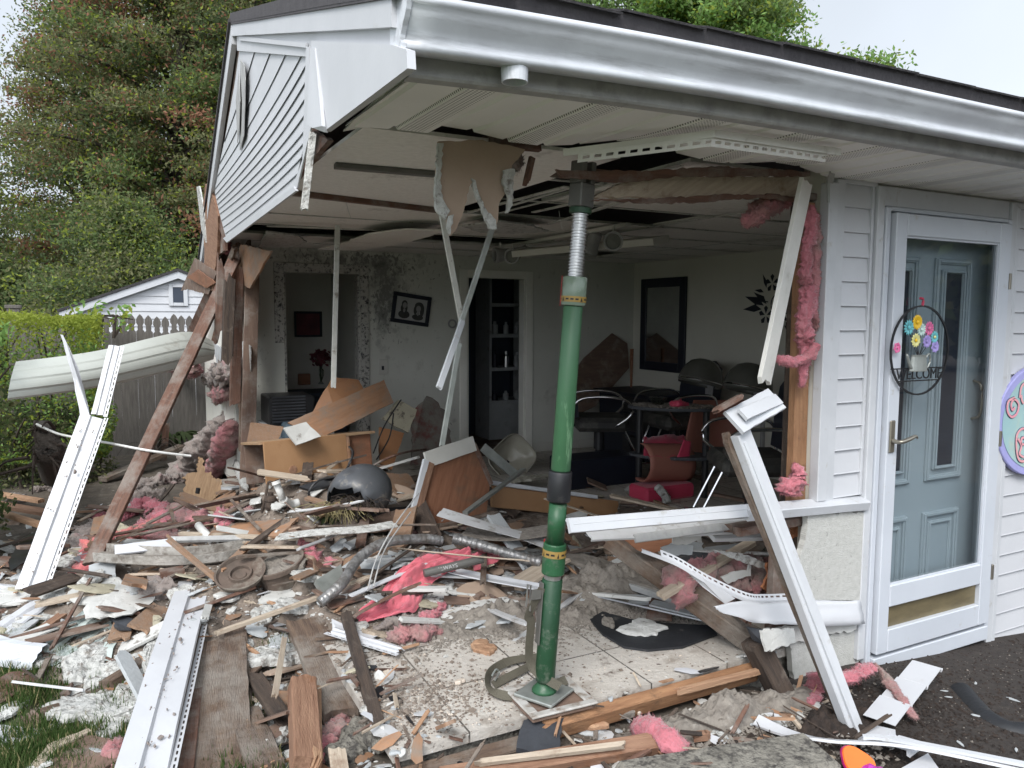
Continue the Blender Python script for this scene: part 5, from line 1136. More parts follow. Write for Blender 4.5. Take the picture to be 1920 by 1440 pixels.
bush('ivy_patch', (-1.1, 8.2, -.05), (-.15, 8.9, .75), 6500, .024, ['leaf_dark', 'leaf_olive', 'leaf_olive', 'leaf_dark'], 'thin dark undergrowth below the clipped hedge', 'shrub', 43, .2, .4)
bush('ivy_patch', (-.35, 9.2, 1.45), (.25, 9.7, 1.72), 120, .045, ['leaf_bright', 'leaf_lime', 'leaf_bright'], 'sparse light green sprigs growing over the picket tops', 'shrub', 44, .2, .4, stems=6)
# strappy dark green plant by the fence
def strappy(c, n, L, label, seed, m='leaf_dark', w_=.03):
    r = random.Random(seed); q = []
    for _ in range(n):
        a = r.uniform(0, 6.28); l = L*r.uniform(.6, 1.1); d = V((math.cos(a), math.sin(a), 0)); o = [c, c+d*l*.3+V((0, 0, l*.6)), c+d*l*.7+V((0, 0, l*.62)), c+d*l+V((0, 0, l*.3))]
        pth = interp(o, 8); s = d.cross(V((0, 0, 1)))
        vs = []
        for i, p in enumerate(pth): ww = w_*math.sin(math.pi*(.12+.86*i/8)); vs += [p-s*ww, p+V((0, 0, -ww*.4)), p+s*ww]
        q.append((vs, [(3*i+k, 3*i+k+1, 3*i+k+4, 3*i+k+3) for i in range(8) for k in range(2)]))
    return tag(put(join(*q), 'strappy_plant', m, smooth=True), label, 'plant')
strappy(P(330, 845), 34, .34, 'dark green strap leaved plant at the foot of the fence', 51, 'leaf_dark', .03)
strappy(P(285, 870), 20, .42, 'sparse thin bladed plant left of the strap leaved one', 52, 'twig', .008)
# ---- picket fence
fx0, fx1, fy = -.98, 1.35, 9.9
t = empty('picket_fence', (fx0, fy, 0), 'weathered grey picket fence with gothic pointed tops', 'fence'); r = random.Random(61)
x = fx0
while x < fx1:
    w_ = .0872; h_ = 1.60+r.uniform(-.02, .02); b0 = -.12; lean = r.uniform(-.003, .003)
    o2 = [(0, b0), (w_, b0), (w_, h_-.20), (w_*.80, h_-.18), (w_*.84, h_-.155), (w_*.80, h_-.13), (w_*.98, h_-.10), (w_*.96, h_-.06), (w_*.76, h_-.025), (w_*.5, h_), (w_*.24, h_-.025), (w_*.04, h_-.06), (w_*.02, h_-.10), (w_*.2, h_-.13), (w_*.16, h_-.155), (w_*.2, h_-.18), (0, h_-.20)]
    k = len(o2); vs = [V((x+a+lean*(z), fy, z)) for a, z in o2]+[V((x+a+lean*z, fy+.02, z)) for a, z in o2]
    put((vs, [tuple(range(k)), tuple(range(2*k-1, k-1, -1))]+[(i, i+k, (i+1) % k+k, (i+1) % k) for i in range(k)]), 'picket', 'fence_grey', t); x += .0885
for z in (.3, 1.15): put(bbox_((fx0, fy+.021, z), (fx1, fy+.06, z+.09)), 'rail', 'fence_grey', t)
for x in (-.94, 1.22): put(join(bbox_((x-.06, fy+.061, -.12), (x+.06, fy+.18, 1.66)), bbox_((x-.075, fy+.05, 1.661), (x+.075, fy+.195, 1.70))), 'post', 'fence_grey', t)
# ---- white shed with a gable beyond the fence
y = 13.0; t = empty('white_shed', (.92, y, 0), 'white clapboard garage with a low gable and one small window beyond the fence', 'building')
xa, xb, xm, ze, za = -.56, 2.45, .94, 1.70, 2.27
def shz_(x): return ze+(za-ze)*(1-abs(x-xm)/(xm-xa)) if xa <= x <= xb else ze
vs, fs = [], []; z = -.3
while z < za:
    zt = min(z+.115, za-.005)
    def xr(zq): return (xa, xb) if zq <= ze else (xm-(za-zq)/(za-ze)*(xm-xa), xm+(za-zq)/(za-ze)*(xm-xa))
    a, b_ = xr(z), xr(zt); q = len(vs); vs += [V((a[0], y-.016, z)), V((a[1], y-.016, z)), V((b_[1], y-.002, zt)), V((b_[0], y-.002, zt)), V((a[0], y, z)), V((a[1], y, z))]
    fs += [(q, q+1, q+2, q+3), (q+4, q+5, q+1, q)]; z += .115
sw = put((vs, fs), 'wall', 'vinyl', t)
put(join(box((xa, y+.002, -.3), (xb, y+5, ze)), ), 'shed_body', 'vinyl', t)
rf = put(([V((xa-.12, y-.12, ze-.03)), V((xm, y-.12, za+.04)), V((xb+.12, y-.12, ze-.03)), V((xa-.12, y+5, ze-.03)), V((xm, y+5, za+.04)), V((xb+.12, y+5, ze-.03)), V((xa-.12, y-.12, ze-.07)), V((xm, y-.12, za)), V((xb+.12, y-.12, ze-.07)), V((xa-.12, y+5, ze-.07)), V((xm, y+5, za)), V((xb+.12, y+5, ze-.07))],
     [(0, 1, 4, 3), (1, 2, 5, 4), (6, 9, 10, 7), (7, 10, 11, 8), (0, 6, 7, 1), (1, 7, 8, 2), (3, 4, 10, 9), (4, 5, 11, 10), (0, 3, 9, 6), (2, 8, 11, 5)]), 'roof', 'shingle', t)
put(join(([V((xa-.1, y-.10, ze-.072)), V((xm, y-.10, za-.002)), V((xm, y-.10, za-.11)), V((xa-.1, y-.10, ze-.17))], [(0, 1, 2, 3)]), ([V((xm, y-.10, za-.002)), V((xb+.1, y-.10, ze-.072)), V((xb+.1, y-.10, ze-.17)), V((xm, y-.10, za-.11))], [(0, 1, 2, 3)])), 'rake_board', 'trimwhite', t)
w0, w1 = PY(322, 570, y), PY(346, 538, y)
wf = put(join(bbox_((w0.x-.04, y-.04, w0.z-.03), (w0.x+.02, y-.017, w1.z+.04)), bbox_((w1.x-.02, y-.04, w0.z-.03), (w1.x+.04, y-.017, w1.z+.04)), bbox_((w0.x+.021, y-.04, w1.z-.01), (w1.x-.021, y-.017, w1.z+.04)), bbox_((w0.x+.021, y-.04, w0.z-.03), (w1.x-.021, y-.017, w0.z+.02))), 'window', 'trimwhite', t)
put(box((w0.x+.02, y-.03, w0.z+.019), (w1.x-.02, y-.022, w1.z-.009)), 'pane', 'paint_dark', wf)
# neighbour's siding corner seen past the leaning studs
tag(put(bbox_((.93, 8.75, -.1), (1.45, 8.95, 1.15)), 'low_siding_wall', 'vinyl'), 'short white sided wall corner at the right end of the fence', 'wall') if 1 else 0
# ---- grass
def lawn(n, f, name='grass', seed=71):
    rg = random.Random(seed); Cs = []; D1 = []; D2 = []
    k = 0
    while k < n:
        x, y = f(rg)
        m = fbm(x*1.6, y*1.6, 2, 3)
        if rg.random() > .75+m*2.2: k += .15; continue
        z = gh(x, y); h_ = rg.uniform(.014, .042); a = rg.uniform(0, 6.28); ln = h_*rg.uniform(.1, .9)
        d = V((math.cos(a)*ln, math.sin(a)*ln, h_)); s = V((-math.sin(a), math.cos(a), 0))*.0028
        Cs.append((x, y, z+h_*.8)); D1.append(tuple(d)); D2.append(tuple(s)); k += 1
    C, D1, D2 = np.array(Cs), np.array(D1), np.array(D2); r2 = np.random.default_rng(seed)
    return quads(name, C, D1, D2, ['blade', 'straw'], (r2.random(len(C)) < .12).astype(int), kind='stuff')
GP = [(60, 1180), (40, 1200), (250, 1180), (270, 1150), (130, 1250), (100, 1290), (60, 1290), (130, 1330), (40, 1400), (150, 1400), (90, 1420), (400, 1075), (445, 1130), (470, 1200), (455, 1180), (180, 1100), (215, 1060), (290, 1170), (250, 1230), (20, 1190), (560, 1200)]
GC = [PZ(u, v, 0) for u, v in GP]
def lf(r):
    if r.random() < .25: return r.uniform(-1.0, .5), r.uniform(1.9, 3.9)
    c = r.choice(GC); return r.gauss(c.x, .10), r.gauss(c.y, .14)
lawn(52000, lf)
# ================================================================== RESCUE STRUT HOLDING THE HEADER
sb = PZ(1020, 1291, FLOOR+.055); stp = PY(1089, 385, sb.y-.05)
t = empty('support_strut', (sb.x, sb.y, FLOOR), 'green adjustable rescue strut propping the broken header', 'support strut')
ax_ = (stp-sb); Ls = ax_.length; MS = frame(sb, stp, (1, 0, 0)) @ Matrix.Rotation(math.pi/2, 4, 'Y')   # local z runs up the strut
def sz(v0):     # height along the strut for a photo row
    best = min(range(2001), key=lambda i: abs(pjv(sb+ax_*(i/1000))-v0)); return best/1000*Ls
def pjv(p):
    q = p-CP; return 720-FPX*q.dot(CU)/q.dot(CF)
def seg(pr, name, m, smooth=False, k=28, parent=t):
    return put(lathe_vf([(r_, z) for r_, z in pr], k, MS), name, m, parent, smooth=smooth)
z0, z1, z2, z3, z4, z5, z6 = [sz(v) for v in (1262, 1085, 1035, 890, 560, 530, 400)]
R1, R2, R3 = .039, .038, .036
seg([(.020, .02), (.028, .03), (.030, z0-.03), (R1*.9, z0-.028), (R1, z0-.01), (R1, z1-.003), (R1*.93, z1)], 'lower_tube', 'green_dark', True)
seg([(.033, z1+.0005), (.033, z1+.02)], 'inner_sleeve', 'steel')
seg([(R2+.004, z1+.0205), (R2+.006, z1+.025), (R2+.006, z2+.03), (R2+.003, z2+.034)], 'collar', 'green_mid')
lb = seg([(R2+.0075, z2-.015), (R2+.0075, z2+.012)], 'warning_band', 'label_yellow')
for i in range(14):
    a = i*.45; c = MS @ V((0, 0, z2-.002)); d = (MS.to_3x3() @ V((math.cos(a), math.sin(a), 0))); e = (MS.to_3x3() @ V((-math.sin(a), math.cos(a), 0))); u_ = (MS.to_3x3() @ V((0, 0, 1)))
    rr_ = R2+.0082; q = c+d*rr_
    if i % 3 == 0: put(([q-e*.004-u_*.010, q+e*.004-u_*.010, q+e*.001+u_*.008], [(0, 1, 2)]), 'warning_mark', 'black_plastic', lb)
    else: put(([q-e*.007-u_*.003, q+e*.007-u_*.003, q+e*.007+u_*.004, q-e*.007+u_*.004], [(0, 1, 2, 3)]), 'warning_mark', 'black_plastic', lb)
put(xf(box((-.001, -.0035, z1+.02), (.001, .0035, z2+.04)), MS @ Matrix.Rotation(math.radians(-62), 4, 'Z') @ Matrix.Translation(V((R2+.0088, 0, 0)))), 'red_stripe', 'red_line', t)
seg([(R2-.004, z2+.0345), (R2-.004, z3-.11)], 'middle_tube', 'green_mid', True)
bs = seg([(R3+.007, z3-.10), (R3+.009, z3-.095), (R3+.009, z3+.01), (R3+.007, z3+.014)], 'black_sleeve', 'black_plastic', True)
for dz in (-.07, -.03, .0): put(xf(lathe_vf([(.004, 0), (.003, .003)], 8), MS @ Matrix.Rotation(math.radians(-75), 4, 'Z') @ Matrix.Translation(V((R3+.009, 0, z3+dz))) @ Matrix.Rotation(math.pi/2, 4, 'Y')), 'rivet', 'steel', bs)
seg([(R3-.002, z3+.0145), (R3+.001, z3+.02), (R3, z4-.03), (R3-.003, z4-.026)], 'upper_tube', 'green_film', True)
for i, (a0, zz, ln) in enumerate(((-95, .3, .2), (-80, .55, .25), (-100, .7, .12), (-70, .2, .1), (-88, .85, .1), (-60, .6, .3))):
    za_ = z3+(z4-z3)*zz; put(xf(box((-.0005, -.0008, za_), (.0005, .0008, min(za_+ln, z4-.05))), MS @ Matrix.Rotation(math.radians(a0), 4, 'Z') @ Matrix.Translation(V((R3+.0012, 0, 0)))), 'film_crease', 'film_grey', t)
seg([(R3+.006, z4-.0255), (R3+.009, z4-.02), (R3+.009, z4+.075), (R3+.005, z4+.08)], 'film_wrap', 'film_grey', True)
lb = seg([(R3+.011, z4-.013), (R3+.011, z4+.008)], 'warning_band', 'label_yellow')
for i in range(16):
    a = i*.39+.1; u_ = MS.to_3x3() @ V((0, 0, 1)); d = (MS.to_3x3() @ V((math.cos(a), math.sin(a), 0))); e = d.cross(u_); q = MS @ V((0, 0, z4-.0025))+d*(R3+.0118)
    if i % 4 == 0: put(([q-e*.005-u_*.008, q+e*.005-u_*.008, q+u_*.007], [(0, 1, 2)]), 'warning_mark', 'black_plastic', lb)
    else: put(([q-e*.006-u_*.003, q+e*.006-u_*.003, q+e*.006+u_*.003, q-e*.006+u_*.003], [(0, 1, 2, 3)]), 'warning_mark', 'black_plastic', lb)
for a0 in (-105, -35): put(xf(box((-.001, -.0025, z4-.03), (.001, .0025, z4+.082)), MS @ Matrix.Rotation(math.radians(a0), 4, 'Z') @ Matrix.Translation(V((R3+.0125, 0, 0)))), 'red_stripe', 'red_line', t)
pr = []; z = z4+.0805
while z < z6-.004: pr += [(.0265, z), (.0265, z+.004), (.031, z+.0055), (.031, z+.0085), (.0265, z+.010)]; z += .0115
seg(pr, 'threaded_screw', 'steel')
seg([(.030, z-.001), (.041, z+.0), (.041, z+.018), (.038, z+.02)], 'screw_ring', 'green_dark')
hz_ = z+.0205
put(xf(join(bbox_((-.037, -.032, hz_), (.037, .032, hz_+.085), .004), bbox_((-.037, -.032, hz_+.0855), (-.012, .032, hz_+.165), .004), bbox_((.012, -.032, hz_+.0855), (.037, .032, hz_+.165), .004)), MS @ Matrix.Rotation(math.radians(15), 4, 'Z')), 'fork_head', 'steel_grey', t)
put(xf(lathe_vf([(.007, 0), (.007, .006)], 10), MS @ Matrix.Rotation(math.radians(-75), 4, 'Z') @ Matrix.Translation(V((.036, -.018, hz_+.045))) @ Matrix.Rotation(math.pi/2, 4, 'Y')), 'bolt', 'steel', t)
bp_ = Matrix.Translation(V((sb.x, sb.y, FLOOR+.035))) @ Matrix.Rotation(math.radians(-62), 4, 'Z')
put(xf(bbox_((-.085, -.085, 0), (.085, .085, .012), .003), bp_), 'base_plate', 'galv', t)
put(lathe_vf([(.048, .0125), (.046, .022), (.032, .036), (.024, .05)], 20, Matrix.Translation(V((sb.x, sb.y, FLOOR+.035)))), 'base_socket', 'green_mid', t, smooth=True)
# side bracket with strap winder
br_ = MS @ Matrix.Rotation(math.radians(-5), 4, 'Z')
put(xf(join(bbox_((R1+.002, -.018, z0+.12), (R1+.007, .018, z1-.01), .002), bbox_((R1+.008, .012, z0+.30), (R1+.05, .016, z1-.03), .002)), br_), 'winder_bracket', 'steel_grey', t)
put(xf(tube_vf([V((R1+.045, 0, z1-.12)), V((R1+.05, 0, z1-.02)), V((R1+.062, 0, z1-.015)), V((R1+.062, 0, z1-.1))], .004, 6), br_), 'winder_pin', 'steel', t)
wa = MS @ V((R1+.03, -.01, z1-.03)); wb = MS @ V((R1+.02, -.02, z0+.05))
# webbing strap: down the strut, looped on the floor
def ribbon(name, pts, w_, m, label=None, cat=None, up=(0, 0, 1), th=.003, n=60, parent=None, tw=None):
    pth = interp(pts, n); return tag(put(sweep_vf(pth, [(-w_/2, 0), (w_/2, 0), (w_/2, th), (-w_/2, th)], True, up, True, None, tw), name, m, parent), label, cat)
q0 = [wa+V((.02, -.02, 0)), MS @ V((R1+.045, -.015, (z0+z1)*.5+.05)), MS @ V((R1+.03, -.02, z0+.2)), MS @ V((R1+.012, -.025, z0+.03)), sb+V((.03, -.07, .03))]
ribbon('webbing_strap', q0, .034, 'strap', 'olive webbing strap running down the right side of the green post', 'strap', up=(0, -1, 0))
fl_ = [PZ(1062, 1275, FLOOR+.05), PZ(1000, 1300, FLOOR+.03), PZ(950, 1305, FLOOR+.02), PZ(918, 1290, FLOOR+.03), PZ(918, 1262, FLOOR+.03), PZ(955, 1240, FLOOR+.025), PZ(1010, 1232, FLOOR+.02)]
ribbon('webbing_strap', fl_, .036, 'strap', 'loose loop of olive webbing lying on the tiles left of the post foot', 'strap', up=(.3, -.6, .6), tw=[.3*math.sin(i*.2) for i in range(61)])
ribbon('webbing_strap', [PZ(925, 1285, FLOOR+.012), PZ(968, 1262, FLOOR+.02), PZ(1010, 1243, FLOOR+.02), PZ(1030, 1250, FLOOR+.03)], .034, 'strap', 'short olive strap tail inside the loop on the tiles', 'strap', up=(0, -.5, .8))
tag(put(tube_vf([PZ(922, 1268, FLOOR+.035), PZ(930, 1255, FLOOR+.05), PZ(936, 1262, FLOOR+.03), PZ(928, 1275, FLOOR+.03)], .004, 6, n=14), 'strap_buckle', 'galv'), 'small metal hook on the strap loop', 'buckle')
# cribbing under the foot
pc_ = Matrix.Translation(V((sb.x+.02, sb.y-.01, FLOOR))) @ Matrix.Rotation(math.radians(-2), 4, 'Z')
t = empty('base_pad', (sb.x, sb.y, FLOOR), 'white raised edge board under the foot of the green post', 'board')
put(xf(bbox_((-.135, -.12, .002), (.135, .12, .022), .006), pc_), 'pad_board', 'ply_brown', t)
mat('rim_dirty', (.45, .44, .42), (.3, .28, .25), 12, .7, .2, dirt=(.2, .16, .13), dsc=16, dlo=.5, dhi=.62)
put(xf(join(bbox_((-.14, -.13, .0225), (.14, -.095, .033), .004), bbox_((-.14, .095, .0225), (.14, .13, .033), .004), bbox_((-.14, -.0945, .0225), (-.1, .0945, .033), .004), bbox_((.10, -.0945, .0225), (.14, .0945, .033), .004)), pc_), 'pad_rim', 'rim_dirty', t)
sheet('slate_tile', 'slate', [PZ(985, 1342, .115), PZ(1058, 1336, .115), PZ(1048, 1406, .085), PZ(1010, 1416, .08), PZ(968, 1402, .08)], .02, 'dark slate slab lying in the dirt in front of the post foot', 'slab', jag=.006, seg=.03)

# ================================================================== BIG PIECES OF WRECKAGE
def dn(p, dz): return V((p.x, p.y, p.z+dz))
# bent corner trim standing in the breach, right
o = plank('bent_trim', 'jchan', PY(1430, 728, 2.28), PY(1512, 335, 2.30), .10, .018, 'tall bent grey white corner trim slanting across the window opening', 'trim', up=(0, -1, 0), roll=20, jag=.03, jag0=.05)
# broken J channel hanging under the soffit
JP = [PZ(1056, 286, 2.150), PZ(1200, 268, 2.168), PZ(1340, 250, 2.180), PZ(1460, 268, 2.180), PZ(1577, 285, 2.180)]
t = empty('soffit_channel', JP[2], 'bent white slotted channel hanging below the torn soffit edge', 'channel')
put(sweep_vf(JP, [(0, -.012), (0, .012), (.012, .012), (.012, .010), (.002, .010), (.002, -.012)], True, (0, 0, 1)), 'channel_body', 'jchan', t)
for a, b_ in ((0, 2), (2, 4)):
    p, q = JP[a]+V((0, .01, -.004)), JP[b_]+V((0, .01, -.004))
    if a == 0: p = p.lerp(q, .12)
    else: q = q.lerp(p, .1)
    put(thick(hemstrip(p, q, V((0, .25, -1)).normalized(), .0, .034, None), .0014), 'nail_hem', 'jchan', t)
tag(put(thick(cloth_vf([PY(1560, 292, 2.3), PY(1556, 320, 2.3), PY(1550, 342, 2.3)], [PY(1574, 292, 2.3), PY(1566, 325, 2.3), PY(1562, 345, 2.3)], 8, 3, .004, 3), .002), 'torn_channel', 'alum_grey'), 'twisted grey channel end at the top of the wall corner', 'channel')
plank('torn_channel', 'galv', PY(1553, 380, 2.3), PY(1553, 340, 2.3), .012, .006, 'thin metal strip hanging beside the wall corner', 'channel', up=(0, -1, 0))
# window trim leaning from the sill (white, elbowed)
a0, a1, a2 = PY(1606, 1385, 1.93), PY(1388, 812, 2.18), PY(1455, 748, 2.22)
g0 = Z0 = None
t = empty('window_frame_piece', a0, 'long white window frame member with a snapped elbow leaning out of the breach', 'window frame')
def trimbar(p, q, w_, th, m, name, roll=0, par=None, up=(0, -1, .3), jag=.0): return plank(name, m, p, q, w_, th, parent=par, up=up, roll=roll, jag=jag)
trimbar(a0, a1, .075, .045, 'trimwhite', 'frame_rail', 0, t)
trimbar(a0+V((-.006, -.03, .0)), a1+V((-.006, -.028, -.03)), .014, .012, 'trimwhite', 'glazing_stop', 0, t)
trimbar(PY(1580, 1352, 1.99), PY(1356, 806, 2.22), .03, .03, 'wood_brown', 'wooden_liner', 0, t, jag=.05)
trimbar(PY(1375, 793, 2.165), a2, .105, .016, 'trimwhite', 'elbow_board', 0, t, up=(.1, -.7, .7))
trimbar(PY(1392, 778, 2.15), a2+V((0, -.012, 0)), .05, .014, 'trimwhite', 'elbow_board', 0, t, up=(.1, -.7, .7))
trimbar(PY(1338, 772, 2.19), PY(1392, 742, 2.20), .02, .04, 'wood_red', 'broken_end', 0, t, jag=.02)
chunk_p = PY(1440, 775, 2.2)
# fallen sill strip running left
t = empty('sill_strip', PY(1065, 988, 2.30), 'long white sill strip sagging across the breach at knee height', 'trim')
trimbar(PY(1066, 986, 2.28), PY(1400, 958, 2.34), .052, .016, 'trimwhite', 'sill_face', 0, t, up=(0, -1, .5))
trimbar(PY(1068, 980, 2.30), PY(1400, 952, 2.36), .05, .012, 'trimwhite', 'sill_top', 0, t, up=(0, -.2, 1))
plank('siding_strip', 'vinyl_dirty', PY(1095, 1000, 2.5), PY(1420, 985, 2.52), .09, .01, 'dirty white siding strip lying just under the sagging sill strip', 'vinyl siding', up=(0, -.5, 1), jag=.03)
plank('siding_strip', 'alum_grey', PY(1190, 1010, 2.46), PY(1430, 978, 2.48), .035, .012, 'grey rail between sill strip and bent starter strip', 'trim', up=(0, -1, .6))
plank('siding_strip', 'vinyl_dirty', PY(1330, 1002, 2.55), PY(1452, 1000, 2.56), .08, .02, 'smudged white board under the right part of the sill strip', 'trim', up=(0, -.5, 1))
# curved starter strip with slots + white vinyl flap at right
SP = [PY(1205, 1030, 2.42), PY(1270, 1055, 2.38), PY(1330, 1090, 2.34), PY(1400, 1122, 2.33), PY(1440, 1126, 2.335), PY(1520, 1122, 2.34), PY(1610, 1118, 2.345)]
t = empty('starter_strip', SP[3], 'curved white slotted siding strip peeling off the wall base', 'vinyl siding')
pth = interp(SP, 40)
put(sweep_vf(pth, [(0, -.014), (0, .0), (.012, .0), (.012, -.002), (.002, -.002), (.002, -.014)], True), 'strip_body', 'vinyl', t)
hs_ = []
for i in range(4, 40): hs_.append(hemstrip(pth[i]+V((0, .004, 0)), pth[i+1]+V((0, .004, 0)), V((0, .35, 1)).normalized(), .0, .026, None, .6*(pth[i+1]-pth[i]).length, .4*(pth[i+1]-pth[i]).length))
put(thick(join(*hs_), .0014), 'nail_hem', 'vinyl', t)
fl1 = [PY(1338, 1138, 2.22), PY(1400, 1128, 2.28), PY(1440, 1130, 2.32), PY(1530, 1128, 2.335), PY(1612, 1125, 2.34)]
fl2 = [PY(1350, 1150, 2.22), PY(1400, 1165, 2.24), PY(1440, 1172, 2.27), PY(1530, 1174, 2.29), PY(1621, 1171, 2.31)]
put(thick(cloth_vf(fl1, fl2, 24, 5, .006, 4), .002), 'siding_flap', 'vinyl', t, smooth=True)
sheet('vinyl_shard', 'vinyl', [PY(1278, 1062, 2.4), PY(1300, 1070, 2.36), PY(1378, 1122, 2.3), PY(1360, 1132, 2.32), PY(1318, 1100, 2.36)], .002, 'triangular white flap hanging below the curved starter strip', 'vinyl siding')
# beams and boards around the breach
plank('rotten_beam', 'wood_brown', P(1455, 1235, .03), PY(1120, 988, 3.0), .115, .08, 'heavy brown broken beam lying diagonally across the breach', 'beam', jag=.10, jag0=.12, up=(0, -.3, 1), n=12)
plank('rotten_beam', 'wood_red', P(1420, 1175, .14), PY(1300, 1085, 2.75), .03, .03, 'fresh split red edge on the lower side of the diagonal beam', 'beam', jag=.10, jag0=.15)
plank('loose_board', 'wood_pale', PY(1235, 1120, 2.62), PY(1412, 1015, 2.7), .055, .022, 'pale grey batten poking up out of the dark cavity', 'board', jag=.02)
plank('floor_edge_board', 'wood_fresh', PZ(1455, 1250, .11), PZ(1260, 1300, .10), .022, .025, 'pale splintered batten along the lower edge of the bottom plate', 'board', jag=.05, jag0=.05)
sheet('sheathing_panel', 'osb_red', [PY(1435, 1055, 2.5), PY(1462, 1048, 2.5), PY(1474, 1075, 2.5), PY(1468, 1112, 2.5), PY(1440, 1118, 2.5), PY(1425, 1100, 2.5), PY(1436, 1080, 2.5)], .012, 'torn orange plywood scrap with a ragged left edge in the cavity', 'plywood', jag=.008, seg=.015) if mat('osb_red', (.40, .17, .08), (.28, .10, .045), 6, .8, .6, 25, stretch=(10, 2, 2), dirt=(.2, .09, .05), dsc=8, dlo=.55, dhi=.7) else 0
sheet('sheathing_panel', 'osb_red', [PY(1476, 962, 2.46), PY(1505, 960, 2.46), PY(1492, 1005, 2.46), PY(1480, 1010, 2.46)], .012, 'small torn orange plywood scrap under the sill corner', 'plywood', jag=.008, seg=.015)
sheet('sheathing_panel', 'ply_red', [PY(1160, 1005, 2.75), PY(1262, 1002, 2.75), PY(1255, 1030, 2.75), PY(1205, 1035, 2.75)], .015, 'dark red board scrap behind the diagonal beam', 'board', jag=.01)
for i, (q, m, lb) in enumerate((([(1240, 1028), (1262, 1018), (1300, 1022), (1298, 1040), (1250, 1042)], 'gypsum_grey', 'small grey wallboard scrap behind the curved starter strip'), ([(1262, 1008), (1320, 998), (1312, 1012), (1286, 1022), (1262, 1020)], 'plaster_flat', 'white curled wallboard flake above the grey scrap'), ([(1352, 1082), (1378, 1072), (1402, 1070), (1405, 1058), (1409, 1062), (1408, 1080), (1392, 1084), (1365, 1095)], 'plaster_flat', 'pale torn paper flake curling over the cavity'), ([(1335, 1030), (1400, 1040), (1440, 1060), (1432, 1066), (1380, 1050)], 'plaster', 'ragged white board edge in the cavity'))):
    sheet('wallboard_scrap', m, [PY(u, v, 2.62-.02*i) for u, v in q], .008, lb, 'wallboard', jag=.004, seg=.02)
plank('cavity_board', 'slate', PY(1270, 1050, 2.95), PY(1450, 1062, 2.85), .3, .02, 'dark felt covered board at the back of the cavity', 'board')
fluff('insulation_clump', 'pink_dirty', [PY(1290, 1080, 2.72), PY(1340, 1085, 2.7), PY(1420, 1080, 2.68), PY(1460, 1092, 2.68)], [.06, .09, .09, .06], 'deep red shaded insulation filling the wall cavity', hairs=.4)
fluff('insulation_clump', 'pink_dirty', [PY(1262, 1060, 2.72), PY(1275, 1100, 2.66), PY(1290, 1130, 2.6)], [.05, .07, .05], 'pink insulation pressed behind the diagonal beam', hairs=.4)
# insulation on the stud at the right
def YL(ps, y): return [PY(u, v, y) for u, v in ps]
fluff('insulation_strip', 'pink', YL([(1522, 385), (1518, 440), (1512, 500), (1515, 560), (1508, 620), (1510, 660), (1503, 725)], 2.36), [.022, .034, .028, .040, .038, .028, .018], 'long pink insulation strip hanging down the window stud', amp=.6, flat=.6)
fluff('insulation_strip', 'pink_dirty', YL([(1532, 400), (1530, 470), (1526, 560), (1530, 620)], 2.37), [.015, .025, .025, .012], 'darker pink insulation strand behind the long strip', amp=.6, flat=.6)
fluff('insulation_strip', 'pink', YL([(1455, 672), (1490, 678), (1515, 668), (1532, 645)], 2.33), [.016, .019, .022, .02], 'pink insulation arm sticking out sideways to the left of the stud', amp=.5)
fluff('insulation_strip', 'pink_dirty', YL([(1478, 375), (1455, 382), (1425, 400), (1398, 422)], 2.46), [.025, .03, .04, .028], 'dark pink insulation tongue under the header end', amp=.6)
fluff('insulation_strip', 'pink', YL([(1490, 868), (1495, 895), (1482, 920), (1480, 928)], 2.38), [.015, .03, .04, .02], 'small pink insulation tuft at the foot of the window stud', amp=.8)
fluff('insulation_strip', 'wool_grey', YL([(925, 285), (950, 300), (975, 310)], 2.52), [.03, .04, .03], 'grey insulation wad beside the torn wallboard', amp=.7)
# leaning studs at the open end wall
plank('leaning_stud', 'wood_red', P(168, 1065, .05), PX(455, 455, .93), .085, .036, 'very long reddish stud leaning from the rubble to the gable corner', 'stud', up=(-.5, -1, 0), jag=.04, jag0=.03, n=16)
plank('leaning_stud', 'wood_pale', P(238, 905, .35), PX(378, 640, .62), .03, .012, 'pale split batten clinging to the long leaning stud', 'stud', up=(-.4, -1, 0), jag=.1, jag0=.1)
plank('leaning_stud', 'wood_red', PX(318, 708, .62), PX(430, 470, .88), .075, .035, 'second reddish stud ending in mid air beside the long one', 'stud', up=(-.5, -1, 0), jag=.04, jag0=.02)
plank('leaning_stud', 'wood_red', PX(400, 650, .80), PX(440, 480, .92), .05, .03, 'short dark red stud behind the leaning pair', 'stud', up=(-.5, -1, 0), jag=.06, jag0=.06)
plank('leaning_stud', 'wood_orange2', PX(432, 768, 1.0), PX(452, 700, 1.0), .09, .03, 'short orange stud stub hanging at the end wall', 'stud', up=(-.5, -1, 0), jag=.05, jag0=.05)
sheet('broken_plywood', 'ply', [PX(434, 520, .90), PX(455, 458, .90), PX(512, 470, .96), PX(472, 541, .94)], .015, 'square plywood scrap sticking out at the top of the leaning studs', 'plywood', jag=.005)
sheet('splintered_board', 'wood_orange', [PX(390, 345, .76), PX(400, 352, .76), PX(414, 405, .77), PX(412, 470, .78), PX(404, 545, .78), PX(385, 545, .78), PX(388, 470, .77), PX(383, 400, .76)], .02, 'upright splintered orange board at the lower tip of the gable', 'board', jag=.01)
sheet('splintered_board', 'wood_red', [PX(408, 402, .80), PX(425, 405, .80), PX(427, 470, .80), PX(408, 480, .80)], .02, 'short dark red board end beside the splintered orange one', 'board', jag=.006)
sheet('splintered_board', 'plaster', [PX(371, 350, .74), PX(376, 349, .74), PX(386, 400, .75), PX(388, 455, .75), PX(380, 430, .75)], .012, 'thin white curling splinter left of the orange board', 'board', jag=.004)
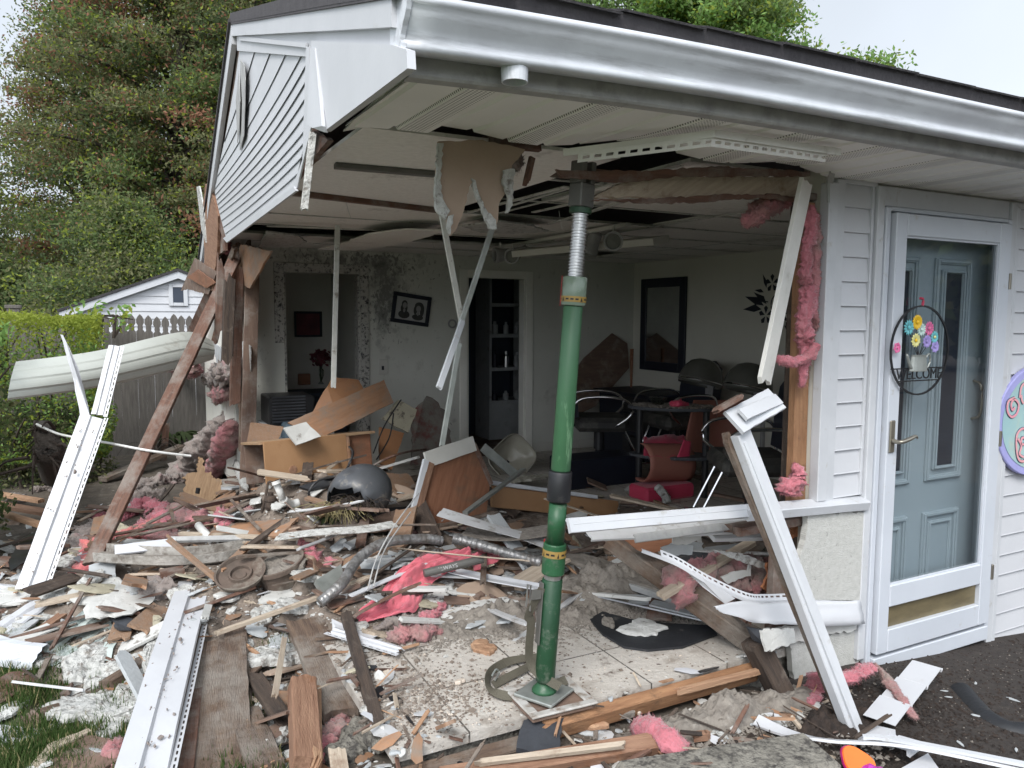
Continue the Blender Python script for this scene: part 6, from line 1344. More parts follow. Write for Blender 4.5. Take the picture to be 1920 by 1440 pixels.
sheet('brown_flashing', 'ply_brown', [PX(340, 545, .70), PX(366, 484, .72), PX(408, 510, .76), PX(392, 552, .76), PX(352, 542, .72)], .006, 'folded dark brown sheet metal flap by the leaning studs', 'flashing', jag=.004)
sheet('brown_flashing', 'ply_red', [PX(352, 520, .69), PX(372, 505, .71), PX(406, 530, .74), PX(388, 540, .74)], .006, 'lower fold of the brown sheet metal flap', 'flashing', jag=.004)
fluff('insulation_clump', 'pink', [PX(418, 445, .83), PX(420, 460, .83), PX(426, 470, .84)], [.03, .04, .03], 'small pink tuft caught at the top of the leaning studs', amp=.6)
fluff('insulation_clump', 'wool_grey', [PX(445, 500, .98), PX(440, 600, .98), PX(437, 690, .98)], [.05, .07, .05], 'grey insulation batt standing between the end wall studs', amp=.5)
fluff('insulation_clump', 'pink_dirty', [PX(325, 690, .64), PX(340, 682, .65), PX(365, 690, .66), PX(350, 705, .66)], [.05, .06, .05, .03], 'dirty pink insulation knot wrapped on the leaning stud', amp=.8)
fluff('insulation_clump', 'wool_grey', [PX(395, 715, .85), PX(425, 700, .88), PX(448, 690, .9)], [.06, .09, .06], 'grey fluff mass where the end wall studs break off', amp=.9)
fluff('insulation_clump', 'pink_dirty', [PX(405, 740, .85), PX(425, 735, .86)], [.05, .05], 'pink spot of insulation under the grey fluff mass', amp=.8)
for i, (u0, v0, u1, v1, x0, w_, th, m, lb) in enumerate((
    (352, 690, 442, 462, .80, .04, .03, 'wood_brown', 'narrow brown lath squeezed between the two leaning studs'),
    (372, 640, 470, 455, .97, .06, .03, 'wood_dark', 'dark split stud crossing behind the plywood scrap'),
    (418, 690, 438, 520, .92, .035, .02, 'wood_orange2', 'thin raw orange splinter beside the end wall batt'),
    (396, 600, 416, 380, .80, .045, .025, 'wood_red', 'reddish splinter running up to the orange board tip'),
    (402, 740, 428, 600, .90, .03, .02, 'wood_pale', 'pale torn strip hanging in the open end wall'),
    (455, 770, 425, 640, .98, .05, .02, 'wood_red', 'broken red batten slanting the other way at the end wall'),
    (440, 700, 468, 590, 1.0, .025, .015, 'wood_fresh', 'small fresh splinter by the rear corner post'))):
    plank('splintered_stud', m, PX(u0, v0, x0), PX(u1, v1, x0+.03), w_, th, lb, 'stud', up=(-.5, -1, 0), jag=.09, jag0=.07, warp=.01)
for i, (p_, lb) in enumerate((([(398, 640), (420, 655), (432, 700), (410, 690)], 'torn grey paper flap in the end wall cluster'), ([(424, 560), (446, 575), (440, 625), (426, 610)], 'ragged brown paper flap above the grey one'), ([(455, 640), (472, 650), (470, 720), (458, 700)], 'white torn wallboard flap on the rear corner post'))):
    sheet('paper_flap', ('gypsum_grey', 'kraft', 'plaster')[i], [PX(u, v, .9+.04*i) for u, v in p_], .006, lb, 'wallboard', jag=.012, seg=.02)
# slumped insulation batt at the end wall
fluff('insulation_batt', 'wool_grey', [P(330, 900), dn(P(360, 890), .12), PX(400, 830, .85), PX(430, 790, .95), PX(438, 765, 1.0)], [.12, .20, .20, .14, .05], 'large slumped grey insulation batt against the open end wall', amp=.3, flat=.6, k=28)
fluff('insulation_batt', 'pink_dirty', [PX(392, 925, .80), PX(405, 880, .84), PX(425, 820, .88), PX(436, 790, .92)], [.04, .10, .11, .06], 'pink faced fold on the front of the slumped grey batt', amp=.3, flat=.7, k=24)
sheet('wallboard_sheet', 'plaster_flat', [PX(360, 830, 1.0), PX(388, 730, 1.05), PX(420, 745, 1.05), PX(418, 800, 1.02), PX(385, 850, 1.0)], .012, 'pale wallboard panel propped behind the slumped batt', 'wallboard', jag=.01)
sheet('siding_sheet', 'vinyl_green', [PX(388, 716, .98), PX(425, 760, .98), PX(420, 768, .98), PX(392, 738, .98)], .004, 'bright curved siding sliver above the slumped batt', 'vinyl siding')
plank('brown_plank', 'wood_brown', P(190, 900, .04), P(345, 835, .18), .11, .04, 'dark brown plank lying behind the long leaning stud', 'plank', jag=.04, jag0=.02)
plank('brown_plank', 'wood_red', PX(305, 880, .45), PX(312, 790, .5), .07, .02, 'short red board standing in front of the strap leaved plant', 'plank', up=(0, -1, 0), jag=.05)
# three big white vinyl strips
def hemdir(p0, p1, u, v, z): return (PZ(u, v, z)-p0)
YT = 5.35
slat4('siding_strip', 'vinyl', PZ(27, 1107, .12), PY(150, 777, YT), PY(196, 777, YT-.04), 'wide white siding strip leaning up at the left, split into a Y at its top', jag=.02)
sheet('siding_prong', 'vinyl', [PY(150, 780, YT), PY(168, 778, YT), PY(158, 730, YT+.1), PY(147, 690, YT+.15), PY(118, 628, YT+.2), PY(113, 627, YT+.2), PY(136, 705, YT+.14)], .003, 'left pointed prong of the split white siding strip', 'vinyl siding', jag=.003)
slat4('siding_prong', 'vinyl', PY(170, 779, YT), PY(204, 646, YT+.25), PY(224, 650, YT+.22), 'right prong of the split white siding strip, with dimpled face and slotted hem', jag=.01, step=.006)
slat4('siding_strip', 'vinyl', PZ(205, 1470, .12), PZ(342, 1072, .16), PZ(404, 1056, .16), 'wide clean white siding strip lying towards the viewer at bottom left', bend=.03, jag=.015)
# big curled pale sheet in front of the fence
A_ = [PY(20, 748, 5.6), PY(45, 672, 5.7), PY(200, 655, 6.2), PY(345, 622, 6.9), PY(402, 640, 7.2)]
B_ = [PY(0, 755, 5.2), PY(70, 745, 5.5), PY(200, 722, 6.0), PY(340, 690, 6.7), PY(402, 672, 7.1)]
vs = []; a = interp([PY(30, 678, 6.0), PY(180, 658, 6.3), PY(345, 622, 6.9), PY(400, 640, 7.2)], 40); b_ = interp([PY(15, 750, 5.7), PY(180, 727, 6.1), PY(345, 690, 6.7), PY(400, 674, 7.1)], 40)
NB = 18
for i in range(41):
    for j in range(NB+1):
        f = j/NB; p = a[i].lerp(b_[i], f); st_ = .012*((f*4) % 1); bl = -.10*math.sin(math.pi*f)
        vs.append(p+V((0, bl-st_, 0)))
tag(put(thick((vs, [(i*(NB+1)+j, i*(NB+1)+j+1, (i+1)*(NB+1)+j+1, (i+1)*(NB+1)+j) for i in range(40) for j in range(NB)]), .003), 'siding_sheet', 'vinyl_green2', smooth=False), 'long bowed pale siding sheet lying across the hedge and fence', 'vinyl siding') if mat('vinyl_green2', (.50, .52, .48), (.44, .46, .42), 3, .45, .05, 60, dirt=(.3, .28, .24), dsc=6, dlo=.6, dhi=.75) else 0
# left siding scraps and gutters
slat('siding_strip', 'vinyl_green', P(40, 1235, .02), P(188, 1142, .02), V((.5, -.8, 0)), .17, 'pale green grey siding sheet with slotted edge lying in the grass', jag=.05, group=None)
slat('siding_strip', 'vinyl_green', P(115, 1180, .02), P(190, 1115, .02), V((.5, -.8, 0)), .10, 'smaller pale green siding piece above the slotted sheet', jag=.06, hem=False)
sheet('siding_sheet', 'vinyl_green', [P(165, 1215, .02), P(215, 1165, .02), P(228, 1170, .02), P(212, 1215, .02), P(208, 1238, .02), P(170, 1238, .02)], .003, 'grey green siding shard right of the slotted sheet', 'vinyl siding', jag=.01)
slat('siding_strip', 'vinyl', P(-30, 1185, .02), P(62, 1125, .02), V((.5, -.8, 0)), .13, 'white siding piece running out of the left edge', jag=.01, hem=False)
slat('siding_strip', 'vinyl', P(-40, 1355, .02), P(105, 1370, .02), V((0, -1, 0)), .22, 'white crumpled siding corner at the bottom left edge', jag=.04, hem=False, step=.02)
slat('siding_strip', 'vinyl', P(-40, 1090, .02), P(34, 1098, .02), V((0, -1, 0)), .06, 'narrow white slotted strip at the left edge', hem=True)
ext_p = [P(-20, 1225, .02), P(20, 1238, .02), P(78, 1245, .02)]
tag(put(thick(sweep_vf(interp(ext_p, 10), [(-.06, .0), (-.055, .03), (-.03, .04), (-.025, .055), (.0, .06), (.005, .075), (.04, .075), (.06, .05)]), .002), 'gutter_piece', 'alum'), 'short crushed ribbed gutter piece at the left edge', 'gutter')
# dirty gutter/long trough in the middle left
tp = [P(185, 1042, .06), P(300, 1050, .07), P(400, 1045, .08), P(505, 1025, .09)]
tp = [V((p.x, p.y, .26+.0*i)) for i, p in enumerate([PZ(188, 1040, .26), PZ(300, 1047, .26), PZ(400, 1042, .26), PZ(505, 1022, .26)])]
mat('trough_dirty', (.42, .40, .37), (.26, .245, .22), 14, .8, .5, 60, dirt=(.16, .14, .12), dsc=12, dlo=.46, dhi=.6)
t = empty('fallen_gutter', tp[1], 'long fallen trough half filled with dirt below the pink insulation', 'gutter')
put(thick(sweep_vf(interp(tp, 30), [(-.06, .03), (-.055, -.02), (-.03, -.035), (.03, -.035), (.05, -.01), (.055, .05)]), .003), 'trough', 'trough_dirty', t)
put(sweep_vf([p+V((0, 0, -.005)) for p in interp(tp, 30)], [(-.045, .0), (-.02, .02), (.02, .018), (.045, .0)], False), 'dirt_fill', 'cellulose', t)
plank('white_board', 'vinyl', PZ(215, 1032, .30), PZ(330, 1018, .30), .07, .012, 'white board end lying on the trough', 'board', up=(0, -.6, 1))
plank('grey_rail', 'alum_grey', PZ(315, 1012, .31), PZ(500, 1008, .31), .035, .02, 'grey metal rail behind the trough', 'rail', up=(0, -.6, 1))
# planks over the left heap
def pl(m, a, b_, w_, th, lb, dz=.04, name='loose_board', cat='board', dz2=None, **k):
    return plank(name, m, P(*a, dz), P(*b_, dz if dz2 is None else dz2), w_, th, lb, cat, **k)
pl('wood_pale', (332, 1000), (600, 1012), .035, .02, 'long thin pale lath in front of the white pipe', .12, jag=.06, jag0=.04)
pl('wood_fresh', (-20, 955), (122, 998), .05, .03, 'orange brown batten crossing the white siding strip at the left', .16, jag=.02)
pl('wood_orange', (-10, 945), (92, 962), .09, .03, 'red orange board at the left edge', .12, jag=.03)
pl('wood_fresh', (-10, 925), (80, 940), .06, .03, 'second reddish board behind the left edge one', .10, jag=.03)
pl('wood_red', (-10, 1050), (70, 1060), .1, .03, 'flat red board by the left strip', .05, jag=.03)
pl('wood_pale', (60, 1135), (192, 1108), .07, .018, 'pale torn board across the lawn debris', .05, jag=.06, jag0=.05)
pl('wood_orange', (80, 1178), (120, 1150), .05, .015, 'small orange board scrap on the grass', .03, jag=.03)
pl('wood_brown', (190, 1290), (272, 1240), .05, .04, 'brown batten left of the clean white siding strip', .03, jag=.03)
pl('wood_brown', (70, 1340), (118, 1325), .04, .03, 'stub of brown batten on the grass', .03, jag=.02)
pl('wood_red', (300, 1078), (345, 1070), .08, .04, 'red brown block behind the clean white siding strip', .05)
pl('wood_pale', (398, 1190), (640, 1105), .022, .02, 'long thin weathered lath crossing beside the clean white strip', .06, jag=.04)
pl('wood_pale', (650, 1098), (700, 1080), .03, .02, 'weathered lath end near the duct', .07, jag=.03)
pl('wood_brown', (570, 1160), (650, 1345), .17, .035, 'wide muddy brown plank running down to the tile corner', .05, jag=.05, n=12)
pl('wood_dark', (648, 1150), (712, 1372), .05, .03, 'narrow dark plank along the broken tile edge', .04, jag=.03)
pl('wood_brown', (405, 1200), (400, 1460), .26, .02, 'very wide muddy board beside the clean white siding strip', .02, jag=.03, n=12)
pl('wood_brown', (455, 1330), (505, 1450), .12, .03, 'rotten plank at the bottom beside the split wedge', .03, jag=.05)
pl('wood_brown', (440, 1160), (450, 1330), .10, .04, 'rotten plank under the torn plaster slabs', .01, jag=.05)
pl('wood_dark', (470, 1260), (545, 1370), .07, .03, 'dark rotted batten left of the split wedge', .04, jag=.08, jag0=.08)
pl('wood_red', (378, 1215), (345, 1480), .05, .03, 'reddish board edge under the clean white strip', .02)
# split wedge of fresh wood
plank('split_wedge', 'wood_orange', P(575, 1440, .05), P(566, 1275, .16), .10, .07, 'thick freshly split orange wood wedge standing near the bottom', 'wood block', jag=.05, jag0=.02, up=(0, -1, .6))
plank('split_wedge', 'wood_fresh', P(590, 1440, .06), dn(P(592, 1330), .10), .035, .05, 'pale inner face of the split orange wedge', 'wood block', jag=.06, up=(0, -1, .6))
pl('wood_fresh', (455, 1205), (500, 1240), .018, .012, 'fresh thin orange splinter left of the muddy plank', .05, jag=.05)
pl('wood_fresh', (500, 1128), (548, 1140), .015, .012, 'short pink orange splinter by the torn plaster', .07, jag=.03)
# bottom beams and concrete block
plank('bottom_beam', 'wood_orange', PZ(820, 1462, .06), PZ(1240, 1392, .07), .065, .05, 'long orange split beam along the bottom of the view', 'beam', jag=.05, jag0=.02, up=(0, -.4, 1), n=14)
plank('bottom_beam', 'wood_pale', PZ(880, 1432, .10), PZ(1180, 1395, .11), .02, .02, 'pale split upper edge of the long orange beam', 'beam', jag=.06, jag0=.05, up=(0, -.4, 1), n=12)
q = [PZ(1155, 1432, .09), PZ(1520, 1376, .09)]
t = frame(q[0], q[1]); put(bbox_((0, -.02, -.02), ((q[1]-q[0]).length, .0, .0)), 'x', 'concrete') if 0 else 0
cb_ = bbox_((0, -.19, -.13), ((q[1]-q[0]).length, .035, .0), .022)
o = tag(mk('concrete_kerb', cb_[0], cb_[1], 'concrete', mtx=t), 'mottled grey concrete kerb block at the bottom edge', 'kerb block')
pl('wood_orange', (1295, 1382), (1335, 1378), .03, .03, 'splintered orange wood end beside the mulch by the kerb', .03, jag=.02)
# long white trim bottom right
TP = [PZ(1418, 1352, .05), PZ(1480, 1378, .05), PZ(1560, 1392, .06), PZ(1700, 1402, .07), PZ(1940, 1452, .06)]
ribbon('white_trim', TP, .05, 'vinyl', 'long bent white trim strip running out of the lower right corner', 'trim', th=.01, tw=[.5-.9*min(1, i/25) for i in range(61)])
ribbon('white_trim', [PZ(1618, 1385, .075), PZ(1680, 1390, .085), PZ(1940, 1440, .07)], .022, 'trimwhite', 'thin white rail lying along the bent trim strip', 'trim', th=.012)
def multi(name, a, b_, w_, n, label):      # ribbed siding offcut
    p0, p1 = a, b_; L = (p1-p0).length; vs = []; M = frame(p0, p1)
    vs = []; pr = []
    for k in range(n): pr += [(L*k/n, .0), (L*(k+.84)/n, .014), (L*(k+.87)/n, -.006), (L*(k+.97)/n, -.008)]
    pr.append((L, 0)); m = 6
    for x, z in pr:
        for j in range(m): vs.append(M @ V((x, -w_/2+w_*j/(m-1)+.004*math.sin(x*30), z+.01)))
    return tag(put(thick((vs, [(i*m+j, (i+1)*m+j, (i+1)*m+j+1, i*m+j+1) for i in range(len(pr)-1) for j in range(m-1)]), .002), name, 'vinyl'), label, 'vinyl siding')
multi('siding_offcut', PZ(1648, 1355, .02), PZ(1742, 1250, .02), .12, 3, 'three step white siding offcut lying on the mulch before the door')
multi('siding_offcut', PZ(1628, 1372, .03), PZ(1720, 1412, .03), .10, 2, 'white siding offcut half under the bent trim strip')
sheet('siding_offcut', 'vinyl', [PZ(1690, 1440, .02), PZ(1740, 1412, .02), PZ(1760, 1440, .02), PZ(1740, 1460, .02)], .004, 'small white offcut below the bent trim strip', 'vinyl siding')
fluff('insulation_strip', 'pink', [P(1520, 1320, .02), P(1528, 1290, .03), PZ(1540, 1262, .12), PZ(1570, 1280, .06), PZ(1600, 1265, .12), PZ(1635, 1248, .12)], [.02, .03, .03, .035, .04, .025], 'pink insulation arch on the mulch behind the leaning frame', amp=.6, flat=.5)
fluff('insulation_strip', 'pink_dirty', [PZ(1640, 1246, .11), PZ(1665, 1275, .05), PZ(1690, 1310, .04), PZ(1718, 1348, .03)], [.02, .022, .02, .015], 'pink insulation tail draped over the three step offcut', amp=.4, flat=.5)
fluff('insulation_clump', 'pink', [P(1195, 1362, .03), P(1220, 1372, .05), P(1262, 1395, .05), P(1285, 1400, .03)], [.03, .045, .04, .02], 'soft pink insulation tuft on the orange beam at the bottom', amp=.35)
# orange and purple round piece
c = PZ(1606, 1428, .05); t = empty('toy_disc', c, 'small orange disc with a purple underside by the kerb block', 'toy')
Mt = Matrix.Translation(c) @ Matrix.Rotation(math.radians(38), 4, 'X') @ Matrix.Rotation(math.radians(-20), 4, 'Z')
mat('toy_orange', (.85, .17, .02), None, 3, .3, .02); mat('toy_purple', (.42, .03, .35), None, 3, .3, .02); mat('toy_dark', (.35, .01, .12), None, 3, .3)
ol = [(.068*(1+.10*math.cos(3*a+.4))*math.cos(a), .052*(1+.10*math.cos(3*a+.4))*math.sin(a)) for a in [i*6.2832/36 for i in range(36)]]
for nm, m, z0_, s_ in (('toy_top', 'toy_orange', .006, .93), ('toy_rim', 'toy_dark', .0, 1.0)):
    vs = [V((x*s_, y*s_, z0_)) for x, y in ol]+[V((x*s_*.97, y*s_*.97, z0_+.0055)) for x, y in ol]
    put(xf((vs, [tuple(range(36))[::-1], tuple(range(36, 72))]+[(i, (i+1) % 36, (i+1) % 36+36, i+36) for i in range(36)]), Mt), nm, m, t)
put(xf(chunk_vf(.12, .07, .03, 3), Matrix.Translation(c+V((.0, -.045, -.02)))), 'toy_base', 'toy_purple', t)
# ribbed black hose end at the right edge
cb = PZ(1905, 1345, .0)
pth = [PZ(1800, 1300, -.07), PZ(1850, 1355, -.06), PZ(1910, 1380, -.06), PZ(1990, 1370, -.06)]
pt = interp(pth, 70); tag(put(sweep_vf(pt, circ(.05, 14), True, scale=[1+.07*(i % 2) for i in range(71)]), 'ribbed_hose', 'black_rubber', smooth=True), 'ribbed black rubber hose cut by the lower right edge', 'hose')

# ================================================================== RED CLOTH, DUCTS, TUBES
A_ = [P(655, 1165, .02), P(700, 1130, .05), P(735, 1085, .08), P(790, 1050, .12), P(870, 1030, .14)]
B_ = [P(690, 1172, .01), P(775, 1150, .03), P(800, 1110, .05), P(850, 1075, .08), P(895, 1045, .10)]
tag(put(thick(cloth_vf(A_, B_, 70, 40, .028, 4, 3.2), .0015), 'red_cloth', 'cloth_red', smooth=True), 'crumpled coral red cloth lying on the tiles left of the post', 'cloth')
tag(put(thick(cloth_vf([P(705, 1120, .05), P(735, 1105, .09), P(760, 1095, .1)], [P(720, 1135, .05), P(745, 1125, .09), P(775, 1120, .08)], 14, 10, .025, 9), .0015), 'red_cloth', 'cloth_red', smooth=True), 'small upturned fold of coral red cloth left of the big cloth', 'cloth') if 0 else 0
tag(put(thick(cloth_vf([P(880, 1040, .05), P(930, 1025, .08), P(965, 1022, .06)], [P(890, 1075, .03), P(930, 1060, .04), P(965, 1040, .04)], 14, 10, .02, 11), .0015), 'red_cloth', 'cloth_red', smooth=True), 'far tail of coral red cloth behind the round metal tube', 'cloth')
def flexduct(pts, r_, label, name='flexible_duct', n=None, m='duct', amp=.05):
    L = sum((pts[i+1]-pts[i]).length for i in range(len(pts)-1)); n = n or int(L/.006); pt = interp(pts, n); rr_ = random.Random(ns())
    sc = [1+amp*math.sin(i*1.3)+rr_.uniform(-.02, .02) for i in range(n+1)]
    return tag(put(sweep_vf(pt, circ(r_, 16), True, scale=sc), name, m, smooth=True), label, 'duct')
flexduct([P(600, 1130, .10), P(640, 1095, .12), P(672, 1048, .14), P(720, 1018, .16), P(790, 1010, .16), P(828, 1014, .15)], .027, 'crushed silver flexible duct curving up from the lower left', amp=.03)
flexduct([P(850, 1010, .15), P(900, 1022, .14), P(960, 1040, .13), P(1015, 1055, .12)], .030, 'ribbed silver flexible duct reaching the green post from the left', amp=.06)
sheet('duct_elbow', 'galv', [dn(P(592, 1125), .10), dn(P(640, 1100), .12), dn(P(650, 1118), .05), dn(P(615, 1140), .04)], .03, 'flattened grey end of the crushed duct', 'duct')
tl_ = tag(put(tube_vf([P(795, 1075, .13), P(905, 1048, .17)], .022, 14), 'curtain_tube', 'steel_grey'), 'dark metal tube with white lettering lying on the red cloth', 'tube')
M = frame(P(815, 1068, .13), P(905, 1048, .17)); d = M.to_3x3()
xa_ = d @ V((1, 0, 0)); nn = (CP-P(850, 1060, .15)).normalized(); nn = (nn-xa_*nn.dot(xa_)).normalized(); ya_ = nn.cross(xa_)
c = P(822, 1068, .13).lerp(P(905, 1048, .17), .2)
c = P(795, 1075, .13).lerp(P(905, 1048, .17), .38)+nn*.0225
textobj('lettering', 'ALWAYS', Matrix(((xa_.x, ya_.x, nn.x, c.x), (xa_.y, ya_.y, nn.y, c.y), (xa_.z, ya_.z, nn.z, c.z), (0, 0, 0, 1))), .028, 'whitebottle', tl_, .0006)
plank('slotted_rail', 'trimwhite', P(655, 1118, .08), P(800, 1055, .13), .035, .006, 'white slotted rail running under the red cloth', 'rail', jag=.01)
slat('siding_strip', 'vinyl', P(625, 1175, .04), P(760, 1215, .04), V((-.2, -1, 0)), .04, 'white nail hem scrap with a torn flap on the tiles left', jag=.03, step=.004)
sheet('siding_sheet', 'vinyl', [P(622, 1160, .03), P(668, 1180, .03), P(708, 1192, .03), P(690, 1200, .03), P(640, 1198, .03), P(624, 1185, .03)], .003, 'torn white flap at the left end of the nail hem scrap', 'vinyl siding', jag=.004)
tag(put(thick(sweep_vf(interp([P(795, 1062, .08), P(900, 1085, .07), P(1010, 1105, .08)], 14), [(-.045, .01), (-.02, 0), (.02, 0), (.045, .012)]), .006), 'curved_board', 'trimwhite'), 'long curved off white board in front of the dark metal tube', 'board')
plank('dusty_board', 'cellulose', P(1060, 1040, .07), P(1400, 1150, .05), .16, .02, 'long dusty board slanting right behind the post under the grey fluff', 'board', jag=.02)
plank('dusty_board', 'alum_grey', P(1060, 1058, .06), P(1395, 1170, .045), .03, .03, 'dark rail edge below the long dusty board', 'rail', jag=.02)
plank('dusty_board', 'gypsum_grey', P(1220, 1130, .06), P(1400, 1172, .05), .08, .01, 'grey strip end below the dusty board', 'board', jag=.01)
plank('white_edge', 'trimwhite', P(1120, 1118, .05), P(1330, 1166, .05), .008, .008, 'thin broken white edging line on the grey fluff', 'trim')
# black mat with plaster scrap
mp_ = [P(1105, 1160, .012), P(1130, 1188, .012), P(1170, 1212, .012), P(1215, 1218, .012), P(1280, 1212, .012), P(1345, 1188, .012), P(1330, 1165, .012), P(1250, 1160, .012), P(1180, 1150, .012), P(1120, 1135, .012)]
mp_ = [PZ(u, v, FLOOR+.013) for u, v in ((1105, 1160), (1130, 1188), (1170, 1212), (1215, 1218), (1280, 1212), (1345, 1188), (1330, 1172), (1250, 1168), (1180, 1160), (1130, 1146))]
sheet('black_mat', 'black_rubber', mp_, .01, 'curved black rubber mat on the tiles right of the post', 'mat')
chunk('plaster_scrap', 'plaster_flat', 1204, 1180, 78, 22, .012, rz=-8, tilt=3, label='bright white plaster scrap lying on the black mat', cat='plaster', dz=.02)
chunk('plaster_scrap', 'cellulose', 1142, 1172, 20, 14, .02, label='small grey lump on the left end of the black mat', cat='debris', dz=.02)
# tilted framed panel in the middle (wood, white trim)
pv = [(765, 992, 2.95), (800, 860, 3.05), (885, 830, 3.3), (918, 905, 3.3), (905, 965, 3.2), (840, 990, 3.05)]
pv3 = [PY(u, v, y) for u, v, y in pv]
t = empty('cabinet_door_piece', P(770, 994), 'tilted brown wood panel with a white trimmed edge left of the post', 'panel')
yd = P(770, 994).y; pn = [PY(768, 994, yd), PY(805, 862, yd+.12), PY(886, 832, yd+.25), PY(920, 908, yd+.2), PY(912, 962, yd+.15), PY(830, 1002, yd+.05)]
cn = sum(pn, V())/6; nrm_ = (pn[2]-pn[0]).cross(pn[4]-pn[0]).normalized()
pn = [p-nrm_*(p-pn[0]).dot(nrm_) for p in pn]
sheet('panel_board', 'ply_red', pn, .02, parent=t)
off = nrm_*(-.014 if nrm_.y > 0 else .014)
def edge(a, b_, w_, m, name, sh_=0.0, th=.02): return plank(name, m, a+off*(1+sh_), b_+off*(1+sh_), w_*1.35, th, parent=t, up=off)
edge(pn[0]+V((-.02, 0, 0)), pn[1]+V((-.02, 0, .0)), .03, 'trimwhite', 'white_trim', .4)
edge(pn[0]+V((.012, 0, .0)), pn[1]+V((.015, 0, -.02)), .035, 'wood_orange', 'wood_stile', .1)
edge(pn[1]+V((-.02, 0, .0)), pn[2], .075, 'casing', 'white_trim', .2)
edge(pn[2], pn[3], .02, 'wood_red', 'wood_stile', .1)
# orange sill with white top running right from the panel
yl = P(1150, 962).y; t = empty('fallen_sill', PY(915, 945, yl), 'long orange pine sill with a white top edge lying behind the post', 'sill')
plank('sill_board', 'mdf', PY(918, 930, yl+.1), PY(1160, 958, yl), .15, .03, parent=t, up=(0, -1, .2), jag=.03)
plank('sill_edge', 'trimwhite', PY(920, 905, yl+.1), PY(1118, 932, yl), .028, .05, parent=t, up=(0, -1, .2))
plank('thin_board', 'wood_pale', PZ(1140, 928, .32), PZ(1275, 958, .30), .06, .015, 'thin pale board lying behind the sagging sill strip', 'board', jag=.06, jag0=.06)
plank('thin_board', 'ply_brown', PZ(1330, 925, .2), PZ(1430, 945, .2), .05, .02, 'reddish bar on the floor behind the leaning frame', 'board')
# silver angle in front of the panel
plank('metal_angle', 'galv', PY(872, 962, yd-.15), PY(982, 880, yd+.3), .035, .02, 'grey metal angle leaning at the right edge of the tilted panel', 'metal angle')
tag(put(join(tube_vf([P(690, 1105, .1), P(705, 1050, .2), P(740, 985, .3), P(785, 925, .35)], .004, 6, n=16), tube_vf([P(700, 1100, .1), P(722, 1030, .2), P(770, 960, .3)], .004, 6, n=16)), 'bent_wire', 'alum_grey'), 'bent grey wire pair rising from the crushed duct', 'wire')
# wavy boards and siding in front of the panel, right to the post
def arcboard(pts, w_, m, label, name='curved_siding', th=.004, prof=None, cat='vinyl siding', dz=.0):
    pr = prof or [(-w_/2, .0), (-w_*.1, .012), (0, .004), (w_*.4, .014), (w_/2, .0)]
    return tag(put(thick(sweep_vf(interp(pts, 24), pr), th), name, m), label, cat)
arcboard([P(825, 962, .22), P(900, 985, .22), P(990, 1010, .18), P(1050, 1030, .14)], .13, 'vinyl_dirty', 'dusty curved siding piece with a white tip beside the tilted panel')
arcboard([P(870, 1000, .14), P(960, 1005, .18), P(1060, 990, .22)], .2, 'cellulose', 'dusty grey sheet spread left of the post', cat='debris')
arcboard([P(520, 1010, .13), P(600, 1000, .16), P(680, 995, .18), P(740, 985, .18)], .09, 'plaster', 'ragged pale board edge running left of the duct', cat='debris')
arcboard([P(200, 1048, .10), P(240, 1052, .10)], .1, 'alum_grey', 'small grey metal bit at the trough end', cat='debris')
# boards left of centre
def SH(m, px, dz, t_, lb, cat='plywood', name='plywood_scrap', jag=.01, seg=.03, dzs=None, **k):
    return sheet(name, m, [P(u, v, (dzs[i] if dzs else dz)) for i, (u, v) in enumerate(px)], t_, lb, cat, jag=jag, seg=seg, **k)
def SZ(m, px, z, t_, lb, cat='plywood', name='plywood_scrap', jag=.01, seg=.03, **k):
    z = z if isinstance(z, (list, tuple)) else [z]*len(px); zm = min(z)
    return sheet(name, m, [P(u, v, .03+max(0, z[i]-.25)*.3) for i, (u, v) in enumerate(px)], t_, lb, cat, jag=jag, seg=seg, **k)
yo = P(345, 945).y
sheet('plywood_scrap', 'osb', [PY(u, v, yo+(945-v)*.004) for u, v in [(338, 942), (350, 900), (341, 897), (352, 887), (368, 886), (372, 856), (380, 858), (384, 886), (396, 884), (398, 896), (416, 900), (418, 922), (392, 940)]], .012, 'splintered tan wafer board standing up in the left rubble', 'plywood', jag=.012, seg=.015)
SZ('ply', [(385, 945), (438, 918), (448, 945), (400, 952)], [.30, .36, .32, .28], .012, 'flat tan plywood scrap before the toppled cabinet')
SZ('ply', [(400, 985), (500, 975), (560, 970), (545, 985), (520, 1005), (440, 1005)], .27, .012, 'flat brown plywood scrap right of the white pipe', jag=.008)
SZ('ply_brown', [(500, 1010), (545, 985), (560, 965), (600, 972), (610, 990), (560, 1005)], .25, .012, 'darker brown plywood scrap behind the ragged edge', jag=.008)
SZ('ply_brown', [(650, 1002), (680, 972), (745, 955), (760, 965), (735, 990)], .30, .012, 'brown splintered panel left of the tilted one', jag=.008)
SZ('ply_brown', [(585, 1050), (640, 1045), (635, 1085), (600, 1075)], .2, .012, 'small brown board near the pink wad')
SZ('gypsum_grey', [(640, 1068), (655, 1052), (735, 1040), (730, 1065), (672, 1078)], .22, .012, 'pale blue grey wallboard piece over the crushed duct', cat='wallboard', jag=.012)
SZ('plaster_flat', [(742, 1040), (770, 1022), (778, 1040), (752, 1052)], .24, .012, 'small white wallboard corner above the crushed duct', cat='wallboard')
SZ('gypsum_grey', [(782, 1040), (850, 1020), (860, 1030), (800, 1050)], .22, .01, 'grey wallboard sliver behind the red cloth', cat='wallboard')
SZ('plaster_flat', [(730, 988), (755, 968), (762, 985), (740, 1000)], .28, .01, 'white board tip next to the tilted panel', cat='wallboard')
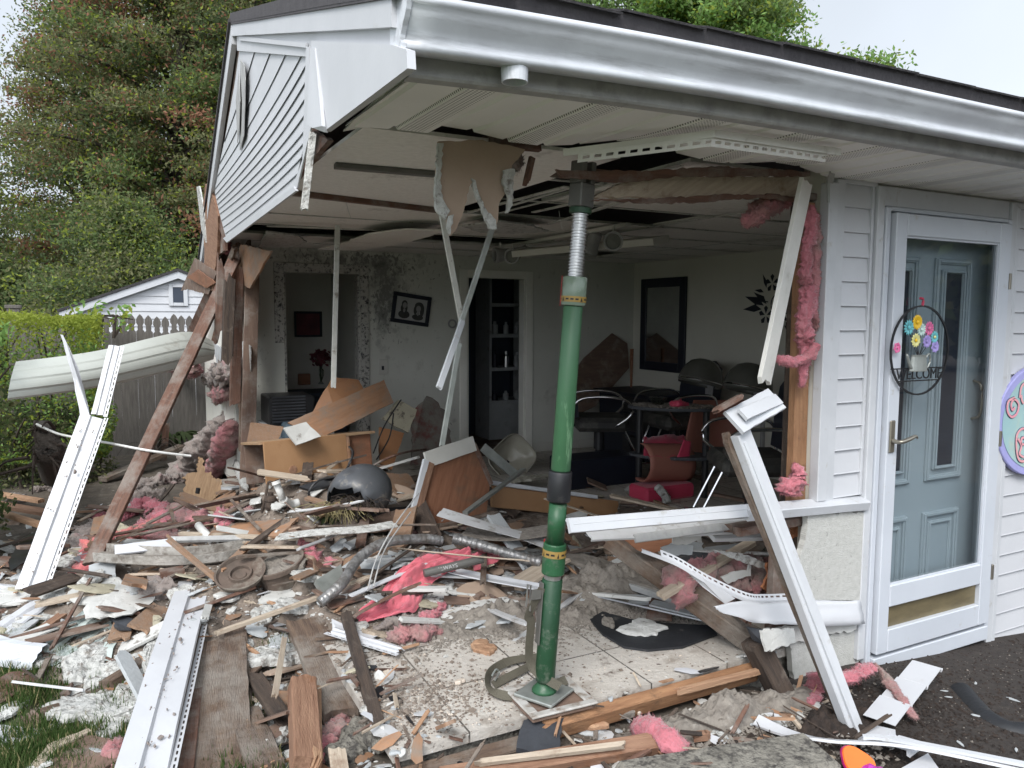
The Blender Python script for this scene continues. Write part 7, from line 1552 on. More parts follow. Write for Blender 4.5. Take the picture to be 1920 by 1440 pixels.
SZ('black_plastic', [(672, 972), (690, 955), (770, 938), (782, 948), (690, 978)], .36, .03, 'flat black box lid before the broken grey globe', 'box lid', 'box_lid', jag=0)
SZ('black_plastic', [(560, 912), (600, 900), (642, 888), (645, 905), (580, 918)], .40, .02, 'black plate lying right of the toppled orange cabinet', 'plate', 'black_plate', jag=0)
SZ('particle', [(700, 885), (765, 888), (790, 920), (745, 925)], .36, .015, 'dirt covered grey board behind the broken globe', 'board', jag=.008)
SZ('gypsum_grey', [(448, 905), (470, 868), (496, 862), (495, 885), (470, 890)], [.42, .5, .5, .46, .46], .012, 'crumpled grey paper face left of the orange cabinet', 'wallboard', jag=.01)
SZ('plaster', [(425, 842), (433, 838), (465, 905), (462, 918), (452, 912), (438, 880)], [.62, .62, .36, .34, .34, .48], .012, 'narrow torn white wallboard strip leaning left of the orange cabinet', 'wallboard', 'wallboard_strip', jag=.006, seg=.015)
# toppled orange cabinet
yk = P(500, 914).y; ca_, cb2 = PY(500, 914, yk), PY(655, 893, yk+.1)
Lc = (cb2-ca_).length; Mc = frame(ca_, cb2); t = empty('toppled_cabinet', ca_, 'orange brown wooden cabinet box lying on its side at the left', 'cabinet'); t.matrix_basis = Mc; WM[t.name] = Mc
Hc = .28*(ca_-CP).length/5.0
put(xf(bbox_((0, 0, 0), (Lc, .018, Hc), .003), Mc @ Matrix.Rotation(math.radians(-8), 4, 'X')), 'front_board', 'mdf', t)
put(xf(bbox_((-.02, .0185, Hc-.02), (Lc+.25, .45, Hc), .003), Mc @ Matrix.Rotation(math.radians(-8), 4, 'X')), 'top_board', 'osb', t)
put(xf(join(bbox_((Lc+.001, -.002, 0), (Lc+.025, .4, Hc-.021), .003)), Mc @ Matrix.Rotation(math.radians(-8), 4, 'X')), 'side_board', 'ply', t)
put(xf(bbox_((Lc+.027, .05, 0), (Lc+.22, .07, Hc-.021), .003), Mc @ Matrix.Rotation(math.radians(-8), 4, 'X')), 'inner_panel', 'ply_red', t)
put(xf(bbox_((0, .43, 0), (Lc, .449, Hc-.021), .003), Mc @ Matrix.Rotation(math.radians(-8), 4, 'X')), 'back_board', 'ply_brown', t)
put(xf(lathe_vf([(.03, 0), (.028, .003), (.012, .0035), (.010, .002)], 18), Mc @ Matrix.Rotation(math.radians(-8), 4, 'X') @ Matrix.Translation(V((Lc*.32, -.0005, .10))) @ Matrix.Rotation(math.radians(90), 4, 'X')), 'knot', 'wood_orange', t)
# boards piled on it
sheet('pile_board', 'ply', [PY(540, 792, yk+0.30), PY(720, 712, yk+0.50), PY(738, 755, yk+0.45), PY(600, 822, yk+0.25)], .02, 'broad brown board lying slanted on top of the orange cabinet', 'board', jag=.003)
sheet('pile_board', 'mdf2', [PY(585, 775, yk+0.80), PY(622, 706, yk+0.90), PY(672, 712, yk+0.90), PY(690, 742, yk+0.80), PY(640, 770, yk+0.70)], .02, 'orange brown board standing behind the slanted one', 'board', jag=.006) if mat('mdf2', (.34, .17, .08), (.29, .14, .07), 5, .6, .1, 60, dirt=(.2, .14, .1), dsc=6, dlo=.5, dhi=.7) else 0
sheet('pile_board', 'plaster_flat', [PY(532, 802, yk+0.00), PY(574, 791, yk+0.05), PY(602, 818, yk-0.02), PY(556, 834, yk-0.05)], .015, 'pale square tile lying on the orange cabinet', 'tile', jag=.004)
sheet('pile_board', 'particle', [PY(470, 792, yk+0.60), PY(532, 800, yk+0.60), PY(515, 838, yk+0.50), PY(462, 835, yk+0.50)], .02, 'dark brown particle board with a white label left of the cabinet', 'board', jag=.004)
sheet('pile_board', 'mdf2', [PY(712, 800, yk+0.50), PY(758, 812, yk+0.50), PY(735, 880, yk+0.30), PY(712, 868, yk+0.30)], .02, 'red brown board leaning right of the orange cabinet', 'board', jag=.004)
sheet('pile_board', 'plaster_dust', [PY(716, 785, yk+0.46), PY(748, 750, yk+0.50), PY(782, 768, yk+0.50), PY(766, 812, yk+0.46)], .02, 'speckled cream board corner leaning right of the slanted board', 'board', jag=.006) if mat('plaster_dust', (.42, .39, .29), (.36, .33, .25), 8, .8, .3, 50, dirt=(.10, .085, .07), dsc=14, dlo=.54, dhi=.64) else 0
sheet('carpet_piece', 'wool_stain', [PY(770, 870, 6.3), PY(775, 770, 6.5), PY(800, 742, 6.5), PY(838, 770, 6.5), PY(850, 860, 6.3)], .02, 'stained dark wall panel slumped below the portrait', 'panel', jag=.02) if mat('wool_stain', (.20, .19, .165), (.13, .10, .09), 6, .9, .4, 50, dirt=(.17, .07, .06), dsc=3, dlo=.52, dhi=.62) else 0
tag(put(join(tube_vf([PY(700, 850, yk+0.20), PY(720, 800, yk+0.30), PY(745, 760, yk+0.40), PY(752, 750, yk+0.45)], .006, 6, n=16), tube_vf([PY(706, 862, yk+0.20), PY(730, 820, yk+0.30), PY(738, 775, yk+0.40)], .006, 6, n=16)), 'black_cable', 'black_plastic'), 'black cable looping over the cream board', 'cable')
tag(put(tube_vf([P(635, 905, .1), P(650, 880, .2), P(662, 850, .3), P(655, 838, .3)], .008, 6, n=20), 'black_cable', 'black_plastic'), 'black cable hanging down the right end of the orange cabinet', 'cable')
tag(put(tube_vf([P(582, 942, .03), P(580, 920, .1), P(600, 900, .16), P(640, 893, .16), P(665, 895, .1)], .008, 6, n=24), 'black_cable', 'black_plastic'), 'black cable arching in front of the orange cabinet', 'cable')
# broken grey globe with dead plant
gc = dn(P(675, 955), .10); t = empty('broken_globe', gc, 'smashed grey plastic planter globe with roots spilling out', 'planter')
vs = []; fs = []; r = random.Random(9); NU, NV_ = 26, 14; Rg = .20
M = Matrix.Translation(gc) @ Matrix.Rotation(math.radians(-25), 4, 'Y') @ Matrix.Rotation(math.radians(15), 4, 'X')
for j in range(NV_+1):
    for i in range(NU):
        ph = math.pi*(j/NV_); a = 2*math.pi*i/NU; vs.append(M @ V((Rg*math.sin(ph)*math.cos(a), Rg*math.sin(ph)*math.sin(a)*.9, Rg*.85*math.cos(ph))))
for j in range(NV_):
    for i in range(NU):
        a = 2*math.pi*i/NU; th = math.pi*(j/NV_)
        edge_ = 1.45+.35*math.sin(a*2+1)+.25*math.sin(a*5)+(-.55 if -2.4 < ((a+math.pi) % (2*math.pi)-math.pi) < -1.5 else 0)
        wv = vs[j*NU+i]-gc; hd = ((CP-gc).normalized()*.8-CR*.55+V((0, 0, -.55))).normalized()
        if th < 2.2 and wv.normalized().dot(hd) < .62+.16*fbm(wv.x*14, wv.y*14, wv.z*14, 3): fs.append((j*NU+i, j*NU+(i+1) % NU, (j+1)*NU+(i+1) % NU, (j+1)*NU+i))
put(thick((vs, fs), .005), 'shell', 'globe_grey', t, smooth=True) if mat('globe_grey', (.085, .09, .10), (.06, .065, .07), 4, .4, .05, 60, dirt=(.24, .22, .19), dsc=9, dlo=.55, dhi=.7) else 0
def tuft(c, n, L, m, label, name='dead_roots', cat='plant', up=.4, seed=3, rad=.0022, parent=None):
    r = random.Random(seed); q = []
    for _ in range(n):
        a = r.uniform(0, 6.28); d = V((math.cos(a), math.sin(a), r.uniform(-.2, up))); s = c+V((r.gauss(0, .04), r.gauss(0, .04), r.uniform(-.02, .02)))
        q.append(tube_vf([s, s+d*L*.5+V((0, 0, .02)), s+d*L*r.uniform(.7, 1.2)+V((0, 0, -.03))], rad, 4, n=4))
    return tag(put(join(*q), name, m, parent), label, cat)
tuft(gc+V((-.05, -.12, -.04)), 160, .13, 'twig', None, parent=t, cat=None)
tuft(P(640, 960, .03), 120, .16, 'straw', 'straw coloured dead plant stalks spilling before the broken globe', 'dead_plant', seed=5)
strappy(P(620, 985), 26, .10, 'small green leaves among the splinters below the broken globe', 57, 'leaf_dark', .02)
chunk('globe_shard', 'gypsum_grey', 722, 940, 40, 18, .01, rz=20, tilt=20, label='curved pale shard right of the broken globe', cat='shard', dz=.05)
# pots
c = PZ(455, 1085, .12); t = empty('plant_saucer', c, 'round grey plastic planter lid lying flat right of the clean siding strip', 'saucer')
c = P(455, 1108, .02); Mt = Matrix.Translation(c+V((0, .06, .07))) @ Matrix.Rotation(math.radians(YAW), 4, 'Z').inverted() @ Matrix.Rotation(math.radians(26), 4, 'X')
put(lathe_vf([(.10, -.02), (.118, -.01), (.128, .010), (.128, .018), (.118, .018), (.108, .002), (.062, -.004), (.058, .012), (.050, .012), (.046, -.006), (.03, -.010), (.026, -.004), (.004, -.004)], 34, Mt), 'saucer_dish', 'terracotta', t, smooth=False)
c = PZ(532, 1075, .16); t = empty('planter_pot', c, 'muddy round plastic pot lying tilted beside the planter lid', 'pot')
c = P(530, 1105, .0); Mt = Matrix.Translation(c+V((0, .05, .09))) @ Matrix.Rotation(math.radians(8), 4, 'X') @ Matrix.Rotation(math.radians(-16), 4, 'Y')
put(lathe_vf([(.10, -.07), (.112, -.065), (.125, .03), (.138, .032), (.138, .055), (.126, .055), (.118, .02)], 34, Mt), 'pot_body', 'terracotta', t, smooth=False)
put(xf(chunk_vf(.235, .235, .02, 44, 30, 5, .5), Mt @ Matrix.Translation(V((0, 0, .03)))), 'soil', 'cellulose', t)
# white pipe, drain bend, small fittings
tag(put(thick((lambda q: (q[0], q[1][:-2]))(tube_vf([P(372, 985, .10), P(402, 1020, .06)], .024, 16)), .003), 'drain_pipe', 'pvc', smooth=True), 'white plastic drain pipe lying in the pink insulation', 'pipe')
t = tag(put(join(tube_vf([P(518, 905, .16), P(530, 935, .08)], .022, 14)), 'drain_pipe', 'pvc', smooth=True), 'white drain trap standing at the foot of the orange cabinet', 'pipe')
put(tube_vf([P(530, 936, .08), P(545, 945, .05), P(560, 942, .05)], .026, 14, n=8), 'pipe_elbow', 'pvc', t, smooth=True)
put(tube_vf([P(517, 902, .175), P(519, 908, .155)], .027, 14), 'pipe_collar', 'pvc', t)
t = empty('tap_fitting', P(505, 945), 'rusty black valve fitting before the orange cabinet', 'valve')
put(lathe_vf([(.03, 0), (.04, .02), (.034, .05), (.04, .06), (.03, .085), (.018, .09), (.018, .11)], 16, Matrix.Translation(P(508, 955))), 'valve_body', 'wood_dark', t)
put(tube_vf([P(490, 960, .02), P(498, 930, .1), P(503, 905, .14), P(510, 905, .14)], .008, 8, n=10), 'valve_lever', 'wood_dark', t)
t = empty('sink_basin', P(958, 880), 'cream washbasin lying on its side left of the post', 'sink')
Mt = Matrix.Translation(dn(P(962, 885), .14)) @ Matrix.Rotation(math.radians(62), 4, 'X') @ Matrix.Rotation(math.radians(35), 4, 'Z')
vs = []; fs = []
for (sx_, sy_, z) in ((.24, .19, .0), (.245, .195, -.012), (.22, .17, -.02), (.20, .15, -.08), (.14, .10, -.13), (.02, .02, -.14)):
    for i in range(28):
        a = 2*math.pi*i/28; c_, s_ = math.cos(a), math.sin(a); e_ = .55; vs.append(V((sx_*math.copysign(abs(c_)**e_, c_), sy_*math.copysign(abs(s_)**e_, s_), z)))
for j in range(5):
    for i in range(28): fs.append((j*28+i, j*28+(i+1) % 28, (j+1)*28+(i+1) % 28, (j+1)*28+i))
put(xf(thick((vs, fs), -.01), Mt), 'basin', 'basin_cream', t, smooth=True) if mat('basin_cream', (.44, .42, .35), None, 4, .25, .02, dirt=(.2, .18, .14), dsc=6, dlo=.58, dhi=.7) else 0
put(xf(lathe_vf([(.018, -.135), (.018, -.128), (.01, -.126)], 14), Mt), 'plug', 'chrome', t)
plank('sink_bracket', 'galv', PY(905, 838, yd+.7), PY(968, 892, yd+.6), .07, .015, 'grey flat bracket leaning on the washbasin', 'bracket', up=(0, -1, .3))
chunk('wallboard_lump', 'basin_cream', 985, 902, 60, 18, .03, rz=-10, tilt=10, label='crumpled pale board below the washbasin', cat='wallboard', dz=.06)
tag(put(tube_vf([P(690, 880, .15), P(720, 862, .25), P(760, 848, .3), P(800, 842, .3)], .008, 8, n=14), 'copper_pipe', 'wood_red'), 'thin brown bent rod rising right of the broken globe', 'rod')
tag(put(tube_vf([P(370, 925, .12), P(372, 915, .16)], .018, 10), 'furniture_foot', 'black_plastic'), 'small black knob on the tan plywood', 'knob')
# pink insulation field at left
for pts, rd, m, lb in (([(160, 1070), (185, 1030), (215, 1010)], [.05, .08, .06], 'pink_salmon', 'salmon insulation wad at the foot of the long stud'),
    ([(215, 1015), (250, 1005), (290, 985)], [.05, .07, .05], 'pink_salmon', 'bright salmon fibreglass roll right of the long stud'),
    ([(180, 962), (205, 975), (240, 965)], [.04, .05, .04], 'pink', 'pink insulation tongue over the white siding strip edge'),
    ([(240, 965), (275, 950), (300, 962), (310, 985)], [.06, .09, .08, .05], 'pink', 'biggest pink insulation clump in the left rubble'),
    ([(310, 960), (345, 965), (370, 975), (405, 975)], [.06, .08, .07, .05], 'pink_dirty', 'dusty pink insulation right of the biggest clump'),
    ([(330, 995), (300, 1005), (350, 1010)], [.04, .05, .04], 'pink_dirty', 'dull red insulation below the pale lath'),
    ([(380, 950), (410, 962), (425, 985)], [.04, .05, .04], 'pink', 'pink tuft in front of the flat tan plywood'),
    ([(265, 985), (285, 1000), (270, 1010)], [.05, .05, .04], 'pink', 'pink wad in the middle of the insulation field'),
    ([(140, 1030), (165, 1000), (185, 985)], [.06, .07, .05], 'wool_grey', 'grey wool wad between siding strip and long stud'),
    ([(250, 920), (290, 905), (330, 900), (355, 895)], [.05, .08, .08, .05], 'wool_grey', 'long grey batt lying under the splintered wafer board'),
    ([(230, 945), (265, 930), (310, 925)], [.05, .07, .06], 'wool_grey', 'grey batt edge behind the pink field'),
    ([(270, 1120), (300, 1105), (320, 1095)], [.06, .08, .05], 'wool_grey', 'grey brown fibre pile left of the clean siding strip'),
    ([(575, 1020), (590, 1050), (610, 1062), (625, 1055)], [.035, .05, .055, .035], 'pink', 'ragged pink wad hanging from the pale board edge'),
    ([(560, 1015), (580, 1020)], [.03, .03], 'pink', 'small pink tuft over the muddy pot'),
    ([(735, 1200), (760, 1190), (800, 1188), (820, 1180)], [.03, .045, .045, .03], 'pink_dirty', 'dirty pink insulation roll on the tiles below the red cloth'),
    ([(790, 1165), (815, 1150), (830, 1135)], [.03, .035, .02], 'pink', 'pink insulation tip leaning on the white plaster slab'),
    ([(700, 1180), (750, 1165), (790, 1160)], [.02, .03, .025], 'wool_grey', 'grey fluff along the lower hem of the red cloth'),
    ([(600, 1400), (625, 1375), (640, 1350)], [.03, .04, .03], 'pink_dirty', 'pale dirty pink wool right of the split wedge'),
    ([(615, 1425), (600, 1405)], [.03, .03], 'pink', 'pink wool at the base of the split wedge'),
    ([(230, 1440), (210, 1420), (240, 1405)], [.05, .06, .03], 'pink_dirty', 'dull pink sheet of wool at the bottom left corner'),
    ([(755, 985), (765, 1000)], [.04, .05], 'pink_dirty', 'faded pink wad behind the tilted panel foot'),
    ([(780, 1060), (800, 1045)], [.03, .03], 'pink_dirty', 'faded pink wad beside the grey wallboard sliver'),
    ([(15, 930), (40, 940)], [.04, .05], 'wool_grey', 'grey wool by the left edge boards'),
    ([(60, 920), (95, 915), (110, 930)], [.03, .03, .03], 'wool_grey', 'small grey wool ball left of the white siding strip'),
    ([(330, 850), (300, 920)], [.04, .04], 'pink_dirty', 'pink remnant on the red board by the plant') if 0 else ([(440, 950), (470, 960)], [.03, .03], 'pink_dirty', 'little pink scrap before the rusty valve')):
    fluff('insulation_clump', m, [P(u, v, .02) for u, v in pts], rd, lb, amp=.75, flat=.7, k=20)
# tarp-like brown sheet at bottom left
SH('ply_brown', [(55, 1450), (95, 1400), (160, 1375), (235, 1390), (232, 1420), (180, 1450)], .05, .01, 'dark brown torn sheet at the bottom left corner', 'board', jag=.008)
SH('wood_pale', [(60, 1430), (90, 1395), (165, 1365), (172, 1370), (110, 1400), (70, 1440)], .055, .008, 'pale torn edge of the brown sheet in the corner', 'board', jag=.004)
SH('black_plastic', [(15, 1055), (40, 1010), (70, 995), (72, 1005), (52, 1050), (20, 1070)], .07, .006, 'curled black felt scrap left of the white siding strip', 'felt', jag=.004)
SH('slate', [(205, 1160), (225, 1147), (262, 1165), (245, 1178), (222, 1178)], .05, .012, 'dark grey shingle scrap on the pale green siding', 'shingle', jag=.01)
# tree stump roots at the left edge
t = empty('shrub_stump', P(90, 900), 'torn root ball and trunk of a shrub beside the hedge', 'stump')
put(tube_vf([P(105, 895, .0), PY(95, 850, 6.2), PY(80, 800, 6.3)], [.13, .10, .05], 9, n=8), 'stump_trunk', 'bark', t, smooth=True)
q = []; r = random.Random(17)
for _ in range(26):
    s = PY(r.uniform(50, 110), r.uniform(790, 880), 6.1); e = s+V((r.gauss(0, .18), r.gauss(0, .12), r.uniform(-.3, .05))); q.append(tube_vf([s, s.lerp(e, .5)+V((0, -.04, .05)), e], [.014, .004], 5, n=6))
put(join(*q), 'roots', 'twig', t)
tag(put(tube_vf([PY(68, 795, 6.0), PY(105, 812, 5.9), PY(140, 820, 5.6), PY(200, 830, 5.4), PY(280, 845, 5.2), PY(358, 855, 5.2)], .008, 6, n=30), 'white_cable', 'pvc'), 'thin white cable strung across the gap before the fence', 'cable')
# ================================================================== PLASTER SLABS
for u, v, w_, h_, th, rz, tl, m, lb in (
    (215, 1118, 110, 70, .012, 25, 3, 'plaster_flat', 'large flat off white board with a dark speck, above the green siding'),
    (55, 1115, 115, 22, .02, 0, 4, 'plaster_flat', 'long white flat board across the left strip foot'),
    (115, 1122, 45, 18, .02, 10, 6, 'plaster', 'white lump right of the long flat board'),
    (60, 1158, 70, 14, .02, 15, 6, 'plaster', 'narrow white slab under the pale torn board'),
    (170, 1092, 32, 18, .02, 10, 8, 'plaster', 'small white flake behind the large flat board'),
    (110, 1065, 38, 34, .03, 0, 8, 'plaster', 'rounded pale slab at the foot of the long stud'),
    (165, 1250, 66, 34, .04, 10, 10, 'plaster', 'crumbly layered white slab below the green siding'),
    (205, 1270, 60, 30, .04, -15, 10, 'plaster', 'crumbly white slab right of the layered one'),
    (245, 1290, 50, 40, .03, 30, 8, 'plaster', 'white slab touching the clean strip edge'),
    (185, 1330, 120, 48, .03, -15, 6, 'plaster', 'largest cracked white slab in the grass'),
    (150, 1320, 90, 16, .03, -35, 6, 'plaster', 'narrow curved white slab left of the largest one'),
    (225, 1345, 70, 40, .03, 0, 8, 'plaster', 'cracked white slab under the largest one'),
    (195, 1375, 60, 24, .03, 5, 8, 'plaster', 'small white slab at the lower rim of the cracked ones'),
    (92, 1235, 60, 26, .02, -5, 5, 'plaster', 'dusty white slab on the slotted siding sheet'),
    (25, 1290, 70, 26, .02, 5, 5, 'plaster_flat', 'speckled white slab at the left edge below the gutter bit'),
    (28, 1330, 26, 44, .02, 5, 5, 'plaster_flat', 'speckled white leg shaped slab below it'),
    (125, 1355, 14, 34, .02, -20, 5, 'plaster_flat', 'small upright white splinter of board in the grass'),
    (70, 1210, 40, 10, .02, 0, 5, 'plaster', 'small white strip left of the dusty slab'),
    (290, 1220, 30, 60, .03, 20, 8, 'plaster', 'ragged white slab hugging the left edge of the clean strip'),
    (432, 1118, 52, 16, .015, 0, 3, 'plaster_flat', 'clean half moon white slab below the round lid'),
    (436, 1240, 66, 44, .03, 10, 8, 'plaster', 'white slab on the wide muddy board, upper one'),
    (432, 1300, 78, 50, .04, 0, 8, 'plaster', 'white slab on the wide muddy board, middle one'),
    (430, 1325, 52, 24, .03, 10, 8, 'plaster', 'white slab on the wide muddy board, lowest one'),
    (522, 1238, 96, 44, .04, -3, 10, 'plaster', 'broad rough white slab left of the muddy plank'),
    (525, 1205, 36, 38, .02, 20, 6, 'gypsum_grey', 'smooth grey flake above the broad rough slab'),
    (485, 1172, 36, 14, .03, -10, 6, 'plaster', 'small white nugget above the grey flake'),
    (560, 1142, 74, 30, .03, -5, 10, 'plaster', 'rough white slab under the crushed duct'),
    (495, 1150, 40, 24, .03, 10, 10, 'plaster', 'crumbly plaster bit behind the white nugget'),
    (590, 1085, 70, 34, .03, 0, 12, 'plaster', 'dirty crumbling slab behind the duct mouth'),
    (655, 1110, 60, 30, .02, 10, 6, 'plaster_flat', 'dirty white slab between duct and red cloth'),
    (690, 1098, 20, 10, .02, 0, 6, 'plaster', 'small white nugget in the black soil'),
    (905, 1145, 150, 60, .018, -8, 3, 'plaster_speck', 'big speckled white slab in front of the curved board'),
    (820, 1110, 60, 40, .018, -8, 3, 'plaster_speck', 'speckled white slab under the thread by the red cloth'),
    (500, 1400, 60, 60, .05, 0, 8, 'plaster', 'dusty rough slab at the bottom left of the split wedge'),
    (548, 1425, 22, 16, .03, 0, 8, 'plaster_flat', 'bright white nugget at the foot of the wedge'),
    (495, 1325, 26, 12, .02, 20, 8, 'plaster_flat', 'small white cross shaped scrap on the nailing strip'),
    (690, 1210, 16, 8, .01, 0, 8, 'wood_pale', 'tiny pale chip beside the nail hem scrap'),
    (728, 1265, 18, 11, .015, 0, 8, 'plaster_warm', 'cream plaster chip among the crumbs on the tiles'),
    (862, 1280, 16, 9, .012, 0, 8, 'plaster_warm', 'second cream chip on the tiles nearer the post'),
    (905, 1218, 44, 20, .02, 0, 10, 'wood_fresh', 'brown crumbled clump on the tiles before the post'),
    (905, 1175, 40, 14, .02, 0, 6, 'gypsum_grey', 'grey dusty slab behind the brown clump'),
    (668, 1400, 60, 40, .05, 30, 10, 'concrete', 'broken grey mortar block at the lower tile corner'),
    (705, 1390, 40, 30, .05, 10, 10, 'concrete', 'smaller mortar block beside the tile corner'),
    (645, 1425, 50, 30, .05, 50, 10, 'concrete', 'lowest mortar block at the bottom edge'),
    (1385, 1395, 80, 10, .01, -10, 5, 'ply_brown', 'thin brown sliver behind the kerb block'),
    (1165, 1335, 50, 18, .03, -10, 8, 'cellulose', 'flat mortar lump right of the slate slab'),
    (1195, 1332, 16, 12, .015, 0, 8, 'plaster_warm', 'cream chip near the mortar lump'),
    (1132, 1340, 14, 8, .015, 0, 8, 'plaster_flat', 'white chip near the mortar lump'),
    (1100, 1372, 60, 20, .02, 10, 8, 'gypsum_grey', 'flat grey flake right of the slate slab'),
    (1098, 1362, 60, 16, .02, -20, 8, 'wood_fresh', 'shredded pale wood piece right of the slate slab'),
    (1318, 1325, 22, 12, .015, 0, 8, 'plaster_flat', 'small white flake on the mulch bank')):
    if m in ('plaster_speck',) and m not in MATS: mat('plaster_speck', (.66, .66, .64), (.58, .58, .56), 8, .85, .4, 60, dirt=(.13, .115, .10), dsc=22, dlo=.555, dhi=.60)
    if m == 'plaster_warm' and m not in MATS: mat('plaster_warm', (.60, .52, .44), (.52, .45, .38), 8, .85, .4, 60)
    nm = 'plaster_slab' if 'plaster' in m else ('wood_chip' if 'wood' in m or 'ply' in m else ('mortar_block' if m in ('concrete', 'cellulose') else 'wallboard_flake'))
    chunk(nm, m, u, v, w_, h_, th, rz, tl, lb, {'plaster_slab': 'plaster', 'wood_chip': 'wood scrap', 'mortar_block': 'mortar', 'wallboard_flake': 'wallboard'}[nm], n=30, rug=.30 if m == 'plaster' else .2)
# torn plaster along the window wall foot
sheet('plaster_slab', 'plaster_flat', [PY(1428, 1182, 2.22), PY(1488, 1178, 2.24), PY(1492, 1205, 2.22), PY(1438, 1222, 2.2)], .012, 'jagged white plaster board below the siding flap', 'plaster', jag=.006, seg=.015)
sheet('felt_strip', 'slate', [PY(1400, 1175, 2.30), PY(1436, 1182, 2.28), PY(1440, 1215, 2.25), PY(1412, 1200, 2.3)], .01, 'dark felt scrap left of the jagged plaster board', 'felt', jag=.006)
# ================================================================== WREATH AND SIGN
WY = FY-.082
c = PY(1725, 657, WY); t = empty('welcome_wreath', c, 'round black metal welcome wreath with flowers in a watering can on the storm door', 'wreath')
Rw = .205
put(sweep_vf([c+V((Rw*math.cos(a*.1745), 0, Rw*1.0*math.sin(a*.1745))) for a in range(37)], [(-.004, -.004), (.004, -.004), (.004, .004), (-.004, .004)], True, (0, 1, 0)), 'ring', 'black_plastic', t)
put(join(bbox_(c+V((-.2, -.002, -.085)), c+V((.2, .002, -.079)), .001), bbox_(c+V((-.145, -.002, -.143)), c+V((.145, .002, -.137)), .001)), 'ring_bar', 'black_plastic', t)
put(tube_vf([c+V((0, 0, Rw)), c+V((.005, .0, Rw+.03)), c+V((0, .015, Rw+.035))], .006, 8, n=8), 'hanger', 'cape_pink', t)
TM = Matrix(((1, 0, 0, 0), (0, 0, -1, 0), (0, 1, 0, 0), (0, 0, 0, 1)))
for dx_, dz_ in ((0, 0), (.0008, 0), (0, .0008)):
    pass
textobj('lettering', 'WELCOME', Matrix.Translation(c+V((.0, -.003, -.111))) @ TM, .068, 'black_plastic', t, .0015, 0, .98)
mat('fl_yellow', (.80, .50, .02), None, 3, .4); mat('fl_pale', (.75, .72, .30), None, 3, .4); mat('fl_teal', (.15, .50, .55), None, 3, .4); mat('fl_pink', (.75, .15, .35), None, 3, .4); mat('fl_lilac', (.35, .28, .62), None, 3, .4); mat('fl_mint', (.55, .72, .66), None, 3, .4)
def flw(u, v, R_, m, npt=12, cm='fl_yellow', wd=.22):
    p = PY(u, v, WY-.004); q = []
    for k in range(npt):
        a = 2*math.pi*k/npt+.2; d = V((math.cos(a), 0, math.sin(a))); s = V((-math.sin(a), 0, math.cos(a))); b0 = p+V((0, -.001*(k % 2), 0))
        q.append([b0+d*R_*.2, b0+d*R_*.7+s*R_*wd+V((0, -.004, 0)), b0+d*R_+V((0, -.002, 0)), b0+d*R_*.7-s*R_*wd+V((0, -.004, 0))])
    o = put(thick(flat(*q), .0012), 'flower', m, t); put(xf(lathe_vf([(R_*.25, 0), (R_*.2, .004), (.001, .006)], 12), Matrix.Translation(p+V((0, -.004, 0))) @ Matrix.Rotation(math.pi/2, 4, 'X')), 'flower_centre', cm, o)
flw(1719, 604, .036, 'fl_yellow', 16, 'fl_yellow', .3); flw(1703, 614, .038, 'fl_teal', 14, 'fl_teal', .14); flw(1727, 618, .032, 'fl_mint', 14, 'fl_mint', .14); flw(1741, 616, .036, 'fl_pink', 14, 'fl_pink', .14)
flw(1716, 638, .034, 'fl_pale', 12, 'fl_yellow', .25); flw(1751, 632, .03, 'fl_teal', 12, 'fl_pale', .2); flw(1737, 640, .032, 'fl_lilac', 10, 'fl_lilac', .3); flw(1752, 650, .03, 'fl_lilac', 8, 'fl_lilac', .35); flw(1681, 652, .026, 'fl_pink', 6, 'fl_pink', .45)
p = PY(1722, 676, WY-.01)
put(lathe_vf([(.058, -.05), (.060, -.046), (.050, .018), (.052, .026), (.046, .026)], 20, Matrix.Translation(p) @ Matrix.Diagonal((1, .35, 1, 1))), 'watering_can', 'galv', t)
put(join(tube_vf([p+V((.05, 0, .01)), p+V((.075, 0, .03)), p+V((.085, 0, .0)), p+V((.07, 0, -.03)), p+V((.055, 0, -.035))], .005, 7, n=14), tube_vf([p+V((-.05, 0, -.035)), p+V((-.07, 0, .0)), p+V((-.085, 0, .03))], [.010, .005], 7, n=8)), 'can_handle', 'galv', t, smooth=True)
put(join(*[tube_vf([p+V((0, .002, .01)), PY(u, v, WY)+V((0, .002, 0))], .0016, 5) for u, v in ((1719, 604), (1703, 614), (1727, 618), (1741, 616), (1716, 638), (1751, 632), (1737, 640))]), 'wreath_stem', 'black_plastic', t)
# oval sign: lilac rim, blue green face, pink lettering
sc_ = V((PY(1866, 790, FY-.03).x+.37, FY-.03, 1.062)); t = empty('oval_sign', sc_, 'oval painted sign with lilac rim and pink swirly lettering, cut by the right edge', 'sign')
mat('sign_rim', (.36, .36, .66), (.32, .32, .60), 6, .5); mat('sign_face', (.28, .46, .50), (.36, .52, .50), 5, .5, dirt=(.45, .50, .42), dsc=6, dlo=.5, dhi=.7); mat('sign_ink', (.05, .10, .16), None, 4, .5); mat('sign_pink', (.70, .30, .36), (.72, .4, .4), 6, .5)
RS = Matrix.Translation(sc_) @ Matrix.Rotation(math.pi/2, 4, 'X')
put(xf(lathe_vf([(1, -.012), (1.003, -.008), (1.003, .008), (.99, .012)], 64), RS @ Matrix.Diagonal((.37, .30, 1, 1))), 'sign_board', 'sign_rim', t)
put(xf(lathe_vf([(.995, .0125), (1, .0145)], 64), RS @ Matrix.Diagonal((.33, .262, 1, 1))), 'sign_face', 'sign_face', t)
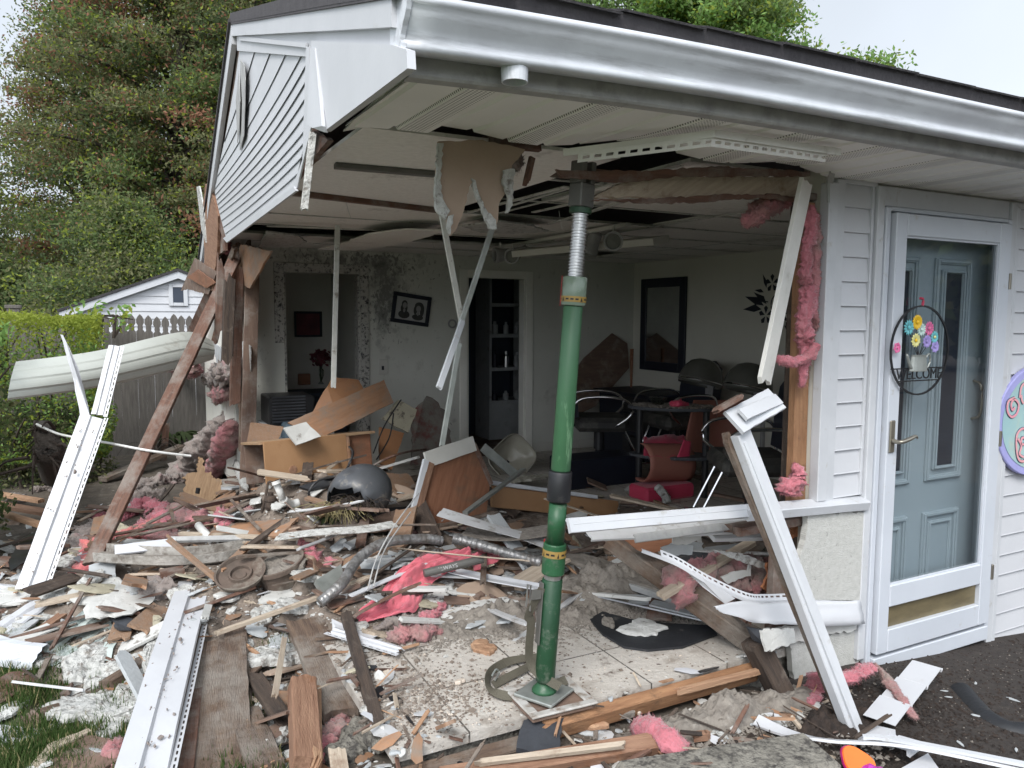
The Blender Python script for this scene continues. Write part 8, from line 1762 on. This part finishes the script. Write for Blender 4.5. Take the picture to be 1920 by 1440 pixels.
def swirl(pts, r_, dy):
    pp = [PY(u, v, FY-.03) for u, v in pts]; pp = [V((p.x, sc_.y-.0165+dy, p.z)) for p in pp]
    return sweep_vf(interp(pp, 50), [(-r_, -.0012), (r_, -.0012), (r_, .0012), (-r_, .0012)], True, (0, 1, 0))
lets = [[(1896, 745), (1884, 752), (1882, 770), (1890, 781), (1900, 774), (1903, 757), (1895, 748), (1889, 757), (1891, 768), (1896, 764)],
        [(1908, 740), (1909, 750), (1912, 756)], [(1905, 745), (1908, 726), (1915, 718), (1924, 718)],
        [(1922, 806), (1910, 803), (1900, 815), (1899, 840), (1903, 860), (1912, 864), (1916, 858)], [(1918, 822), (1910, 820), (1908, 830), (1914, 832), (1920, 826)], [(1902, 822), (1908, 835), (1905, 850), (1912, 856)],
        [(1916, 868), (1922, 862), (1930, 866)], [(1930, 735), (1940, 720), (1950, 735), (1942, 760)], [(1940, 790), (1955, 800), (1968, 792)]]
put(join(*[swirl(l, .0085, 0) for l in lets]), 'lettering_outline', 'sign_ink', t); put(join(*[swirl(l, .0058, -.0025) for l in lets]), 'lettering', 'sign_pink', t)
# ================================================================== SMALL RUBBLE
def scat(r, zone):
    k = r.choices(range(len(zone)), [z[5] for z in zone])[0]; cx, cy, sx_, sy_, _, _ = zone[k]; return r.gauss(cx, sx_), r.gauss(cy, sy_)
ZL = [(-.6, 5.6, .5, .8, 0, 2), (.5, 3.9, .6, 1.0, 0, 3), (.9, 5.0, .6, .9, 0, 2), (.3, 2.9, .4, .45, 0, 1.6), (.75, 2.6, .2, .5, 0, 2.5), (2.4, 3.2, .6, .5, 0, 2), (1.6, 3.8, .5, .6, 0, 2), (-.5, 4.6, .7, .9, 0, 1.6), (1.7, 2.15, .6, .12, 0, 2.2), (3.3, 4.3, 1.0, .9, 0, 1), (2.35, 2.1, .25, .18, 0, 1)]
def ok(x, y):
    if y < 1.3: return False
    if X0+.1 < x < 2.5 and 2.42 < y < 3.25 and (x-1.0) > -.0: return False
    return not (x > 2.62 and y < FY+.1) and not (x > XR-.1) and y < 7.1
def scatter(name, n, mk1, m, label, group, zone, seed, dz=0.0, flt=ok, cat='debris', top=300):
    r = random.Random(seed); it = []
    while len(it) < n:
        x, y = scat(r, zone)
        if not flt(x, y): continue
        z = sh(x, y); vf, size = mk1(r); M = rotm(r.gauss(0, .22), r.gauss(0, .22), r.uniform(0, 6.28), (x, y, z+dz+size*.06))
        p = V((x, y, z)); q = p-CP; d = q.dot(CF); u = 960+FPX*q.dot(CR)/d; v = 720-FPX*q.dot(CU)/d
        if d < .5 or not (-60 < u < 1980 and v < 1500): continue
        it.append((size/d, vf, M))
    it.sort(key=lambda q: -q[0])
    for i, (s, vf, M) in enumerate(it[:top]): tag(mk(name, vf[0], vf[1], m[i % len(m)], mtx=M), label, cat, group)
    rest = it[top:]
    for k, mm in enumerate(m):
        part = [xf(vf, M) for i, (s, vf, M) in enumerate(rest) if i % len(m) == k]
        if part: tag(put(join(*part), name+'_scatter', mm), kind='stuff')
def mchip(r):
    s = r.uniform(.014, .05)*(1.6 if r.random() < .12 else 1); return chunk_vf(s, s*r.uniform(.4, .9), s*r.uniform(.15, .4), r.randrange(9999), 9, 2), s
def msplin(r):
    L_ = r.uniform(.05, .22)*(1.5 if r.random() < .1 else 1); w_ = r.uniform(.004, .018); return plank_vf(L_, w_, w_*r.uniform(.3, .8), L_*.15, r.randrange(9999), 3, 0, L_*.15), L_
def mshard(r):
    L_ = r.uniform(.05, .16); w_ = L_*r.uniform(.15, .5); vf = chunk_vf(L_, w_, .003, r.randrange(9999), 8, 1, 0); c = r.uniform(-3, 3)
    return ([V((v.x, v.y, v.z+c*v.y*v.y)) for v in vf[0]], vf[1]), L_
scatter('plaster_chip', 1050, mchip, ['plaster', 'plaster_flat', 'gypsum_grey'], 'small broken plaster chip scattered through the rubble', 'small plaster chips scattered through the rubble', ZL, 201)
scatter('wood_splinter', 620, msplin, ['wood_pale', 'wood_fresh', 'wood_brown', 'wood_red', 'wood_dark'], 'thin wood splinter scattered through the rubble', 'wood splinters scattered through the rubble', ZL, 202)
scatter('siding_shard', 260, mshard, ['vinyl', 'vinyl_dirty', 'black_plastic', 'ply'], 'small flat shard scattered through the rubble', 'flat shards scattered through the rubble', ZL, 203)
def mboard(r):
    L_ = r.uniform(.14, .50); w_ = r.uniform(.03, .15); return plank_vf(L_, w_, r.uniform(.008, .02), L_*.12, r.randrange(9999), 4, 0, L_*.12), L_*.8
ZB = [(1.5, 3.7, .4, .3, 0, 1.6), (2.3, 3.3, .4, .25, 0, 1.6), (-.6, 5.8, .6, .9, 0, 2), (.3, 3.9, .6, .8, 0, 2), (.9, 5.2, .6, .9, 0, 2), (1.5, 4.2, .5, .7, 0, 2), (2.3, 3.5, .5, .4, 0, 2), (3.0, 4.6, .9, .9, 0, 1.4), (-.5, 4.8, .7, .7, 0, 1.3)]
scatter('broken_board', 290, mboard, ['ply_brown', 'wood_brown', 'wood_red', 'gypsum_grey', 'ply', 'wood_dark', 'plaster_flat', 'particle', 'wood_pale'], 'short broken board lying in the rubble heap', 'short broken boards in the rubble heap', ZB, 204, dz=.01)
def mwall(r):
    s = r.uniform(.07, .24); return chunk_vf(s, s*r.uniform(.35, .8), r.uniform(.008, .014), r.randrange(9999), 16, 3, .15), s
scatter('wallboard_fragment', 170, mwall, ['plaster_flat', 'gypsum_grey', 'plaster', 'kraft', 'plaster_dust'], 'angular wallboard fragment lying among the broken boards', 'wallboard fragments among the broken boards', ZB, 205, dz=.012)
def mlath(r):
    L_ = r.uniform(.3, .85); return plank_vf(L_, r.uniform(.015, .035), r.uniform(.006, .014), .05, r.randrange(9999), 6, r.uniform(-.01, .01), .05), L_*.5
scatter('lath_strip', 80, mlath, ['wood_pale', 'wood_brown', 'wood_red', 'vinyl_dirty', 'wood_dark', 'wood_brown'], 'long thin lath strip tangled in the rubble heap', 'long lath strips tangled in the rubble heap', ZB, 206, dz=.03, flt=lambda x, y: ok(x, y) and y > 3.3)
# crumbs on the tiles, mulch in front, glass on the paving: nobody could count them
def crumbs(name, n, f, m, s0, s1, seed):
    rg = random.Random(seed); vs = []; fs = []
    for _ in range(n):
        x, y = f(rg); z = sh(x, y); s = rg.uniform(s0, s1)*(2 if rg.random() < .06 else 1); a = rg.uniform(0, 6.28); b0 = len(vs)
        for k in range(4):
            aa = a+k*1.57+rg.uniform(-.4, .4); vs.append(V((x+s*math.cos(aa), y+s*math.sin(aa), z+rg.uniform(0, .3)*s)))
        vs.append(V((x, y, z+s*rg.uniform(.5, 1.1)))); fs += [(b0, b0+1, b0+4), (b0+1, b0+2, b0+4), (b0+2, b0+3, b0+4), (b0+3, b0, b0+4)]
    return tag(mk(name, vs, fs, m, org=(0, 0, 0)), kind='stuff')
def cl(cx, cy, sx_, sy_):
    return lambda r: (r.gauss(cx, sx_), r.gauss(cy, sy_))
def mixf(*fs): return lambda r: r.choice(fs)(r)
tile_f = mixf(cl(1.05, 2.75, .12, .12), cl(1.25, 2.65, .2, .1), cl(1.0, 2.55, .15, .08), lambda r: (r.uniform(.85, 2.5), r.uniform(2.42, 3.3)))
def lim(f, g):
    def h(r):
        while 1:
            p = f(r)
            if g(*p): return p
    return h
intile = lambda x, y: .83 < x < 2.6 and 2.42 < y < 3.6
crumbs('brown_crumbs', 1500, lim(tile_f, intile), 'rubble', .002, .007, 301)
crumbs('pale_crumbs', 700, lim(tile_f, intile), 'plaster_warm', .002, .004, 302)
crumbs('grey_crumbs', 3400, lim(mixf(cl(1.6, 3.35, .3, .12), cl(2.3, 2.98, .25, .12), lambda r: (r.uniform(.9, 2.6), r.uniform(3.05, 3.6))), intile), 'cellulose', .003, .009, 303)
fr = lambda x, y: y < 2.33 and x > .5 and y > .9
crumbs('mortar_crumbs', 5200, lim(mixf(lambda r: (r.uniform(.6, 2.5), r.uniform(1.7, 2.32)), cl(2.1, 2.15, .25, .1)), fr), 'cellulose', .003, .010, 304)
crumbs('mulch', 9000, lim(mixf(cl(2.7, 2.0, .35, .25), lambda r: (r.uniform(2.45, 4.6), r.uniform(1.1, 2.32)), cl(2.0, 1.95, .2, .06)), lambda x, y: y < 2.33 and x > 1.6), 'mulch', .002, .008, 305)
crumbs('pale_grit', 1500, lim(lambda r: (r.uniform(2.5, 4.8), r.uniform(1.0, 2.32)), lambda x, y: True), 'cellulose', .0015, .004, 306)
crumbs('dirt_crumbs', 9000, lambda r: (r.gauss(.35, .5), r.gauss(3.8, 1.1)), 'rubble', .003, .010, 307)
crumbs('pale_chips', 2600, lambda r: (r.gauss(.35, .5), r.gauss(3.7, 1.0)), 'plaster', .003, .009, 308)
# grey blown-in fluff mound behind the strut
def mound(name, cx, cy, sx_, sy_, h_, m, n=90, seed=0, base=FLOOR):
    xs_, ys_ = lin(cx-sx_*1.6, cx+sx_*1.6, n), lin(cy-sy_*1.6, cy+sy_*1.6, n)
    def f(x, y):
        e = g2(x, y, cx, cy, sx_, sy_); q = fbm(x*5+seed, y*5, seed, 3); return max(-1, base-.03+h_*e*(1+.8*q)+.03*e*abs(fbm(x*26, y*26, seed, 3))*1.6)
    return grid_sheet(name, xs_, ys_, f, m, 'stuff', skip=lambda x, y: f(x, y) < base-.012, smooth=True)
mound('blown_insulation', 1.62, 3.28, .38, .15, .08, 'cellulose', seed=3)
mound('blown_insulation', 2.15, 3.14, .34, .13, .07, 'cellulose', seed=5)
mound('blown_insulation', 2.4, 3.38, .4, .25, .14, 'cellulose', seed=8)
mound('mortar_bank', 2.05, 2.20, .48, .11, .09, 'cellulose', seed=9, base=.02)
mound('soil_bank', 2.45, 2.0, .3, .10, .07, 'mulch', seed=11, base=0)
mound('black_soil', 1.05, 3.62, .12, .14, .05, 'mulch', seed=12, n=40)
crumbs('fluff_crumbs', 8000, lim(mixf(cl(1.62, 3.3, .35, .12), cl(2.15, 3.15, .3, .10), cl(2.4, 3.35, .3, .2), cl(1.9, 3.6, .5, .3)), lambda x, y: x > .83 and y > 2.45), 'cellulose', .004, .012, 311)
rs_ = random.Random(88)
def specks(p0, p1, q, n, label, seed):
    r = random.Random(seed); p0, p1, q = V(p0), V(p1), V(q); d = p1-p0; s = (q-p1)-d.normalized()*(q-p1).dot(d.normalized()); nn = d.cross(s).normalized(); nn = nn if nn.z > 0 else -nn; out = []
    for i in range(n):
        t = r.random(); w_ = .5+r.gauss(0, .14) if r.random() < .6 else r.uniform(.05, .9); z = r.uniform(.004, .011)*(1.8 if r.random() < .1 else 1)
        out.append(xf(chunk_vf(z*1.4, z, z*.6, r.randrange(999), 7, 1), frame(p0+d*t+s*w_+nn*(.003+.03*math.sin(math.pi*t)), p0+d*t+s*w_+nn*(.003+.03*math.sin(math.pi*t))+d, nn, r.uniform(0, 3))))
    tag(put(join(*out), label, 'wool_grey'), kind='stuff')
specks(PZ(205, 1470, .12), PZ(342, 1072, .16), PZ(404, 1056, .16), 70, 'siding_grit', 5)
specks(PZ(27, 1107, .12), PY(150, 777, YT), PY(196, 777, YT-.04), 26, 'siding_grit', 6)
# glass slivers on the paving
r = random.Random(91)
for u, v, L_ in ((1900, 1300, .05), (1830, 1342, .04), (1868, 1345, .05), (1780, 1305, .03), (1852, 1325, .03), (1772, 1292, .03), (1905, 1412, .03), (1800, 1400, .04), (1830, 1270, .03)):
    p = PZ(u, v, az(3.1)+.004); p.z = az(p.x)+.005; vf = chunk_vf(L_, L_*.4, .003, r.randrange(999), 6, 1, 0)
    tag(mk('glass_sliver', vf[0], vf[1], 'gypsum_grey', mtx=rotm(0, 0, r.uniform(0, 3), p)), 'small glass sliver on the dark paving before the door', 'glass', 'glass slivers on the paving')
